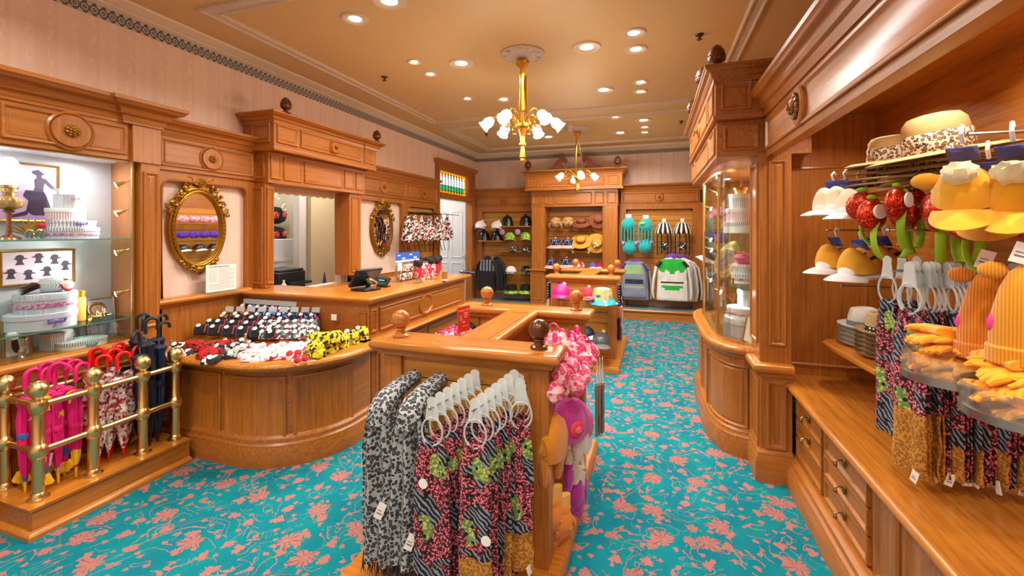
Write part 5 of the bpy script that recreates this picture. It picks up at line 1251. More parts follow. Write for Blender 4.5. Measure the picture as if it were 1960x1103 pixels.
# ---------------------------------------------------------------- service room contents
m=MB().box(-5.4,-4.9,3.9,5.22,1.17,1.21).box(-5.38,-4.92,3.92,5.2,1.10,1.17); sh=solo('white_shelf_table',m.box(-5.38,-5.32,3.95,4.0,0,1.1).box(-4.98,-4.92,5.14,5.2,0,1.1).box(-5.38,-5.32,5.14,5.2,0,1.1).box(-4.98,-4.92,3.95,4.0,0,1.1),CW,'white painted shelf table seen through the service opening','table')
r=solo('gift_box',MB().prism([(4.5,1.211),(5.18,1.211),(5.18,1.34),(5.08,1.47),(4.5,1.47)],wallL(-5.15),-.2,.2),plain('pale_grey_card','#dfe2e8',.5),'large pale grey house-shaped box on the white table in service room','box')
r=thing('printer','black office printer on low shelf in the service room','printer',(-4.62,4.45,.83)); part(r,'body',MB().box(-.2,.2,-.25,.2,0,.24),BLACK,bev=.02); part(r,'paper_tray',MB().box(.2,.32,-.15,.18,.08,.11),BLACK,bev=.005); part(r,'lid',MB().box(-.18,.18,-.23,.18,.24,.27),plain('grey_black_plastic','#2a2b2e',.4),bev=.01)
solo('side_cabinet',MB().box(-4.85,-4.0,4.0,4.75,0,.83),CW,'white low cabinet under the printer in service room','cabinet',bev=.005)
solo('glue_bottle',MB().lathe([(.03,0),(.03,.12),(.02,.14),(.012,.145),(.012,.18),(0,.182)],(-4.15,4.02,.831),16),WHITE,'small white bottle beside the printer','bottle')
for k,(y,z,l) in enumerate(((5.95,1.72,'upper of the two seen through the opening'),(5.95,1.38,'lower of the two seen through the opening'))):
    r=thing('black_backpack','black and red backpack on white wall rack, '+l,'backpack',(-6.3,y,z)); part(r,'bag',MB().ell((0,0,.14),(.1,.2,.15),16,10,dent=.15,seed=k),plain('black_fabric','#1c1c22',.7)); part(r,'red_bow',MB().ell((.09,-.1,.14),(.03,.07,.06),10,6,dent=.4).ell((.1,.08,.16),(.03,.05,.05),10,6,dent=.4),dots('red_dots','#d8202c','#f4eeee',50),label='red dotted bow')
m=MB()
for a in range(7):
    y=4.95+a*.13; pts=[(-5.9,y+.07*cos(q)*(1-q/9),2.05+.12*sin(a*1.7)+.08*sin(q)*(1-q/9)) for q in [k*.5 for k in range(14)]]; m.tube(pts,.012,6)
m.box(-5.93,-5.9,4.9,5.9,2.3,2.5); solo('scrollwork_valance',m,plain('cream_carving','#efe3cb',.5),'cream scrollwork valance in the service room','valance')
m=MB().lathe([(.1,0),(.1,.05),(.08,.08),(.08,2.2),(.12,2.3),(.12,2.4)],(-5.9,5.28,0),16); solo('round_column',m,plain('cream_carving2','#e9decb',.5),'cream round column in the service room','column')
solo('purple_cone',MB().lathe([(.04,0),(.02,.12),(.005,.22)],(-4.10,4.63,.831),14),plain('purple_cloth','#4a2f78',.7),'purple cone-shaped item at foot of beige partition','decoration')
# ================================================================ BARGAIN BIN KNITWEAR
random.seed(11)
BLK=plain('black_knit','#17171d',.9,nz=.2); REDK=knit('red_knit','#cf1426','y',200); BLKB=knit('navy_black_knit','#16182a','y',200)
TARTR=patch('red_black_tartan',('#c8101e','#c8101e','#7a0d16','#c8101e','#20181c'),70.0,.85); STRB=stripes('black_white_stripe','#18181c','#e4e2e0','y',55,.85)
COLR=patch('blue_pink_black_print',('#141420','#1b2748','#2f78c8','#141420','#d02a80','#141420','#6fb3e8'),60.0,.8); WARM=patch('maroon_gold_print',('#3b1420','#5c1820','#241418','#b8892e','#3b1420'),60.0,.8)
GRYP=patch('grey_teal_print',('#8c9aa4','#303b44','#c9d0d2','#567078','#a04048','#e4e4e4','#3a4434'),55.0,.8); YBK=patch('yellow_black_print',('#e6d21e','#e6d21e','#1b1a14','#d8c61c','#3a3820','#efe04a'),60.0,.8)
WRD=patch('white_red_packs',('#f0eeee','#d91c2a','#f4f2f2','#e9dcdc','#f4f2f2','#e4e4ea'),28.0,.5); WBK=patch('white_black_print',('#1d1c20','#f0efee','#2a292e','#1d1c20'),45.0,.8)
def knitpack(label,mat,loc,rz=0,tilt=0,w=.09,d=.07,h=.05,group=None,hdr=False,tagc=True,name='folded_gloves',roll=False,accent=None):
    w*=1.22; d*=1.25; h*=1.12
    r=thing(name,label,'gloves' if 'glove' in name else 'knitwear',loc,0,group); r.rotation_euler=(tilt,0,rz)
    secs=[(0,0,0,w*.5,d*.5),(0,0,h*.35,w*.52,d*.52),(0,0,h*.75,w*.48,d*.46),(0,0,h,w*.36,d*.34)]
    part(r,'folded_knit',loft(secs,16,None,.012,loc[0]*9),mat)
    if accent: part(r,'cuff_band',MB().tube([(w*.3,-d*.52,h*.1),(w*.32,-d*.4,h*.9),(w*.3,d*.2,h*1.02)],.008,8,flat=.5),accent,label='red cuff edge')
    if tagc: part(r,'round_tag',disc((-w*.15,-d*.5,h*.85),.017,M=R3('X',pi/2-.5)),TAGM,label='round white tag').visible_shadow=True
    if hdr: part(r,'clear_header',MB().box(-w*.42,w*.42,-.001,.001,h*.95,h*.95+.05).xf(Matrix.Translation((0,d*.2,0))),PLAST,label='clear plastic header card')
    return r
def zbed(y): return .70+max(0,(y-2.25))*.10
def rowp(n,u0,v0,u1,v1,z): 
    for k in range(n):
        t=k/(n-1) if n>1 else 0; yield k,P(u0+(u1-u0)*t,v0+(v1-v0)*t,z=z)
def inbin(p): return (max(-3.46,min(p.x,-2.21)),min(p.y,2.92))
protos={}
def pk(key,label,mat,x,y,z,rz,tilt,**k):
    if key in protos: return dup(protos[key],(x,y,z),None,label,k.get('group'),rot=(tilt,0,rz))
    protos[key]=knitpack(label,mat,(x,y,z),rz,tilt,name=k.pop('name','folded_gloves'),**k); return protos[key]
for rr in range(2):
    for k,p in rowp(9,432+rr*8,604-rr*14,600,606-rr*18,.88+rr*.02):
        x,y=inbin(p); kind='warm' if k<3 else 'cool'
        pk('back'+kind,('dark %s printed gloves on clear header cards, back row of bin'%('maroon' if k<3 else 'blue')),WARM if k<3 else COLR,x,y,.80+.035*rr,.25,-.25,w=.07,d=.045,h=.10,group='maroon gloves in the back row' if k<3 else 'blue gloves in the back row',hdr=True)
for rr in range(3):
    for k,p in rowp(6,385+rr*10,632-rr*13,520+rr*10,640-rr*13,.80+rr*.03):
        x,y=inbin(p); pk('blk','black gloves with red cuff edge and round white tag, left middle of bin',BLKB,x,y,.765+.02*rr,.5,-.4,w=.09,d=.06,h=.07,group='black and red gloves in the bin',accent=REDK)
for rr in range(3):
    for k,p in rowp(7,505,640-rr*12,600,640-rr*13,.80+rr*.03):
        x,y=inbin(p); pk('gry','grey multicoloured printed gloves with round white tag, centre of bin',GRYP,x,y,.76+.02*rr,.3,-.35,w=.065,d=.05,h=.06,group='grey printed gloves in the bin')
for k,(u,v,z) in enumerate(((375,646,.80),(395,650,.80),(415,642,.82),(430,640,.82),(400,665,.78))):
    p=P(u,v,z=z); x,y=inbin(p); s=knitpack('red and black tartan folded scarf with fringe, left front of bin',TARTR,(x,y,.71 if k!=4 else .705),.4+.2*k,-.35,.12,.10,.055,'red tartan scarves in the bin',tagc=False,name='folded_scarf')
    m=MB()
    for q in range(10): m.tube([(.05,-.04+q*.009,.03),(.075,-.04+q*.0095,.02),(.085,-.04+q*.01,.005)],.002,4)
    part(s,'fringe',m,REDK,label='red fringe')
for k,(u,v) in enumerate(((342,655),(352,668),(405,680),(440,672))):
    p=P(u,v,z=.76); x,y=inbin(p); pk('wb','black and white printed gloves, %s'%'left front of bin',WBK,x,y,.703,.6+.3*k,-.3,w=.10,d=.07,h=.045,group='black and white gloves in the bin')
for k,(u,v) in enumerate(((425,662),(440,652),(455,660),(470,650),(448,674))):
    p=P(u,v,z=.76); x,y=inbin(p); pk('st','black gloves with white figures behind the front clear tags',WBK,x,y,.71,.2*k,-.3,w=.10,d=.07,h=.05,group='black gloves with white figures',tagc=k==0)
i=0
for rr in range(3):
    for k,p in rowp(6,478-rr*6,682-rr*13,565+rr*8,676-rr*12,.75+rr*.02):
        x,y=inbin(p); pk('wr','white card pack with red and white dotted accessories, front centre of bin',WRD,x,y,.712+.012*rr,.3+.5*((k*7+rr*3)%4),-.3,w=.10,d=.065,h=.035,group='white and red packs in the bin',name='accessory_pack',hdr=False)
for k,(u,v,l) in enumerate(((442,683,'leftmost'),(484,682,'second from left'),(505,688,'centre'),(530,684,'right of centre'))):
    p=P(u,v,z=.735); x,y=inbin(p); r=thing('clear_price_holder','clear plastic card holder at the glass lip of bin, '+l,'card',(x,y,.735)); r.rotation_euler=(-.5,0,.1); part(r,'clear_sleeve',MB().box(-.04,.04,-.001,.001,0,.05),PLAST); part(r,'card',MB().box(-.02,.02,-.002,-.0012,.008,.04),WHITE)
for k,(u,v) in enumerate(((548,650),(570,640),(562,668),(575,680))):
    p=P(u,v,z=.78); x,y=inbin(p); r=thing('red_slipper','pair of glossy red and white slippers in the bin beside yellow packs','slippers',(x,y,.735),.4*k,'red slippers in the bin'); part(r,'sole',MB().ell((-.025,0,.012),(.022,.055,.012),12,6).ell((.025,0,.012),(.022,.055,.012),12,6),WHITE); part(r,'upper',MB().ell((-.025,-.02,.02),(.023,.035,.02),12,6).ell((.025,-.02,.02),(.023,.035,.02),12,6),dots('red_dots2','#dc1a26','#dc1a26',40))
for rr in range(2):
    for k,p in rowp(5,606,680-rr*24,664,664-rr*18,.76+rr*.06):
        x,y=inbin(p); x=max(x-.03,-2.6)+.03*0; y=max(y,2.45+.12*k); pk('yb','yellow and black printed folded gloves with tag, right end of bin',YBK,x,y,.712+.045*rr,.2*k-.2,-.3,w=.10,d=.08,h=.06,group='yellow and black gloves in the bin')
for k,p in rowp(4,606,634,650,632,.88): x,y=inbin(p); pk('yb2','yellow and black printed snood on top of yellow gloves, right end of bin',YBK,x,y,.79,.3*k,-.2,w=.11,d=.09,h=.07,group='yellow and black snoods',name='knitted_snood',tagc=False)
p=P(672,656,z=.80); r=thing('price_card','tall white price card at right end of bin','card',(-2.28,p.y,.735),.4); part(r,'card',MB().box(-.02,.02,-.001,.001,0,.075),WHITE)
p=P(637,598,z=.95); r=thing('price_card','small square white card standing behind the yellow snoods','card',(-2.5,2.93,.86),.1); part(r,'card',MB().box(-.025,.025,-.001,.001,0,.05),WHITE); part(r,'stem',MB().tube([(0,0,-.12),(0,0,.01)],.002,5),BRASS)
# ================================================================ BACK WALL
YW=8.26
def bp(u,v,y=YW): return P(u,v,y=y)
WHT=plain('white_cotton','#e9e7ea',.8); LEAF=patch('lime_green_fabric',('#8cb83a','#a4cc4a','#6f9a30'),30.0,.8); LILAC=plain('lilac_plush','#b58ac6',.95,sheen=.5,nz=.2); BLV=plain('black_vinyl','#15151a',.25); GRYV=plain('grey_vinyl','#6e6e7c',.4)
def pegat(root,L=.2,z=.02): part(root,'display_peg',MB().tube([(0,.03,z),(0,.03+L,z+.0)],.004,6),STEEL,label='steel peg')
for k,(u,v,l) in enumerate(((920,434,'left of the pair'),(951,434,'right of the pair'))):
    p=bp(u,v); c=cap('plain white vinyl cap, top left of back wall, '+l,WHT,WHT,p,.2,1.35); pegat(c)
for k,(u,v,z,l) in enumerate(((971,418,1.687,'on the top shelf, left'),(1006,418,1.687,'on the top shelf, right'),(926,464,1.392,'on the lower left shelf, left'),(951,464,1.392,'on the lower left shelf, right'))):
    p=bp(u,v,8.34); r=thing('black_hat','round glossy black dress-up hat '+l,'hat',(p.x,8.35,z)); part(r,'crown',MB().lathe([(.13,0),(.125,.03),(.11,.1),(.09,.17),(.05,.2),(0,.205)],n=22),BLV); part(r,'chin_strap',MB().tube([(-.1,-.07,.05),(0,-.13,.02),(.1,-.07,.05)],.006,6),BLV); part(r,'top_knot',MB().ell((0,0,.215),.03,10,7),BLV)
for k,(u,v,l) in enumerate(((976,456,'left of the pair'),(1006,456,'right of the pair'))):
    p=bp(u,v); c=cap('lime green cap with lilac plush bobbles on left wall unit, '+l,LEAF,LEAF,p,.3,1.35,tags=False)
    for s_ in (-1,1): part(c,'plush_bobble',MB().ell((s_*.16,.02,.12),(.055,.04,.06),12,8,dent=.15,seed=k),LILAC,label='lilac plush bobble')
    pegat(c)
for k,(u,v,l) in enumerate(((983,491,'left'),(1006,491,'right'))):
    p=bp(u,v,8.34); cap('grey and black cap with white logo patch on the third shelf, '+l,GRYV,BLV,(p.x,8.36,1.19),.1,1.15,tags=False,panel=WBK)
for k,(u,v,l,m_) in enumerate(((978,520,'white-topped',WHT),(1007,520,'black',BLV))):
    p=bp(u,v); c=cap('%s cap below the third shelf of left wall unit'%l,m_,WBK,p,.1,1.3,tags=False); pegat(c)
for k,(u,v,l) in enumerate(((979,556,'left'),(1006,556,'right'))):
    p=bp(u,v); c=buckethat('black crown hat with lime green pointed brim, lowest on left wall unit, '+l,BLK,LEAF,p,0,1.3); pegat(c)
GRS=stripes('grey_black_stripe','#8f969c','#26262c','x',14,.8,.5)
def mf_dark(q): return 1 if (q.z>-.26 and q.z<-.03 and q.y<0) else 0
p=bp(934,494,8.2); s=shirt('black hooded top with grey striped shoulders at lower left of back wall',(p.x,8.15,p.z),.42,.66,mf_dark,[plain('charcoal_black','#1d1e24',.85),GRS],plain('charcoal_black','#1d1e24',.85),-.15,BLK)
shirt('second black hooded top hanging behind, lower left of back wall',(p.x+.16,8.27,p.z-.01),.36,.64,None,[plain('charcoal_knit','#2a2c33',.9)],None,-.2,BLK,seed=4)
# centre bay
TAN=leopard('tan_patch_fur','#c79a63','#7d5128','#d8b080',18,.95); DNV=dots('navy_dots','#1b2444','#e9e9ef',30,.8,.27); RWS=stripes('red_white_stripe','#d2343e','#f0eaea','z',70,.8); BRN=plain('brown_felt','#8a4a2a',.8); TANF=plain('tan_felt','#c98a4a',.8); ORY=plain('mustard_felt','#dc9a2a',.8)
for k,(u,v,l) in enumerate(((1064,428,'left'),(1087,427,'right'))):
    p=bp(u,v); r=thing('plush_hat','tan spotted plush hat with hanging flaps, top row of centre cabinet, '+l,'hat',p); part(r,'crown',MB().ell((0,0,.02),(.12,.1,.10),18,10,dent=.2,seed=k),TAN)
    for s_ in (-1,1): part(r,'ear_flap',MB().tube([(s_*.08,-.02,.03),(s_*.13,-.04,-.04),(s_*.12,-.03,-.10)],[.04,.045,.02],10,flat=.5),TAN)
    pegat(r)
p=bp(1113,428); r=strawhat('brown felt cowboy hat with curled brim hanging in centre cabinet',p,.95,plain('dark_band','#4a2416',.7),None,.5,0,0,mat=BRN,flat=.2,name='cowboy_hat'); pegat(r)
p=bp(1146,421); r=strawhat('round brown felt hat hung upright at top right of centre cabinet',p,.92,None,None,1.35,0,0,mat=BRN,name='felt_hat'); 
p=bp(1150,432); r=strawhat('mustard felt hat peeking out behind the round brown felt hat',(p.x,8.4,p.z),.9,None,None,1.4,0,0,mat=ORY,name='felt_hat')
for k,(u,v,l) in enumerate(((1063,470,'middle row left'),(1087,470,'middle row right'),(1056,508,'bottom row left'),(1084,507,'bottom row right'))):
    p=bp(u,v); b=buckethat('navy spotted bucket hat with red and white striped brim, %s of centre cabinet'%l,DNV,RWS,p,0,1.35,pom=plain('pink_top','#d88a9a',.8)); pegat(b)
p=bp(1112,462); r=strawhat('mustard hat with long beige ribbons, centre of centre cabinet',p,1.0,BRN,None,.9,0,0,mat=ORY,name='ribbon_hat')
for s_ in (-1,1): part(r,'ribbon',MB().tube([(s_*.13,-.02,.02),(s_*.17,-.16,-.06),(s_*.14,-.2,-.12)],[.02,.03,.02],8,flat=.25),plain('beige_ribbon','#c9a27a',.8),label='long beige ribbon')
p=bp(1142,466); r=strawhat('large yellow straw hat hung flat at right of centre cabinet',p,1.05,plain('red_band','#d04030',.7),None,1.42,0,.2,mat=plain('yellow_straw','#e2a63c',.8,nz=.3))
part(r,'trinkets',MB().ell((-.03,-.02,.12),.025,8,6).ell((.0,-.06,.12),.02,8,6).ell((-.05,-.08,.115),.018,8,6),WHITE,label='white dangling trinkets')
p=bp(1109,510,8.34); cap('red, white and grey cap on the bottom shelf of centre cabinet',patch('red_white_grey',('#d0203a','#e6e6e8','#8fa0aa','#e6e6e8'),12.0),REDK,(p.x,8.36,p.z-.01),0,1.2,tags=False)
p=bp(1134,510,8.34); cap('purple and white cap at bottom of centre cabinet',plain('purple_cotton','#6a5aa0',.8),WHT,(p.x,8.36,p.z-.01),.2,1.1,tags=False)
p=bp(1150,510,8.34); cap('dark red and white cap at bottom right of centre cabinet',plain('dark_red_cotton','#b01c34',.8),WHT,(p.x,8.36,p.z-.01),-.2,1.0,tags=False)
# right bay
TEAL=knit('teal_fleece','#12b2b4','z',60); TEALP=plain('teal_plush','#16b4bc',.95,sheen=.5,nz=.25); LIL2=plain('lilac_accent','#b48ac8',.8)
for k,(u,v,l) in enumerate(((1203,430,'upper left'),(1236,432,'upper right'),(1205,474,'lower left'),(1235,472,'lower right'))):
    p=bp(u,v); r=thing('plush_hat','turquoise plush hat with long tassels, %s on right wall unit'%l,'hat',p)
    part(r,'crown',MB().ell((0,0,0),(.13,.10,.13),20,10,dent=.12,seed=k),TEALP)
    if k<2:
        for q in range(5): part(r,'tassel',MB().tube([(-.12+q*.055,-.06,-.03),(-.125+q*.057,-.075,-.18),(-.12+q*.055,-.07,-.32-.03*(q%2))],.012,8),TEAL)
        part(r,'hang_card',MB().box(-.05,.05,-.01,.0,.13,.19),WHITE,label='white hang card')
    if k==1: part(r,'yellow_patch',MB().ell((-.05,-.10,.04),(.05,.02,.025),10,6),YEL,label='yellow patch')
    if k>=2:
        for s_ in (-1,1): part(r,'side_bobble',MB().ell((s_*.11,-.05,.08),(.035,.03,.04),10,6),LIL2,label='lilac bobble')
    pegat(r)
for k,(u,v,l) in enumerate(((1271,440,'left'),(1306,440,'right'))):
    p=bp(u,v); r=thing('fringed_hat','black and white fringed hat with long black cords, %s one on right wall unit'%l,'hat',p)
    mw=MB(); mk=MB()
    for q in range(18):
        a=2*pi*q/18; R_=.125; (mw if q%2 else mk).tube([(0,0,.14),(R_*.6*cos(a),R_*.5*sin(a),.10),(R_*cos(a),R_*.7*sin(a),-.02),(R_*1.12*cos(a),R_*.8*sin(a),-.07)],[.012,.02,.021,.01],7)
    part(r,'white_fringe',mw,WHT,label='white fringe'); part(r,'black_fringe',mk,BLK,label='black fringe')
    for s_ in (-1,-.4,.5,1): part(r,'cord',MB().tube([(s_*.11,-.03,-.04),(s_*.12,-.05,-.25),(s_*.11,-.04,-.42-.04*abs(s_))],.010,7),BLK,label='black cord')
    part(r,'card_top',MB().box(-.03,.03,-.01,.01,.13,.2),WHITE)
    p2=bp(u,v+32); r2=thing('fringed_hat_pack','small black and white knit pack hanging below the fringed hat, '+l,'pack',p2); part(r2,'knit_pack',MB().ell((0,0,0),(.08,.05,.07),14,8,dent=.2,seed=k),WBK); pegat(r2,.2,0)
GRP=plain('grey_purple_cotton','#8088a4',.8); 
def mf_t(q):
    if q.y>0: return 0
    if abs(q.x)<.17 and -.27<q.z<-.10: return 1
    if -.46<q.z<-.36 and abs(q.x)<.16: return 2
    if -.51<q.z<-.47 and abs(q.x)<.17: return 1
    if q.z>-.04: return 3
    return 0
p=bp(1214,496,8.2); s=shirt('grey and purple short-sleeved top with green chest panel on back wall',(p.x,8.15,p.z),.44,.68,mf_t,[GRP,plain('sage_green','#8fb488',.8),plain('dark_slate','#2c2c40',.8),plain('violet','#5a3a86',.8)],(GRP,plain('violet','#5a3a86',.8)),0,None,True,name='t_shirt')
shirt('plain pale grey top hanging behind the grey and purple one',(p.x+.03,8.28,p.z-.03),.44,.72,None,[plain('pale_grey_cotton','#b9bcc8',.85)],None,0,None,False,seed=6)
def mf_h(q):
    if q.y>.01: return 0
    if q.z<-.03 and q.z>-.27-.03*cos(q.x*40)+.18*abs(q.x) and abs(q.x)<.235: return 1
    e=(q.x/.19)**2+((q.z+.46)/.13)**2
    if q.z>-.42 and abs(q.x)<.22 and q.z<-.34: return 3 if int((q.z+.6)*70)%2 else 0
    if e<1: return (3 if int((q.z+.6)*70)%2 else 0) if q.z>-.50 else 1
    return 0
GRN=plain('bright_green_fleece','#1fae3a',.85); WFL=plain('white_fleece','#e4e4e6',.9,nz=.15)
p=bp(1286,492,8.2); s=shirt('white hooded top with green yoke, purple hood and black shoulders on back wall',(p.x,8.12,p.z),.52,.76,mf_h,[WFL,GRN,WFL,BLK],(WFL,plain('charcoal_shoulder','#2a2c30',.85)),0,plain('violet_hood','#6a3ea8',.85),seed=2,name='hooded_top')
for k in range(2): shirt('white hooded top hanging behind the green yoked one, %s'%('nearer' if k==0 else 'farther'),(p.x+.12+.07*k,8.22+.07*k,p.z-.03*k),.5,.76,None,[WFL],plain('white_fleece_grey','#cfd0d4',.9),.1,plain('violet_hood','#6a3ea8',.85),seed=7+k,name='hooded_top')
for k,(u,v,l) in enumerate(((924,560,'left'),(962,572,'centre'),(1290,592,'right'))):
    pass
# ================================================================ FAR GONDOLA GOODS
def gp(u,v,y=5.1): return P(u,v,y=y)
MGC=plain('magenta_sequin','#e0128c',.5,nz=.3); REDC2=plain('scarlet_cotton','#d81e2c',.7); STW=patch('straw_white_print',('#d8bd72','#e6d08c','#cfae60','#8fb0a0'),30.0,.8); TQD=patch('turquoise_white_blotch',('#18a0c8','#f2f6f8','#18a0c8','#4fc0dc'),22.0,.7); SLV=glitter('grey_glitter','#6a6e78','#dfe4ea')
p=gp(1074,562); c=cap('bright magenta cap hung at left of far display stand',MGC,MGC,p,.1,1.3); pegat(c,.1)
p=gp(1124,566); c=cap('scarlet cap half hidden behind the ball finial, far display stand',REDC2,dots('red_dots3','#d8202c','#f4eeee',40),p,.4,1.15); pegat(c,.1)
p=gp(1153,572,5.05); c=buckethat('straw yellow bucket hat with turquoise blotched brim on far display stand',STW,TQD,p,0,1.35); part(c,'blue_motif',MB().ell((-.03,-.105,.045),(.03,.01,.02),10,6),plain('blue_motif','#1a86b8',.5),label='blue motif'); tagcard(c,(-.03,-.06,.12),.04,.05,.2); pegat(c,.1)
p=gp(1150,655,5.05); c=cap('dark grey glittery cap with silver visor, lower on far display stand',SLV,glitter('silver_glitter','#a8adb8','#ffffff'),p,.2,1.3); pegat(c,.1)
for k,(u,v,l) in enumerate(((1122,640,'upper'),(1126,652,'lower'))):
    p=gp(u,v,5.12); c=cap('%s dark and red cap beside the grey glittery cap'%l,NAVY if k==0 else REDC2,WHT,p,1.0,1.1,tags=False); pegat(c,.05)
for k,(y,z,l,mt) in enumerate(((5.55,.92,'upper front',DNV),(5.75,.90,'upper rear',patch('blue_white_print',('#1f3c78','#dfe4ee','#1f3c78','#8090b8'),30.0)),(5.5,.52,'lower front',NAVY),(5.85,.6,'lower rear, pink and white',stripes('pink_white_stripe','#e88aa0','#f4eeee','x',40)))):
    r=thing('child_shorts','folded child garment hung on aisle side of far display stand, '+l,'garment',(-.41,y,z),pi/2); part(r,'garment_cloth',drape(.14,0,-.26,.01,1.5,.02,8,12,None,k),mt); part(r,'clip',MB().tube([(0,.0,.0),(0,.0,.04)],.004,6),STEEL)
p=gp(1052,556,5.4); r=thing('child_garment','navy spotted garment with red stripe at left side of far display stand','garment',(-1.27,5.4,p.z+.1),pi/2); part(r,'garment_cloth',drape(.16,0,-.2,.012,1.5,.02,8,12,None,3),DNV); part(r,'striped_hem',drape(.17,-.2,-.3,.012,1.5,.02,4,12,None,3),RWS)
# ================================================================ NEAR GONDOLA
# leopard scarves with fringe
LEO=leopard('grey_leopard','#aaaeb3','#121317','#4a4d53',66)
for k,(x,L,w,lab) in enumerate(((-1.13,.66,.19,'long grey leopard print scarf hung at far left of near stand'),(-.985,.65,.18,'second grey leopard print scarf, right of the first, on near stand'))):
    r=thing('leopard_scarf',lab,'scarf',(x,1.62,.825),0.05)
    # rolled top over the peg going back
    part(r,'draped_top',MB().tube([(0,.30,.045),(0,.15,.04),(0,.03,.025),(0,-.02,-.01),(0,-.03,-.06)],[.04,.048,.052,.052,.042],20,flat=.75),LEO)
    part(r,'scarf_cloth',drape(w,.0,-L,.016,2.4,.03,26,40,lambda q:.62+.38*min(1,q*3.5),k*3+1,.02),LEO)
    part(r,'back_fold',drape(w*.9,.0,-L+.1,.02,2,.03,20,30,lambda q:.6+.4*min(1,q*3),k*3+2,yoff=lambda q:.05),LEO)
    m=MB(); random.seed(k)
    for q in range(34):
        x0=-w/2+w*q/33; m.tube([(x0,.0+random.uniform(-.012,.012),-L+.01),(x0+random.uniform(-.005,.005),random.uniform(-.02,.02),-L-.04),(x0+random.uniform(-.01,.01),random.uniform(-.03,.02),-L-.075)],[.0025,.003,.001],4)
    part(r,'fringe',m,plain('dark_grey_yarn','#35373d',.95),label='dark fringe')
    tagcard(r,(.04,-.05,-.38-.1*k),.035,.07,.2,.4)
    part(r,'peg',MB().tube([(0,.0,.0),(0,.27,.0)],.005,6),STEEL)
# floral scarves on ring hangers: two rods
for b,(x0,y0,zt,n,tail) in enumerate(((-.85,1.56,.845,7,0),(-.66,1.555,.865,7,.33))):
    for k in range(n):
        y=y0+.045*k; x=x0+.012*k; front=(k==0)
        lab=('front floral print scarf of the %s bunch on near stand%s'%('left' if b==0 else 'right',', with mustard leopard end' if b else '')) if front else 'floral print scarf on ring hanger behind front one, %s bunch of near stand'%('left' if b==0 else 'right')
        s=hscarf(lab,(x,y,zt+.006*k),.06,(.60 if b==0 else .64) if k else (.58 if b==0 else .66),.16 if b==0 else .13,tail if k in(0,3) else 0,k*1.7+b,None if front else 'floral scarves in the %s bunch'%('left' if b==0 else 'right'),tags=(k%2==0))
        if front: part(s,'round_tag',disc((-.03 if b==0 else .05,-.02,-.26 if b==0 else -.45),.02,M=FACEY),TAGM,label='round white tag')
    solo('steel_rod',MB().tube([(x0,y0-.02,zt+.045),(x0+.08,y0+.34,zt+.045)],.004,8).ell((x0,y0-.02,zt+.045),.007,8,6),STEEL,'steel rod carrying the %s bunch of floral scarves'%('left' if b==0 else 'right'),'rod')
for k in range(3):
    hscarf('floral scarf with mustard end, half hidden behind the right bunch, near stand',(-.53-.02*k,1.74+.05*k,.88),.3,.6,.10,.25 if k==0 else 0,4+k,'floral scarves tucked by the corner post')
# side of spine (aisle side): plush pompom hats, beanies, mittens
PKL=leopard('pink_white_plush','#f6c3c8','#e8386e','#f07a98',34,.95); HOT=plain('hot_pink_satin','#e2207c',.5)
random.seed(5)
for k,(u,v,y) in enumerate(((1062,672,2.1),(1095,668,2.35),(1082,700,2.12),(1108,690,2.3),(1066,712,2.0),(1100,715,2.2),(1085,735,2.05),(1068,745,1.98),(1060,650,2.5),(1104,655,2.5),(1075,660,2.6),(1116,675,2.4))):
    p=P(u,v,y=y); x=min(max(p.x,-.58),-.34)
    r=thing('plush_earmuffs','pink and white spotted plush earmuffs hanging on aisle side of near stand','earmuffs',(x,y,p.z),random.uniform(0,3),'pink plush earmuffs on near stand')
    part(r,'plush_ball',MB().ell((-.042,0,0),(.048,.043,.052),14,9,dent=.25,seed=k),PKL); part(r,'plush_ball',MB().ell((.042,0,0),(.048,.043,.052),14,9,dent=.25,seed=k+20),PKL)
    part(r,'satin_band',MB().tube([(.045*cos(a),0,.02+.075*sin(a)) for a in [pi*q/12 for q in range(13)]],.009,8,flat=.5),HOT,label='hot pink band')
solo('wooden_rod',MB().tube([(-.78,2.2,.945),(-.36,2.25,.925)],.006,8),SL,'pale wooden rod carrying the pink plush earmuffs','rod')
PINKB=knit('orchid_knit','#d138a8','x',150); CRM=knit('cream_knit','#f0e2cc','x',150); ORGK=knit('orange_knit','#e8901a','x',160); PURM=plain('purple_fleece','#a81f96',.9,sheen=.3); WPL=plain('white_plush','#f0eeec',.95,nz=.15); 
def beanie(label,loc,mat,s=1.0,rz=0,flaps=None,extra=None,group=None):
    r=thing('knitted_hat',label,'hat',loc,rz,group)
    part(r,'crown',loft([(0,0,-.09*s,.075*s,.05*s),(0,0,-.05*s,.082*s,.055*s),(0,0,.0,.08*s,.055*s),(0,0,.05*s,.055*s,.045*s),(0,0,.08*s,.02*s,.02*s)],20,None,.006,loc[0]*7),mat)
    if flaps: 
        for s_ in (-1,1): part(r,'ear_flap',loft([(s_*.05*s,0,-.20*s,.016*s,.012*s),(s_*.055*s,0,-.16*s,.032*s,.02*s),(s_*.05*s,0,-.08*s,.035*s,.025*s)],14),flaps)
    if extra: part(r,'front_motif',MB().ell((0,-.055*s,-.03*s),(.04*s,.01*s,.035*s),14,8),extra,label='contrasting front motif'); part(r,'motif_centre',MB().ell((0,-.065*s,-.03*s),(.018*s,.008*s,.016*s),12,6),PINKR)
    return r
beanie('orchid pink knitted hat with cream ear flaps, front of aisle side, near stand',P(1088,800,y=2.15),PINKB,1.15,.9,CRM,plain('coral_motif','#e0405a',.6))
beanie('second orchid pink knitted hat behind the first on near stand',P(1100,795,y=2.35),PINKB,1.1,.9,WPL)
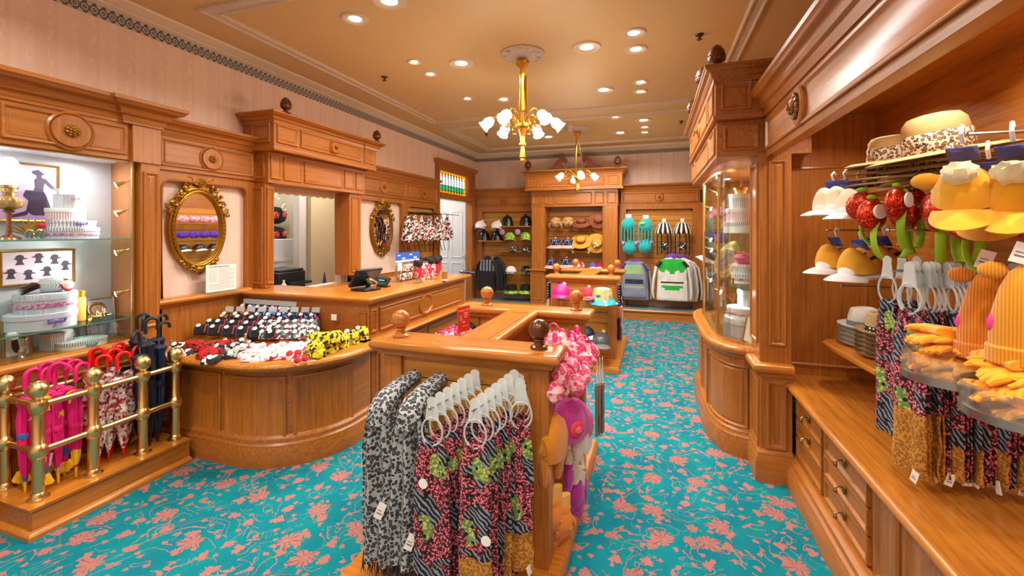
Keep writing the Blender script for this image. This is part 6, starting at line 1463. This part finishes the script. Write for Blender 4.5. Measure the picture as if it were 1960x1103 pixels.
beanie('pink knitted hat with white plush flaps, farther along near stand',P(1108,800,y=2.5),plain('rose_knit','#e06a90',.9),1.1,.9,WPL)
beanie('orange knitted hat beside corner post of near stand, upper',P(1056,830,y=1.98),ORGK,1.15,1.3,ORGK)
for k,(u,v,y) in enumerate(((1095,905,2.35),(1104,925,2.35),(1110,935,2.4),(1088,890,2.3),(1112,900,2.5))):
    p=P(u,v,y=y); glove('purple fleece mitten hanging in bunch on aisle side of near stand',PURM,(max(min(p.x,-.35),-.5),y,p.z),(pi,.1*k,.8+.3*k),CRM,'purple mittens on near stand',1.6)
for k,(u,v,y) in enumerate(((1078,975,2.05),(1062,960,2.0),(1070,990,2.08),(1112,860,2.6),(1115,880,2.6))):
    p=P(u,v,y=y); g=glove('orange fleece glove with tag, low on aisle side of near stand' if k<3 else 'orange fleece glove farther back on aisle side of near stand',plain('orange_fleece','#e8861a',.9,sheen=.3),(max(min(p.x,-.36),-.52),y,p.z),(pi,.05*k,.7+.2*k),plain('tan_plush','#e0aa5a',.95),'orange gloves low on near stand' if k<3 else 'orange gloves farther back on near stand',1.4,tagd=k==0)
TAUP=plain('taupe_jersey','#84786c',.9)
for k in range(3):
    p=P(1128+k*5,705,y=3.02+.04*k); hscarf('taupe jersey scarf on white hanger at rear corner of near stand',(-.37+.012*k,3.0+.05*k,p.z),pi/2,.34,.10,0,k,'taupe scarves at the rear corner',mat=TAUP,tags=False)
# plush and sign in the counter side of near stand
for k in range(13):
    u=842+ (k%6)*11; v=640-(k//6)*9-(k%6)*1.5; p=P(u,v,z=.93); 
    if k>8: u=905+(k-9)*8; p=P(u,600,z=.95)
    r=thing('plush_earmuffs','raspberry and white plush earmuffs on counter side of near stand' if k<9 else 'black plush earmuffs behind the raspberry ones, counter side','earmuffs',(max(min(p.x,-1.02),-1.3),min(max(p.y,2.15),2.85),.90),k,'raspberry earmuffs' if k<9 else 'black earmuffs')
    part(r,'plush_ball',MB().ell((-.033,0,0),(.035,.03,.037),14,9,dent=.25,seed=k),patch('raspberry_white',('#d81e4c','#f2e6e6','#d81e4c','#e8688a'),60.0,.9) if k<9 else BLK); part(r,'plush_ball',MB().ell((.033,0,0),(.035,.03,.037),14,9,dent=.25,seed=k+30),patch('raspberry_white',('#d81e4c','#f2e6e6','#d81e4c','#e8688a'),60.0,.9) if k<9 else BLK)
    part(r,'satin_band',MB().tube([(.04*cos(a),0,-.01+.06*sin(a)) for a in [pi*q/12 for q in range(13)]],.007,8,flat=.5),HOT if k<9 else BLK)
solo('earmuff_tray',MB().box(-1.32,-.95,2.1,2.88,.83,.845).box(-1.33,-1.32,2.1,2.88,.83,.90),OY,'oak tray under the raspberry plush earmuffs on counter side','tray',bev=.003)
a=P(876,622,y=2.45); b=P(906,612,y=2.6); r=thing('red_sale_sign','red sale sign in clear holder among plush earmuffs on near stand','sign',(a.x,a.y,.96),math.atan2(b.y-a.y,b.x-a.x)); w=.115; h=.16
part(r,'clear_holder',MB().box(-.004,w+.004,-.002,.002,-.11,h+.005),glass('sign_acrylic','#fff4f2',.05,.2,.08)); sg=part(r,'red_card',MB().box(0,w,-.0032,-.0021,0,h),plain('sale_red','#e23026',.45))
m=MB(); T=lambda x0,x1,z0,z1: m.box(w*x0,w*x1,-.0042,-.0033,h*z0,h*z1)
T(.06,.16,.84,.87); T(.22,.58,.83,.86); T(.66,.9,.85,.88)
for z in (.72,.64,.56): T(.48,.8,z,z+.025)
T(.38,.58,.36,.41); T(.36,.86,.22,.235)
part(sg,'pale_print',m,plain('pale_pink_print','#ffc9bd',.6),label='pale lines of print')
part(sg,'picture_spot',MB().ell((w*.22,-.0034,h*.56),(.008,.0008,.02),12,6).ell((w*.3,-.0036,h*.5),(.007,.0008,.01),12,6),plain('gold_brown_print','#c8a060',.6))
# ================================================================ RIGHT NICHE GOODS
LPB=leopard('ivory_leopard_band','#ddd2be','#1d1612','#a8743a',88,.8)
hx,hy=1.10,2.2
g='leopard band straw hats on the high shelf'
for k in range(4): strawhat('straw hat with leopard band in the large stack under the top one, high shelf',(hx-.006*k,hy-.012*k,1.802+.024*k),1.02,LPB,g+' (large stack)',0,-.10,.3*k,h=.10)
strawhat('straw hat with leopard print band, top of the large nearer stack on high shelf',(hx-.02,hy-.03,1.895),1.2,LPB,None,0,-.16,.2,h=.135)
hx2,hy2=1.09,2.58
for k in range(5): strawhat('straw hat with leopard band in the small stack under the top one, high shelf',(hx2,hy2+.01*k,1.802+.026*k),.9,LPB,g+' (small stack)',0,-.08,.3*k,h=.10)
strawhat('straw hat with leopard print band, top of the smaller farther stack on high shelf',(hx2,hy2,1.93),.95,LPB,None,0,-.14,.6,h=.13)
WST=plain('white_paper_straw','#dedad2',.75,nz=.12); TST=plain('tan_paper_straw','#c2a476',.8,nz=.25)
for k in range(4): trilby('white trilby in stack under the grey-banded one',(1.19,3.10,.922+.026*k),WST,BLK,1.15,.6,'white trilbies in the stack',crown=(False))
trilby('white trilby with grey ribbon band, top of left stack on lower hat shelf',(1.19,3.10,1.02),WST,plain('grey_ribbon','#6f8088',.6),1.15,.6)
for k in range(5): trilby('tan straw trilby in stack under the dotted-band one',(1.17,2.84,.922+.024*k),TST,BLK,1.1,.8,'tan trilbies in the stack',crown=False)
trilby('tan straw trilby with black white-dotted band, top of right stack on lower shelf',(1.17,2.84,1.04),TST,dots('black_white_dots','#141416','#f4f4f4',55,.6,.3),1.1,.8)
# caps on hooks
FURY=patch('yellow_fleece_cap',('#e2a012','#e8ac1c','#dc980e'),10.0,.9,sheen=.3); FURW=plain('cream_plush','#f2e2b8',.95,sheen=.4,nz=.3); ORF=plain('orange_felt','#e06a1c',.8)
def blister(root,p): 
    part(root,'blue_card',MB().box(-.03,.03,-.002,.002,0,.055).xf(Matrix.Translation(p)@Matrix.Rotation(.5,4,'X')),patch('blue_purple_card',('#2e3f9a','#24307c','#5a62b8','#2e3f9a'),40.0,.5),label='blue hang card')
    part(root,'hook',MB().tube([(p[0],p[1],p[2]+.05),(p[0],p[1]-.01,p[2]+.08),(p[0],p[1]+.01,p[2]+.095),(p[0],p[1]+.02,p[2]+.08)],.005,6),WHITE,label='white hook')
for k,(u,v,y,l) in enumerate(((1852,378,1.5,'leftmost'),(1946,380,1.46,'at right edge of photo'),(1900,400,1.62,'behind and between the two'))):
    p=P(u,v,y=y); c=cap('bright yellow plush cap with cream fur trim on hook, '+l,FURY,FURY,p,-.75,.85,tags=False,flat=1.25,peak=.8,vis=1.25); c.rotation_euler=(.5,0,-.65)
    for s_ in (-1,1): part(c,'fleece_ear',MB().ell((s_*.075,-.01,.06),(.034,.014,.024),12,8),FURY).location=(0,0,0)
    part(c,'fur_trim',MB().ell((0,-.06,.10),(.035,.022,.03),18,10,dent=.35,seed=k),FURW,label='cream fur tuft')
    blister(c,(0,.02,.10))
TIG=stripes('orange_brown_stripe','#d98a2c','#3c2414','x',34,.9,.66); OCH=plain('ochre_felt','#e0a02c',.8)
for k,(u,v,y,l,up) in enumerate(((1592,400,2.75,'upper row, leftmost',1),(1640,405,2.55,'upper row, right',1),(1615,398,2.7,'upper row, middle behind',1),(1598,508,2.7,'lower row, leftmost',0),(1645,520,2.45,'lower row, second',0),(1668,515,2.5,'lower row, third',0),(1690,512,2.5,'lower row, fourth',0))):
    p=P(u,v,y=y); c=cap('ochre and white striped cap with white visor, '+l,OCH if not up else plain('pale_gold_white','#ecdcc0',.8),WHT,p,-.5,.95,tags=False,flat=1.15,peak=1,vis=1.35); c.rotation_euler=(.12,0,-1.0)
    part(c,'striped_back',MB().ell((0,.028,.002),(.078,.078,.092),20,8,z0=0),TIG,label='tiger striped back'); part(c,'white_front',MB().ell((0,-.066,.002),(.045,.035,.045),14,8,z0=0),WHT,label='white front'); blister(c,(0,.03,.10))
# rods
for (x,y,z,l) in ((.80,1.5,1.86,'carrying the yellow plush caps'),(.88,2.72,1.60,'carrying the upper white visor caps'),(.9,2.6,1.32,'carrying the lower striped caps'),(.86,2.05,1.60,'carrying the red glitter headbands')):
    solo('display_rod',MB().tube([(x,y,z),(1.335,y,z)],.005,8).ell((x,y,z),.009,8,6),STEEL,'horizontal steel rod in right niche '+l,'rod')
RGL=glitter('red_orange_glitter','#d4300c','#ffb070'); GRB=plain('lime_felt','#8fb81e',.75)
for k,(u,v,y) in enumerate(((1700,440,2.15),(1735,420,2.1),(1790,440,1.95),(1840,440,1.85),(1760,430,2.05),(1905,455,1.7),(1690,420,2.25))):
    p=P(u,v,y=y); r=thing('glitter_headband','headband with red glitter ovals and lime green band, %s'%(['leftmost front, with white badge','second from left','in front centre, lime band facing viewer','right of centre','between the front ones','at right below yellow caps','far left upper'][k]),'headband',p,.4+.35*k); r.scale=(1.45,)*3
    for s_ in (-1,1): part(r,'glitter_oval',MB().ell((s_*.05,0,.04),(.042,.022,.045),18,10),RGL,label='red glitter oval'); 
    for s_ in (-1,1): part(r,'leaf_stub',MB().ell((s_*.05,0,.09),(.015,.008,.008),8,5),GRB)
    part(r,'band',MB().tube([(.055*cos(a),-.01,-.02+.07*sin(a)) for a in [pi*(q/10) for q in range(-3,14)]],.010,8,flat=.45),GRB,label='lime green band')
    if k in(0,1): part(r,'white_badge',disc((-.05,-.026,.05),.02,M=FACEY,th=.004),TAGM,label='white badge')
# row of floral scarves
for k in range(17):
    u=1730+10.5*k; y=2.02+(.0 if k else -.02); x=.905+.0205*k
    front=k==0
    hscarf('foremost floral scarf with long mustard end in right display row' if front else 'floral print scarf on ring hanger in the right display row',(x,y+.012*(k%3),1.40),-pi/2+.35 if k<2 else -pi/2+.12,.60,.13,.38 if k<5 else (.2 if k%3==0 else 0),k*1.3,None if front else 'floral scarves in the right display row',tags=k%2==0)
for k in range(3): hscarf('floral print scarf in the rear row near back panel',(.93+.05*k,2.22,1.41),-pi/2+.3,.56,.12,0,k*2.3,'floral scarves in the rear of right display',tags=False)
solo('display_rod',MB().tube([(.87,2.04,1.445),(1.335,2.04,1.445)],.005,8),STEEL,'steel rod carrying the row of floral scarves in right niche','rod')
# knit hats with ears + gloves on acrylic trays
ORK=knit('orange_rib_knit','#e08010','x',110); YLK=knit('amber_rib_knit','#ec980e','x',110)
for k,(u,v,y,mt,lab) in enumerate(((1895,600,1.52,ORK,'orange ribbed knit hat with round ears, standing behind the gloves'),(1965,600,1.38,YLK,'amber ribbed knit hat with round ears at right edge of photo'))):
    p=P(u,v,y=y); r=thing('knitted_hat',lab,'hat',(p.x,y,p.z),-.6)
    part(r,'crown',loft([(0,0,-.11,.062,.05),(0,0,-.06,.064,.052),(0,0,.0,.058,.048),(0,0,.06,.044,.038),(0,0,.10,.028,.026),(0,0,.118,.008,.008)],24,None,.006,k),mt)
    for s_ in (-1,1): part(r,'round_ear',MB().ell((s_*.055,0,.10),(.028,.014,.022),14,8),mt)
    part(r,'knit_brim',loft([(0,0,-.125,.066,.054),(0,0,-.12,.07,.058),(0,0,-.085,.07,.058),(0,0,-.08,.066,.054)],24),mt); part(r,'pink_patch',MB().ell((-.054,-.02,-.03),(.010,.014,.024),12,8),plain('hot_pink_felt','#e8389a',.7),label='hot pink felt patch')
    tagcard(r,(0,-.02,.17),.03,.05,.2,.3,'hang_tag')
FLO2=plain('amber_fleece','#f2a010',.9,sheen=.3); TANP=plain('tan_plush2','#eabb74',.95)
for b,(x,y,z,R_) in enumerate(((.83,1.60,1.17,.115),(.86,1.38,1.15,.12))):
    tr=thing('glove_tray','round clear tray with steel rim holding orange gloves, %s'%('farther one' if b==0 else 'nearer one at right edge'),'tray',(x,y,z))
    part(tr,'tray_base',MB().lathe([(0,0),(R_,0),(R_,.004),(0,.004)],n=40),ACRYL); part(tr,'steel_rim',MB().lathe([(R_-.001,-.008),(R_+.003,-.008),(R_+.003,.012),(R_-.001,.012)],n=48),STEEL); part(tr,'clear_wall',MB().lathe([(R_,.01),(R_,.07),(R_-.003,.07),(R_-.003,.01)],n=48,cap=False),ACRYL)
    part(tr,'support_arm',MB().tube([(R_*.5,0,-.01),(1.335-x,0,-.01)],.008,8),STEEL); random.seed(b+2)
    for k in range(18):
        a=k*2.4; rr=R_*.55*(.2+.8*((k*37)%10)/10)*(1-.02*k); zz=.02+.02*(k//4)+.002*k
        glove('orange fleece glove heaped in the %s tray'%('farther' if b==0 else 'nearer'),FLO2,(x+rr*cos(a),y+rr*sin(a),z+zz),(pi/2+random.uniform(-.2,.2),random.uniform(-.3,.3),a),TANP if k%3==0 else FLO2,'orange gloves in the %s tray'%('farther' if b==0 else 'nearer'),.9,tagd=k in(4,))
a=P(1885,650,y=1.5); r=thing('price_card','peach price card leaning on the orange gloves','card',(a.x,1.5,a.z-.02),-.3); r.rotation_euler=(0,.5,-.5); part(r,'card',MB().box(-.035,.035,-.001,.001,-.02,.03),plain('peach_card','#eeb08a',.6))
# ================================================================ VITRINE CONTENTS
g=None
tx=.68
hatbox('white oval hat box, lowest on upper shelf of bowed vitrine',(tx,4.0,1.579),.13,.09,WHITE,VS3,None,None,1.15,rz=pi/2)
hatbox('pink pinstriped hat box in middle of upper vitrine stack',(tx,4.0,1.669),.11,.11,VS2,PINKW,None,None,1.1)
hatbox('small white hat box with crown on top of upper vitrine stack',(tx,4.0,1.779),.085,.12,VS1,WHITE,None,None,1.1)
solo('small_crown',MB().lathe([(.04,0),(.042,.02),(.055,.05),(.052,.05),(.038,.02)],(tx,4.0,1.90),24,cap=False).lathe([(.003,.0),(.006,.06),(.003,.12)],(tx,4.0,1.90),8),CHG,'small gold crown on top of the upper vitrine stack','crown')
hatbox('white hat box with pink ribbon trim on middle shelf of vitrine',(tx+.02,3.9,1.179),.11,.08,WHITE,VS1,RIBP,None,1.1)
hatbox('striped upper hat box on middle shelf of vitrine',(tx+.02,3.9,1.259),.10,.07,VS3,VS2,None,None,1.1)
strawhat('straw boater with spotted band leaning on middle vitrine shelf',(tx-.08,4.12,1.36),.8,dots('blue_dots','#dfe2ea','#6a7cae',80),None,.2,-1.1,.3,h=.09)
r=thing('pink_satin_cap','pink satin bow cap on top of striped box in the vitrine','hat',(tx,3.88,1.331)); part(r,'satin_crown',MB().ell((0,0,.04),(.07,.07,.05),16,9,dent=.3,seed=3),PINKR); bow(r,(-.03,-.03,.09),.04,PINKR)
r=thing('brass_gramophone_horn','small brass horn standing at front of middle vitrine shelf','horn',(tx-.12,3.72,1.179)); part(r,'bell',MB().lathe([(.05,0),(.035,.012),(.015,.03),(.01,.06)],(0,0,.055),24,M=R3('Y',-pi/2)@R3('X',.0),cap=False),BRASS); part(r,'base',MB().lathe([(.03,0),(.03,.006),(.008,.012),(.008,.05)],(.02,0,0),16),BRASS)
r=thing('pearl_necklace','string of pearls hanging over the pink trimmed hat box','necklace',(tx-.10,3.86,1.20)); part(r,'pearls',(lambda m:[m.ell((.03*sin(q*.45)*.3,.035*sin(q*.3),.12*abs(cos(q*.16))),.006,8,6) for q in range(20)] and m)(MB()),plain('pearl_white','#f2ece0',.15))
hatbox('large grey hat box with clasp on floor of vitrine',(tx,3.86,.771),.145,.14,plain('silver_grey_card','#bfc2c9',.5),plain('silver_grey_lid','#cdd0d6',.5),None,None,1.15)
hatbox('white hat box with pink ribbon, upper of the floor stack in vitrine',(tx,3.86,.911),.12,.08,WHITE,WHITE,RIBP,None,1.1)
hatbox('tall white upright box behind ribbon box on vitrine floor',(tx+.03,3.9,.991),.07,.14,VS1,WHITE,None,None,1)
r=thing('framed_picture','small gold framed picture leaning at right of vitrine floor','picture',(tx-.03,3.56,.772)); r.rotation_euler=(0,.2,.4); part(r,'frame',MB().ring(planeF((0,0,0),(0,-1,0),(0,0,1),(-1,0,0)),-.06,0,.06,.2,[(0,-.005),(0,.006),(.01,.006),(.012,-.004)],fill=False),CHG); part(r,'artwork',MB().box(-.001,.001,-.052,.052,.008,.192),plain('cream_art','#e6dccb',.6))
r=thing('framed_picture','gold framed picture at left rear of the vitrine floor','picture',(tx-.05,4.3,.772)); r.rotation_euler=(0,.2,-.4); part(r,'frame',MB().ring(planeF((0,0,0),(0,-1,0),(0,0,1),(-1,0,0)),-.08,0,.08,.28,[(0,-.005),(0,.006),(.01,.006),(.012,-.004)],fill=False),CHG); part(r,'artwork',MB().box(-.001,.001,-.072,.072,.008,.27),MAUVE)
solo('pedestal_vase',MB().lathe([(.035,0),(.02,.01),(.008,.04),(.03,.08),(.035,.11),(.02,.13),(.03,.14)],(tx-.12,4.35,1.179),18),SIL,'small silver vase at left of middle vitrine shelf','vase')
# ================================================================ goods on the side wall beyond the vitrine (seen in the mirror and through the glass)
random.seed(3)
for k in range(12):
    y=5.36+(k%6)*.19; z=1.80 if k<6 else 1.52; r=thing('bow_headband','pink and white plush bow headband on the side wall beyond vitrine' if k<6 else 'purple plush bow headband on the side wall beyond vitrine','headband',(.72,y,z),0,'pink bow headbands on side wall' if k<6 else 'purple bow headbands on side wall')
    mt=(PKL if k<6 else plain('violet_plush','#5a2ea8',.9,nz=.3)); part(r,'plush_bow',MB().ell((0,-.07,0),(.05,.075,.06),12,8,dent=.35,seed=k).ell((0,.07,0),(.05,.075,.06),12,8,dent=.35,seed=k+9),mt); part(r,'peg',MB().tube([(0,0,0),(.14,0,.0)],.005,6),STEEL)
for k in range(4):
    y=5.45+k*.28; r=cap('black and white cap on the side wall beyond the vitrine',BLV,WHT,(.72,y,1.26),-pi/2,1.1,tags=False,group='black caps on side wall'); part(r,'peg',MB().tube([(0,.04,0),(0,.14,.0)],.005,6),STEEL)
EXPO=0.45
LIGHTK=1.0
# ================================================================ LIGHTS + CAMERA
def add_light(typ,loc,en,col=(1,.86,.7),size=.1,rot=None,name='lamp_light',spot=None,spread=None):
    L=bpy.data.lights.new(name,typ); L.energy=en; L.color=col
    if typ=='AREA': L.shape='DISK'; L.size=size; 
    if typ=='AREA' and spread: L.spread=radians(spread)
    if typ in('POINT','SPOT'): L.shadow_soft_size=size
    if typ=='SPOT': L.spot_size=radians(spot or 90); L.spot_blend=.6
    o=bpy.data.objects.new(name,L); COL.objects.link(o); o.location=loc
    if rot is not None: o.rotation_euler=rot
    return o
K=LIGHTK
def downlight(x,y,R,en,label,cool=False,col=(1,.92,.79)):
    r=thing('downlight',label,'ceiling light',(x,y,ZC),group=None)
    m=MB().lathe([(R*.46,0.0),(R*.5,-.003),(R*.62,-.004),(R*.70,-.010),(R*.95,-.010),(R,-.002),(R,.0)],(0,0,0),28,cap=False)
    part(r,'trim_ring',m,plain('downlight_trim','#d9c3a6',.4))
    part(r,'lens',MB().lathe([(0,-.0015),(R*.47,-.0015)],(0,0,0),24,cap=False),emit('downlight_glow_cool' if cool else 'downlight_glow','#bfe4ff' if cool else '#fff0dc',6 if cool else 14))
    add_light('AREA',(x,y,ZC-.02),en*K,(.8,.92,1) if cool else col,R*1.2,spread=150)
DL=[(680,36,.1,'by the left cornice',0),(745,2,.12,'at top edge of photo',0),(883,121,.12,'left of the plaster ceiling rose',0),(793,118,.07,'nearer of the small pair left of ceiling rose',0),(824,141,.07,'farther of the small pair left of ceiling rose',0),
(895,188,.07,'small, behind the near chandelier shades',0),(964,190,.1,'just left of the near chandelier stem',0),(1123,90,.125,'large, right of the ceiling rose',0),(1213,63,.1,'glowing bluish, right of the large one',1),(1217,94,.1,'beside the bluish one, farther back',0),
(1155,172,.12,'large, right of the near chandelier',0),(1226,157,.085,'nearer of the pair left of the vitrine cornice',0),(1226,175,.085,'farther of the pair left of the vitrine cornice',0),(1178,223,.12,'in rear coffer, nearest of its row',0),(1232,230,.12,'in rear coffer, right of the row',0),
(1234,243,.09,'in rear coffer, nearer of small pair at right',0),(1234,253,.09,'in rear coffer, farther of small pair at right',0),(1187,254,.12,'in rear coffer, right of far chandelier',0),(1050,262,.12,'in rear coffer, left of far chandelier',0)]
for u,v,R,lab,cool in DL:
    p=P(u,v,z=ZC); downlight(p.x,p.y,R,(10 if R>.09 else 6),'recessed ceiling downlight, '+lab,cool)
# the same lamps carry on over the part of the shop behind the photographer
for i,(x,y,l) in enumerate(((-2.6,1.0,'left row'),(-1.0,.8,'centre row'),(.3,.6,'right row'),(-2.6,-.6,'left row, farther back'),(-1.0,-.8,'centre row, farther back'),(.3,-.9,'right row, farther back'))):
    downlight(x,y,0.12,15,'recessed downlight over the near end of the shop, '+l)
for u,v,l in ((736,147,'by left downlights'),(1339,66,'above the vitrine'),(1304,232,'over rear right'),(931,256,'over rear left')):
    p=P(u,v,z=ZC); m=MB().lathe([(.035,0),(.03,-.01),(.012,-.012),(.01,-.035),(.022,-.04),(.022,-.043),(0,-.045)],p,16)
    solo('sprinkler_head',m,plain('dark_bronze','#5a4634',.4,.6),'small dark ceiling sprinkler head '+l,'sprinkler')
p=P(1092,240,z=ZC); solo('smoke_detector',MB().lathe([(.055,0),(.055,-.02),(.035,-.05),(.03,-.09),(0,-.095)],p,20),plain('detector_white','#d8cdbd',.5),'white conical smoke detector near far ceiling rose','smoke detector')
# chandeliers
def chandelier(x,y,zb,za,R,arms,label,en,straps,cat='chandelier'):
    r=thing('chandelier',label,cat,(x,y,ZC))
    rose=MB().lathe([(.2,0),(.2,-.012),(.185,-.02),(.17,-.012),(.14,-.012),(.12,-.03),(.06,-.035),(.04,-.05),(0,-.05)],(0,0,0),40,star=lambda t,j:1+(.05*abs(sin(8*t)) if .35<j<.95 else 0))
    if R>.3:
        for i in range(8):
            t=2*pi*i/8; rose.ell((.15*cos(t),.15*sin(t),-.015),(.035,.035,.012),8,5,dent=.5,seed=i)
    part(r,'ceiling_rose',rose,CREAM2,label='white plaster ceiling rose')
    L=ZC-zb; a=-(ZC-za)
    st=MB().lathe([(.045,-.06),(.06,-.075),(.05,-.1),(.03,-.12),(.02,-.14),(.02,-.15)],(0,0,0),16,star=lambda t,j:1+.12*cos(8*t))
    if straps:
        for i in range(3):
            t=2*pi*i/3+.4; st.tube([(.012*cos(t),.012*sin(t),-.13),(.06*cos(t),.06*sin(t),a*.55),(.09*cos(t),.09*sin(t),a+.03)],.006,6)
    else:
        st.lathe([(.018,-.14),(.024,-.2),(.021,-.3),(.03,a+.13),(.03,a+.12),(.018,a+.11)],(0,0,0),14,star=lambda t,j:1+.2*cos(5*t))
        st.tube([(.035,0,-.2),(.04,0,a+.13)],.011,8)
    st.lathe([(.015,a+.11),(.016,a+.03),(.05,a+.01),(.055,a-.02),(.03,a-.04),(.035,a-.05),(.022,a-.1),(.02,a-.16),(.03,a-.175),(.03,a-.19),(.014,a-.2),(.024,-L+.1),(.03,-L+.06),(.018,-L+.05),(.022,-L+.03),(0,-L)],(0,0,0),18,star=lambda t,j:1+.08*cos(6*t))
    part(r,'stem',st,CHG)
    for i in range(arms):
        t=2*pi*i/arms+.35; d=Vector((cos(t),sin(t),0)); z=lambda q:Vector((0,0,q))
        pts=[d*.03+z(a),d*R*.25+z(a+.06),d*R*.45+z(a+.1),d*R*.65+z(a+.095),d*R*.8+z(a+.05)]
        am=MB().tube(pts,[.009,.009,.008,.008,.007],8)
        sc=[]; c=d*R*.45+z(a-.0)
        for k in range(15):
            q=k/14*3.6*pi/2*1.2; rr=.06*(1-k/18); sc.append(c+d*cos(q)*rr+z(sin(q)*rr))
        am.tube(sc,.006,6); am.tube([d*.04+z(a-.02),d*R*.3+z(a-.07),d*R*.5+z(a-.055)],.005,6)
        ao=part(r,'arm',am,CHG)
        dd=(d*.75+z(-.65)).normalized(); M=dd.to_track_quat('Z','Y').to_matrix(); pz=pts[-1]
        part(ao,'socket',MB().lathe([(.012,-.01),(.024,0),(.022,.015)],pz,12,M=M),CHG)
        sh=MB().lathe([(.022,.005),(.04,.03),(.047,.06),(.042,.09),(.05,.115),(.056,.122)],pz,18,M=M,cap=False,star=lambda q,j:1+.05*cos(9*q)*j)
        s=part(ao,'lamp_shade',sh,SHADE,label='frosted glass tulip shade')
        part(s,'bulb',MB().ell(pz+dd*.06,.02,10,8),emit('warm_bulb','#fff0d8',60))
        add_light('POINT',Vector((x,y,ZC))+pz+dd*.13,en*K,(1,.85,.66),.035)
SHADE=NT('frosted_shade'); SHADE.b.inputs['Emission Color'].default_value=lin('#fff6ea'); SHADE.b.inputs['Emission Strength'].default_value=3.0
SHADE.set(.3,0,'#ffffff',Transmission_Weight=.6); SHADE=SHADE.mat
p=P(1000,103,z=ZC); chandelier(p.x,p.y,2.2,2.56,.33,6,'gilt six-light chandelier with tulip shades, nearest to viewer',7,False)
p=P(1105,246,z=ZC); chandelier(p.x,p.y,2.2,2.44,.27,4,'gilt chandelier on three straps, over the rear of the shop',8,True)
# case and cabinet lighting
for p,d,k in SPOTS:
    o=add_light('SPOT',p,5.5*K*k,(1,.95,.9),.012,d.to_track_quat('-Z','Y').to_euler(),spot=110)
for x,y,l in ((-3.72,.8,''),(-3.72,1.5,''),(-3.72,1.9,'')): add_light('AREA',(x,y,2.08),2.0*K,(.85,.93,1),.15)
for y in (.2,1.2,2.0,2.8): add_light('AREA',(1.0,y,2.34),4*K,(1,.88,.74),.1,spread=140)
add_light('AREA',(.7,4.2,2.05),13*K,(1,.95,.9),.2)
for x,y,e in ((-5.3,4.2,12),(-5.8,5.5,10),(-4.1,4.9,10),(-4.5,7.6,16)): add_light('AREA',(x,y,2.7),e*K,(1,.96,.9),.5)  # unseen lights added to brighten the service room and the corridor
w=bpy.data.worlds.new('dim_shop_surroundings'); SC.world=w; w.use_nodes=True; w.node_tree.nodes['Background'].inputs[0].default_value=(.9,.8,.7,1); w.node_tree.nodes['Background'].inputs[1].default_value=.2
cam=bpy.data.cameras.new('camera'); cam.sensor_width=36; cam.lens=36*CF/1960; cam.shift_y=-(551.5-CY)/1960; cam.clip_start=.02
co=bpy.data.objects.new('camera',cam); COL.objects.link(co); co.location=(0,0,CH); co.rotation_euler=(pi/2,0,math.atan2(CS,CC)); SC.camera=co
vs=SC.view_settings; vs.view_transform='Standard'; vs.look='None'; vs.exposure=EXPO; vs.gamma=1; vs.use_curve_mapping=False
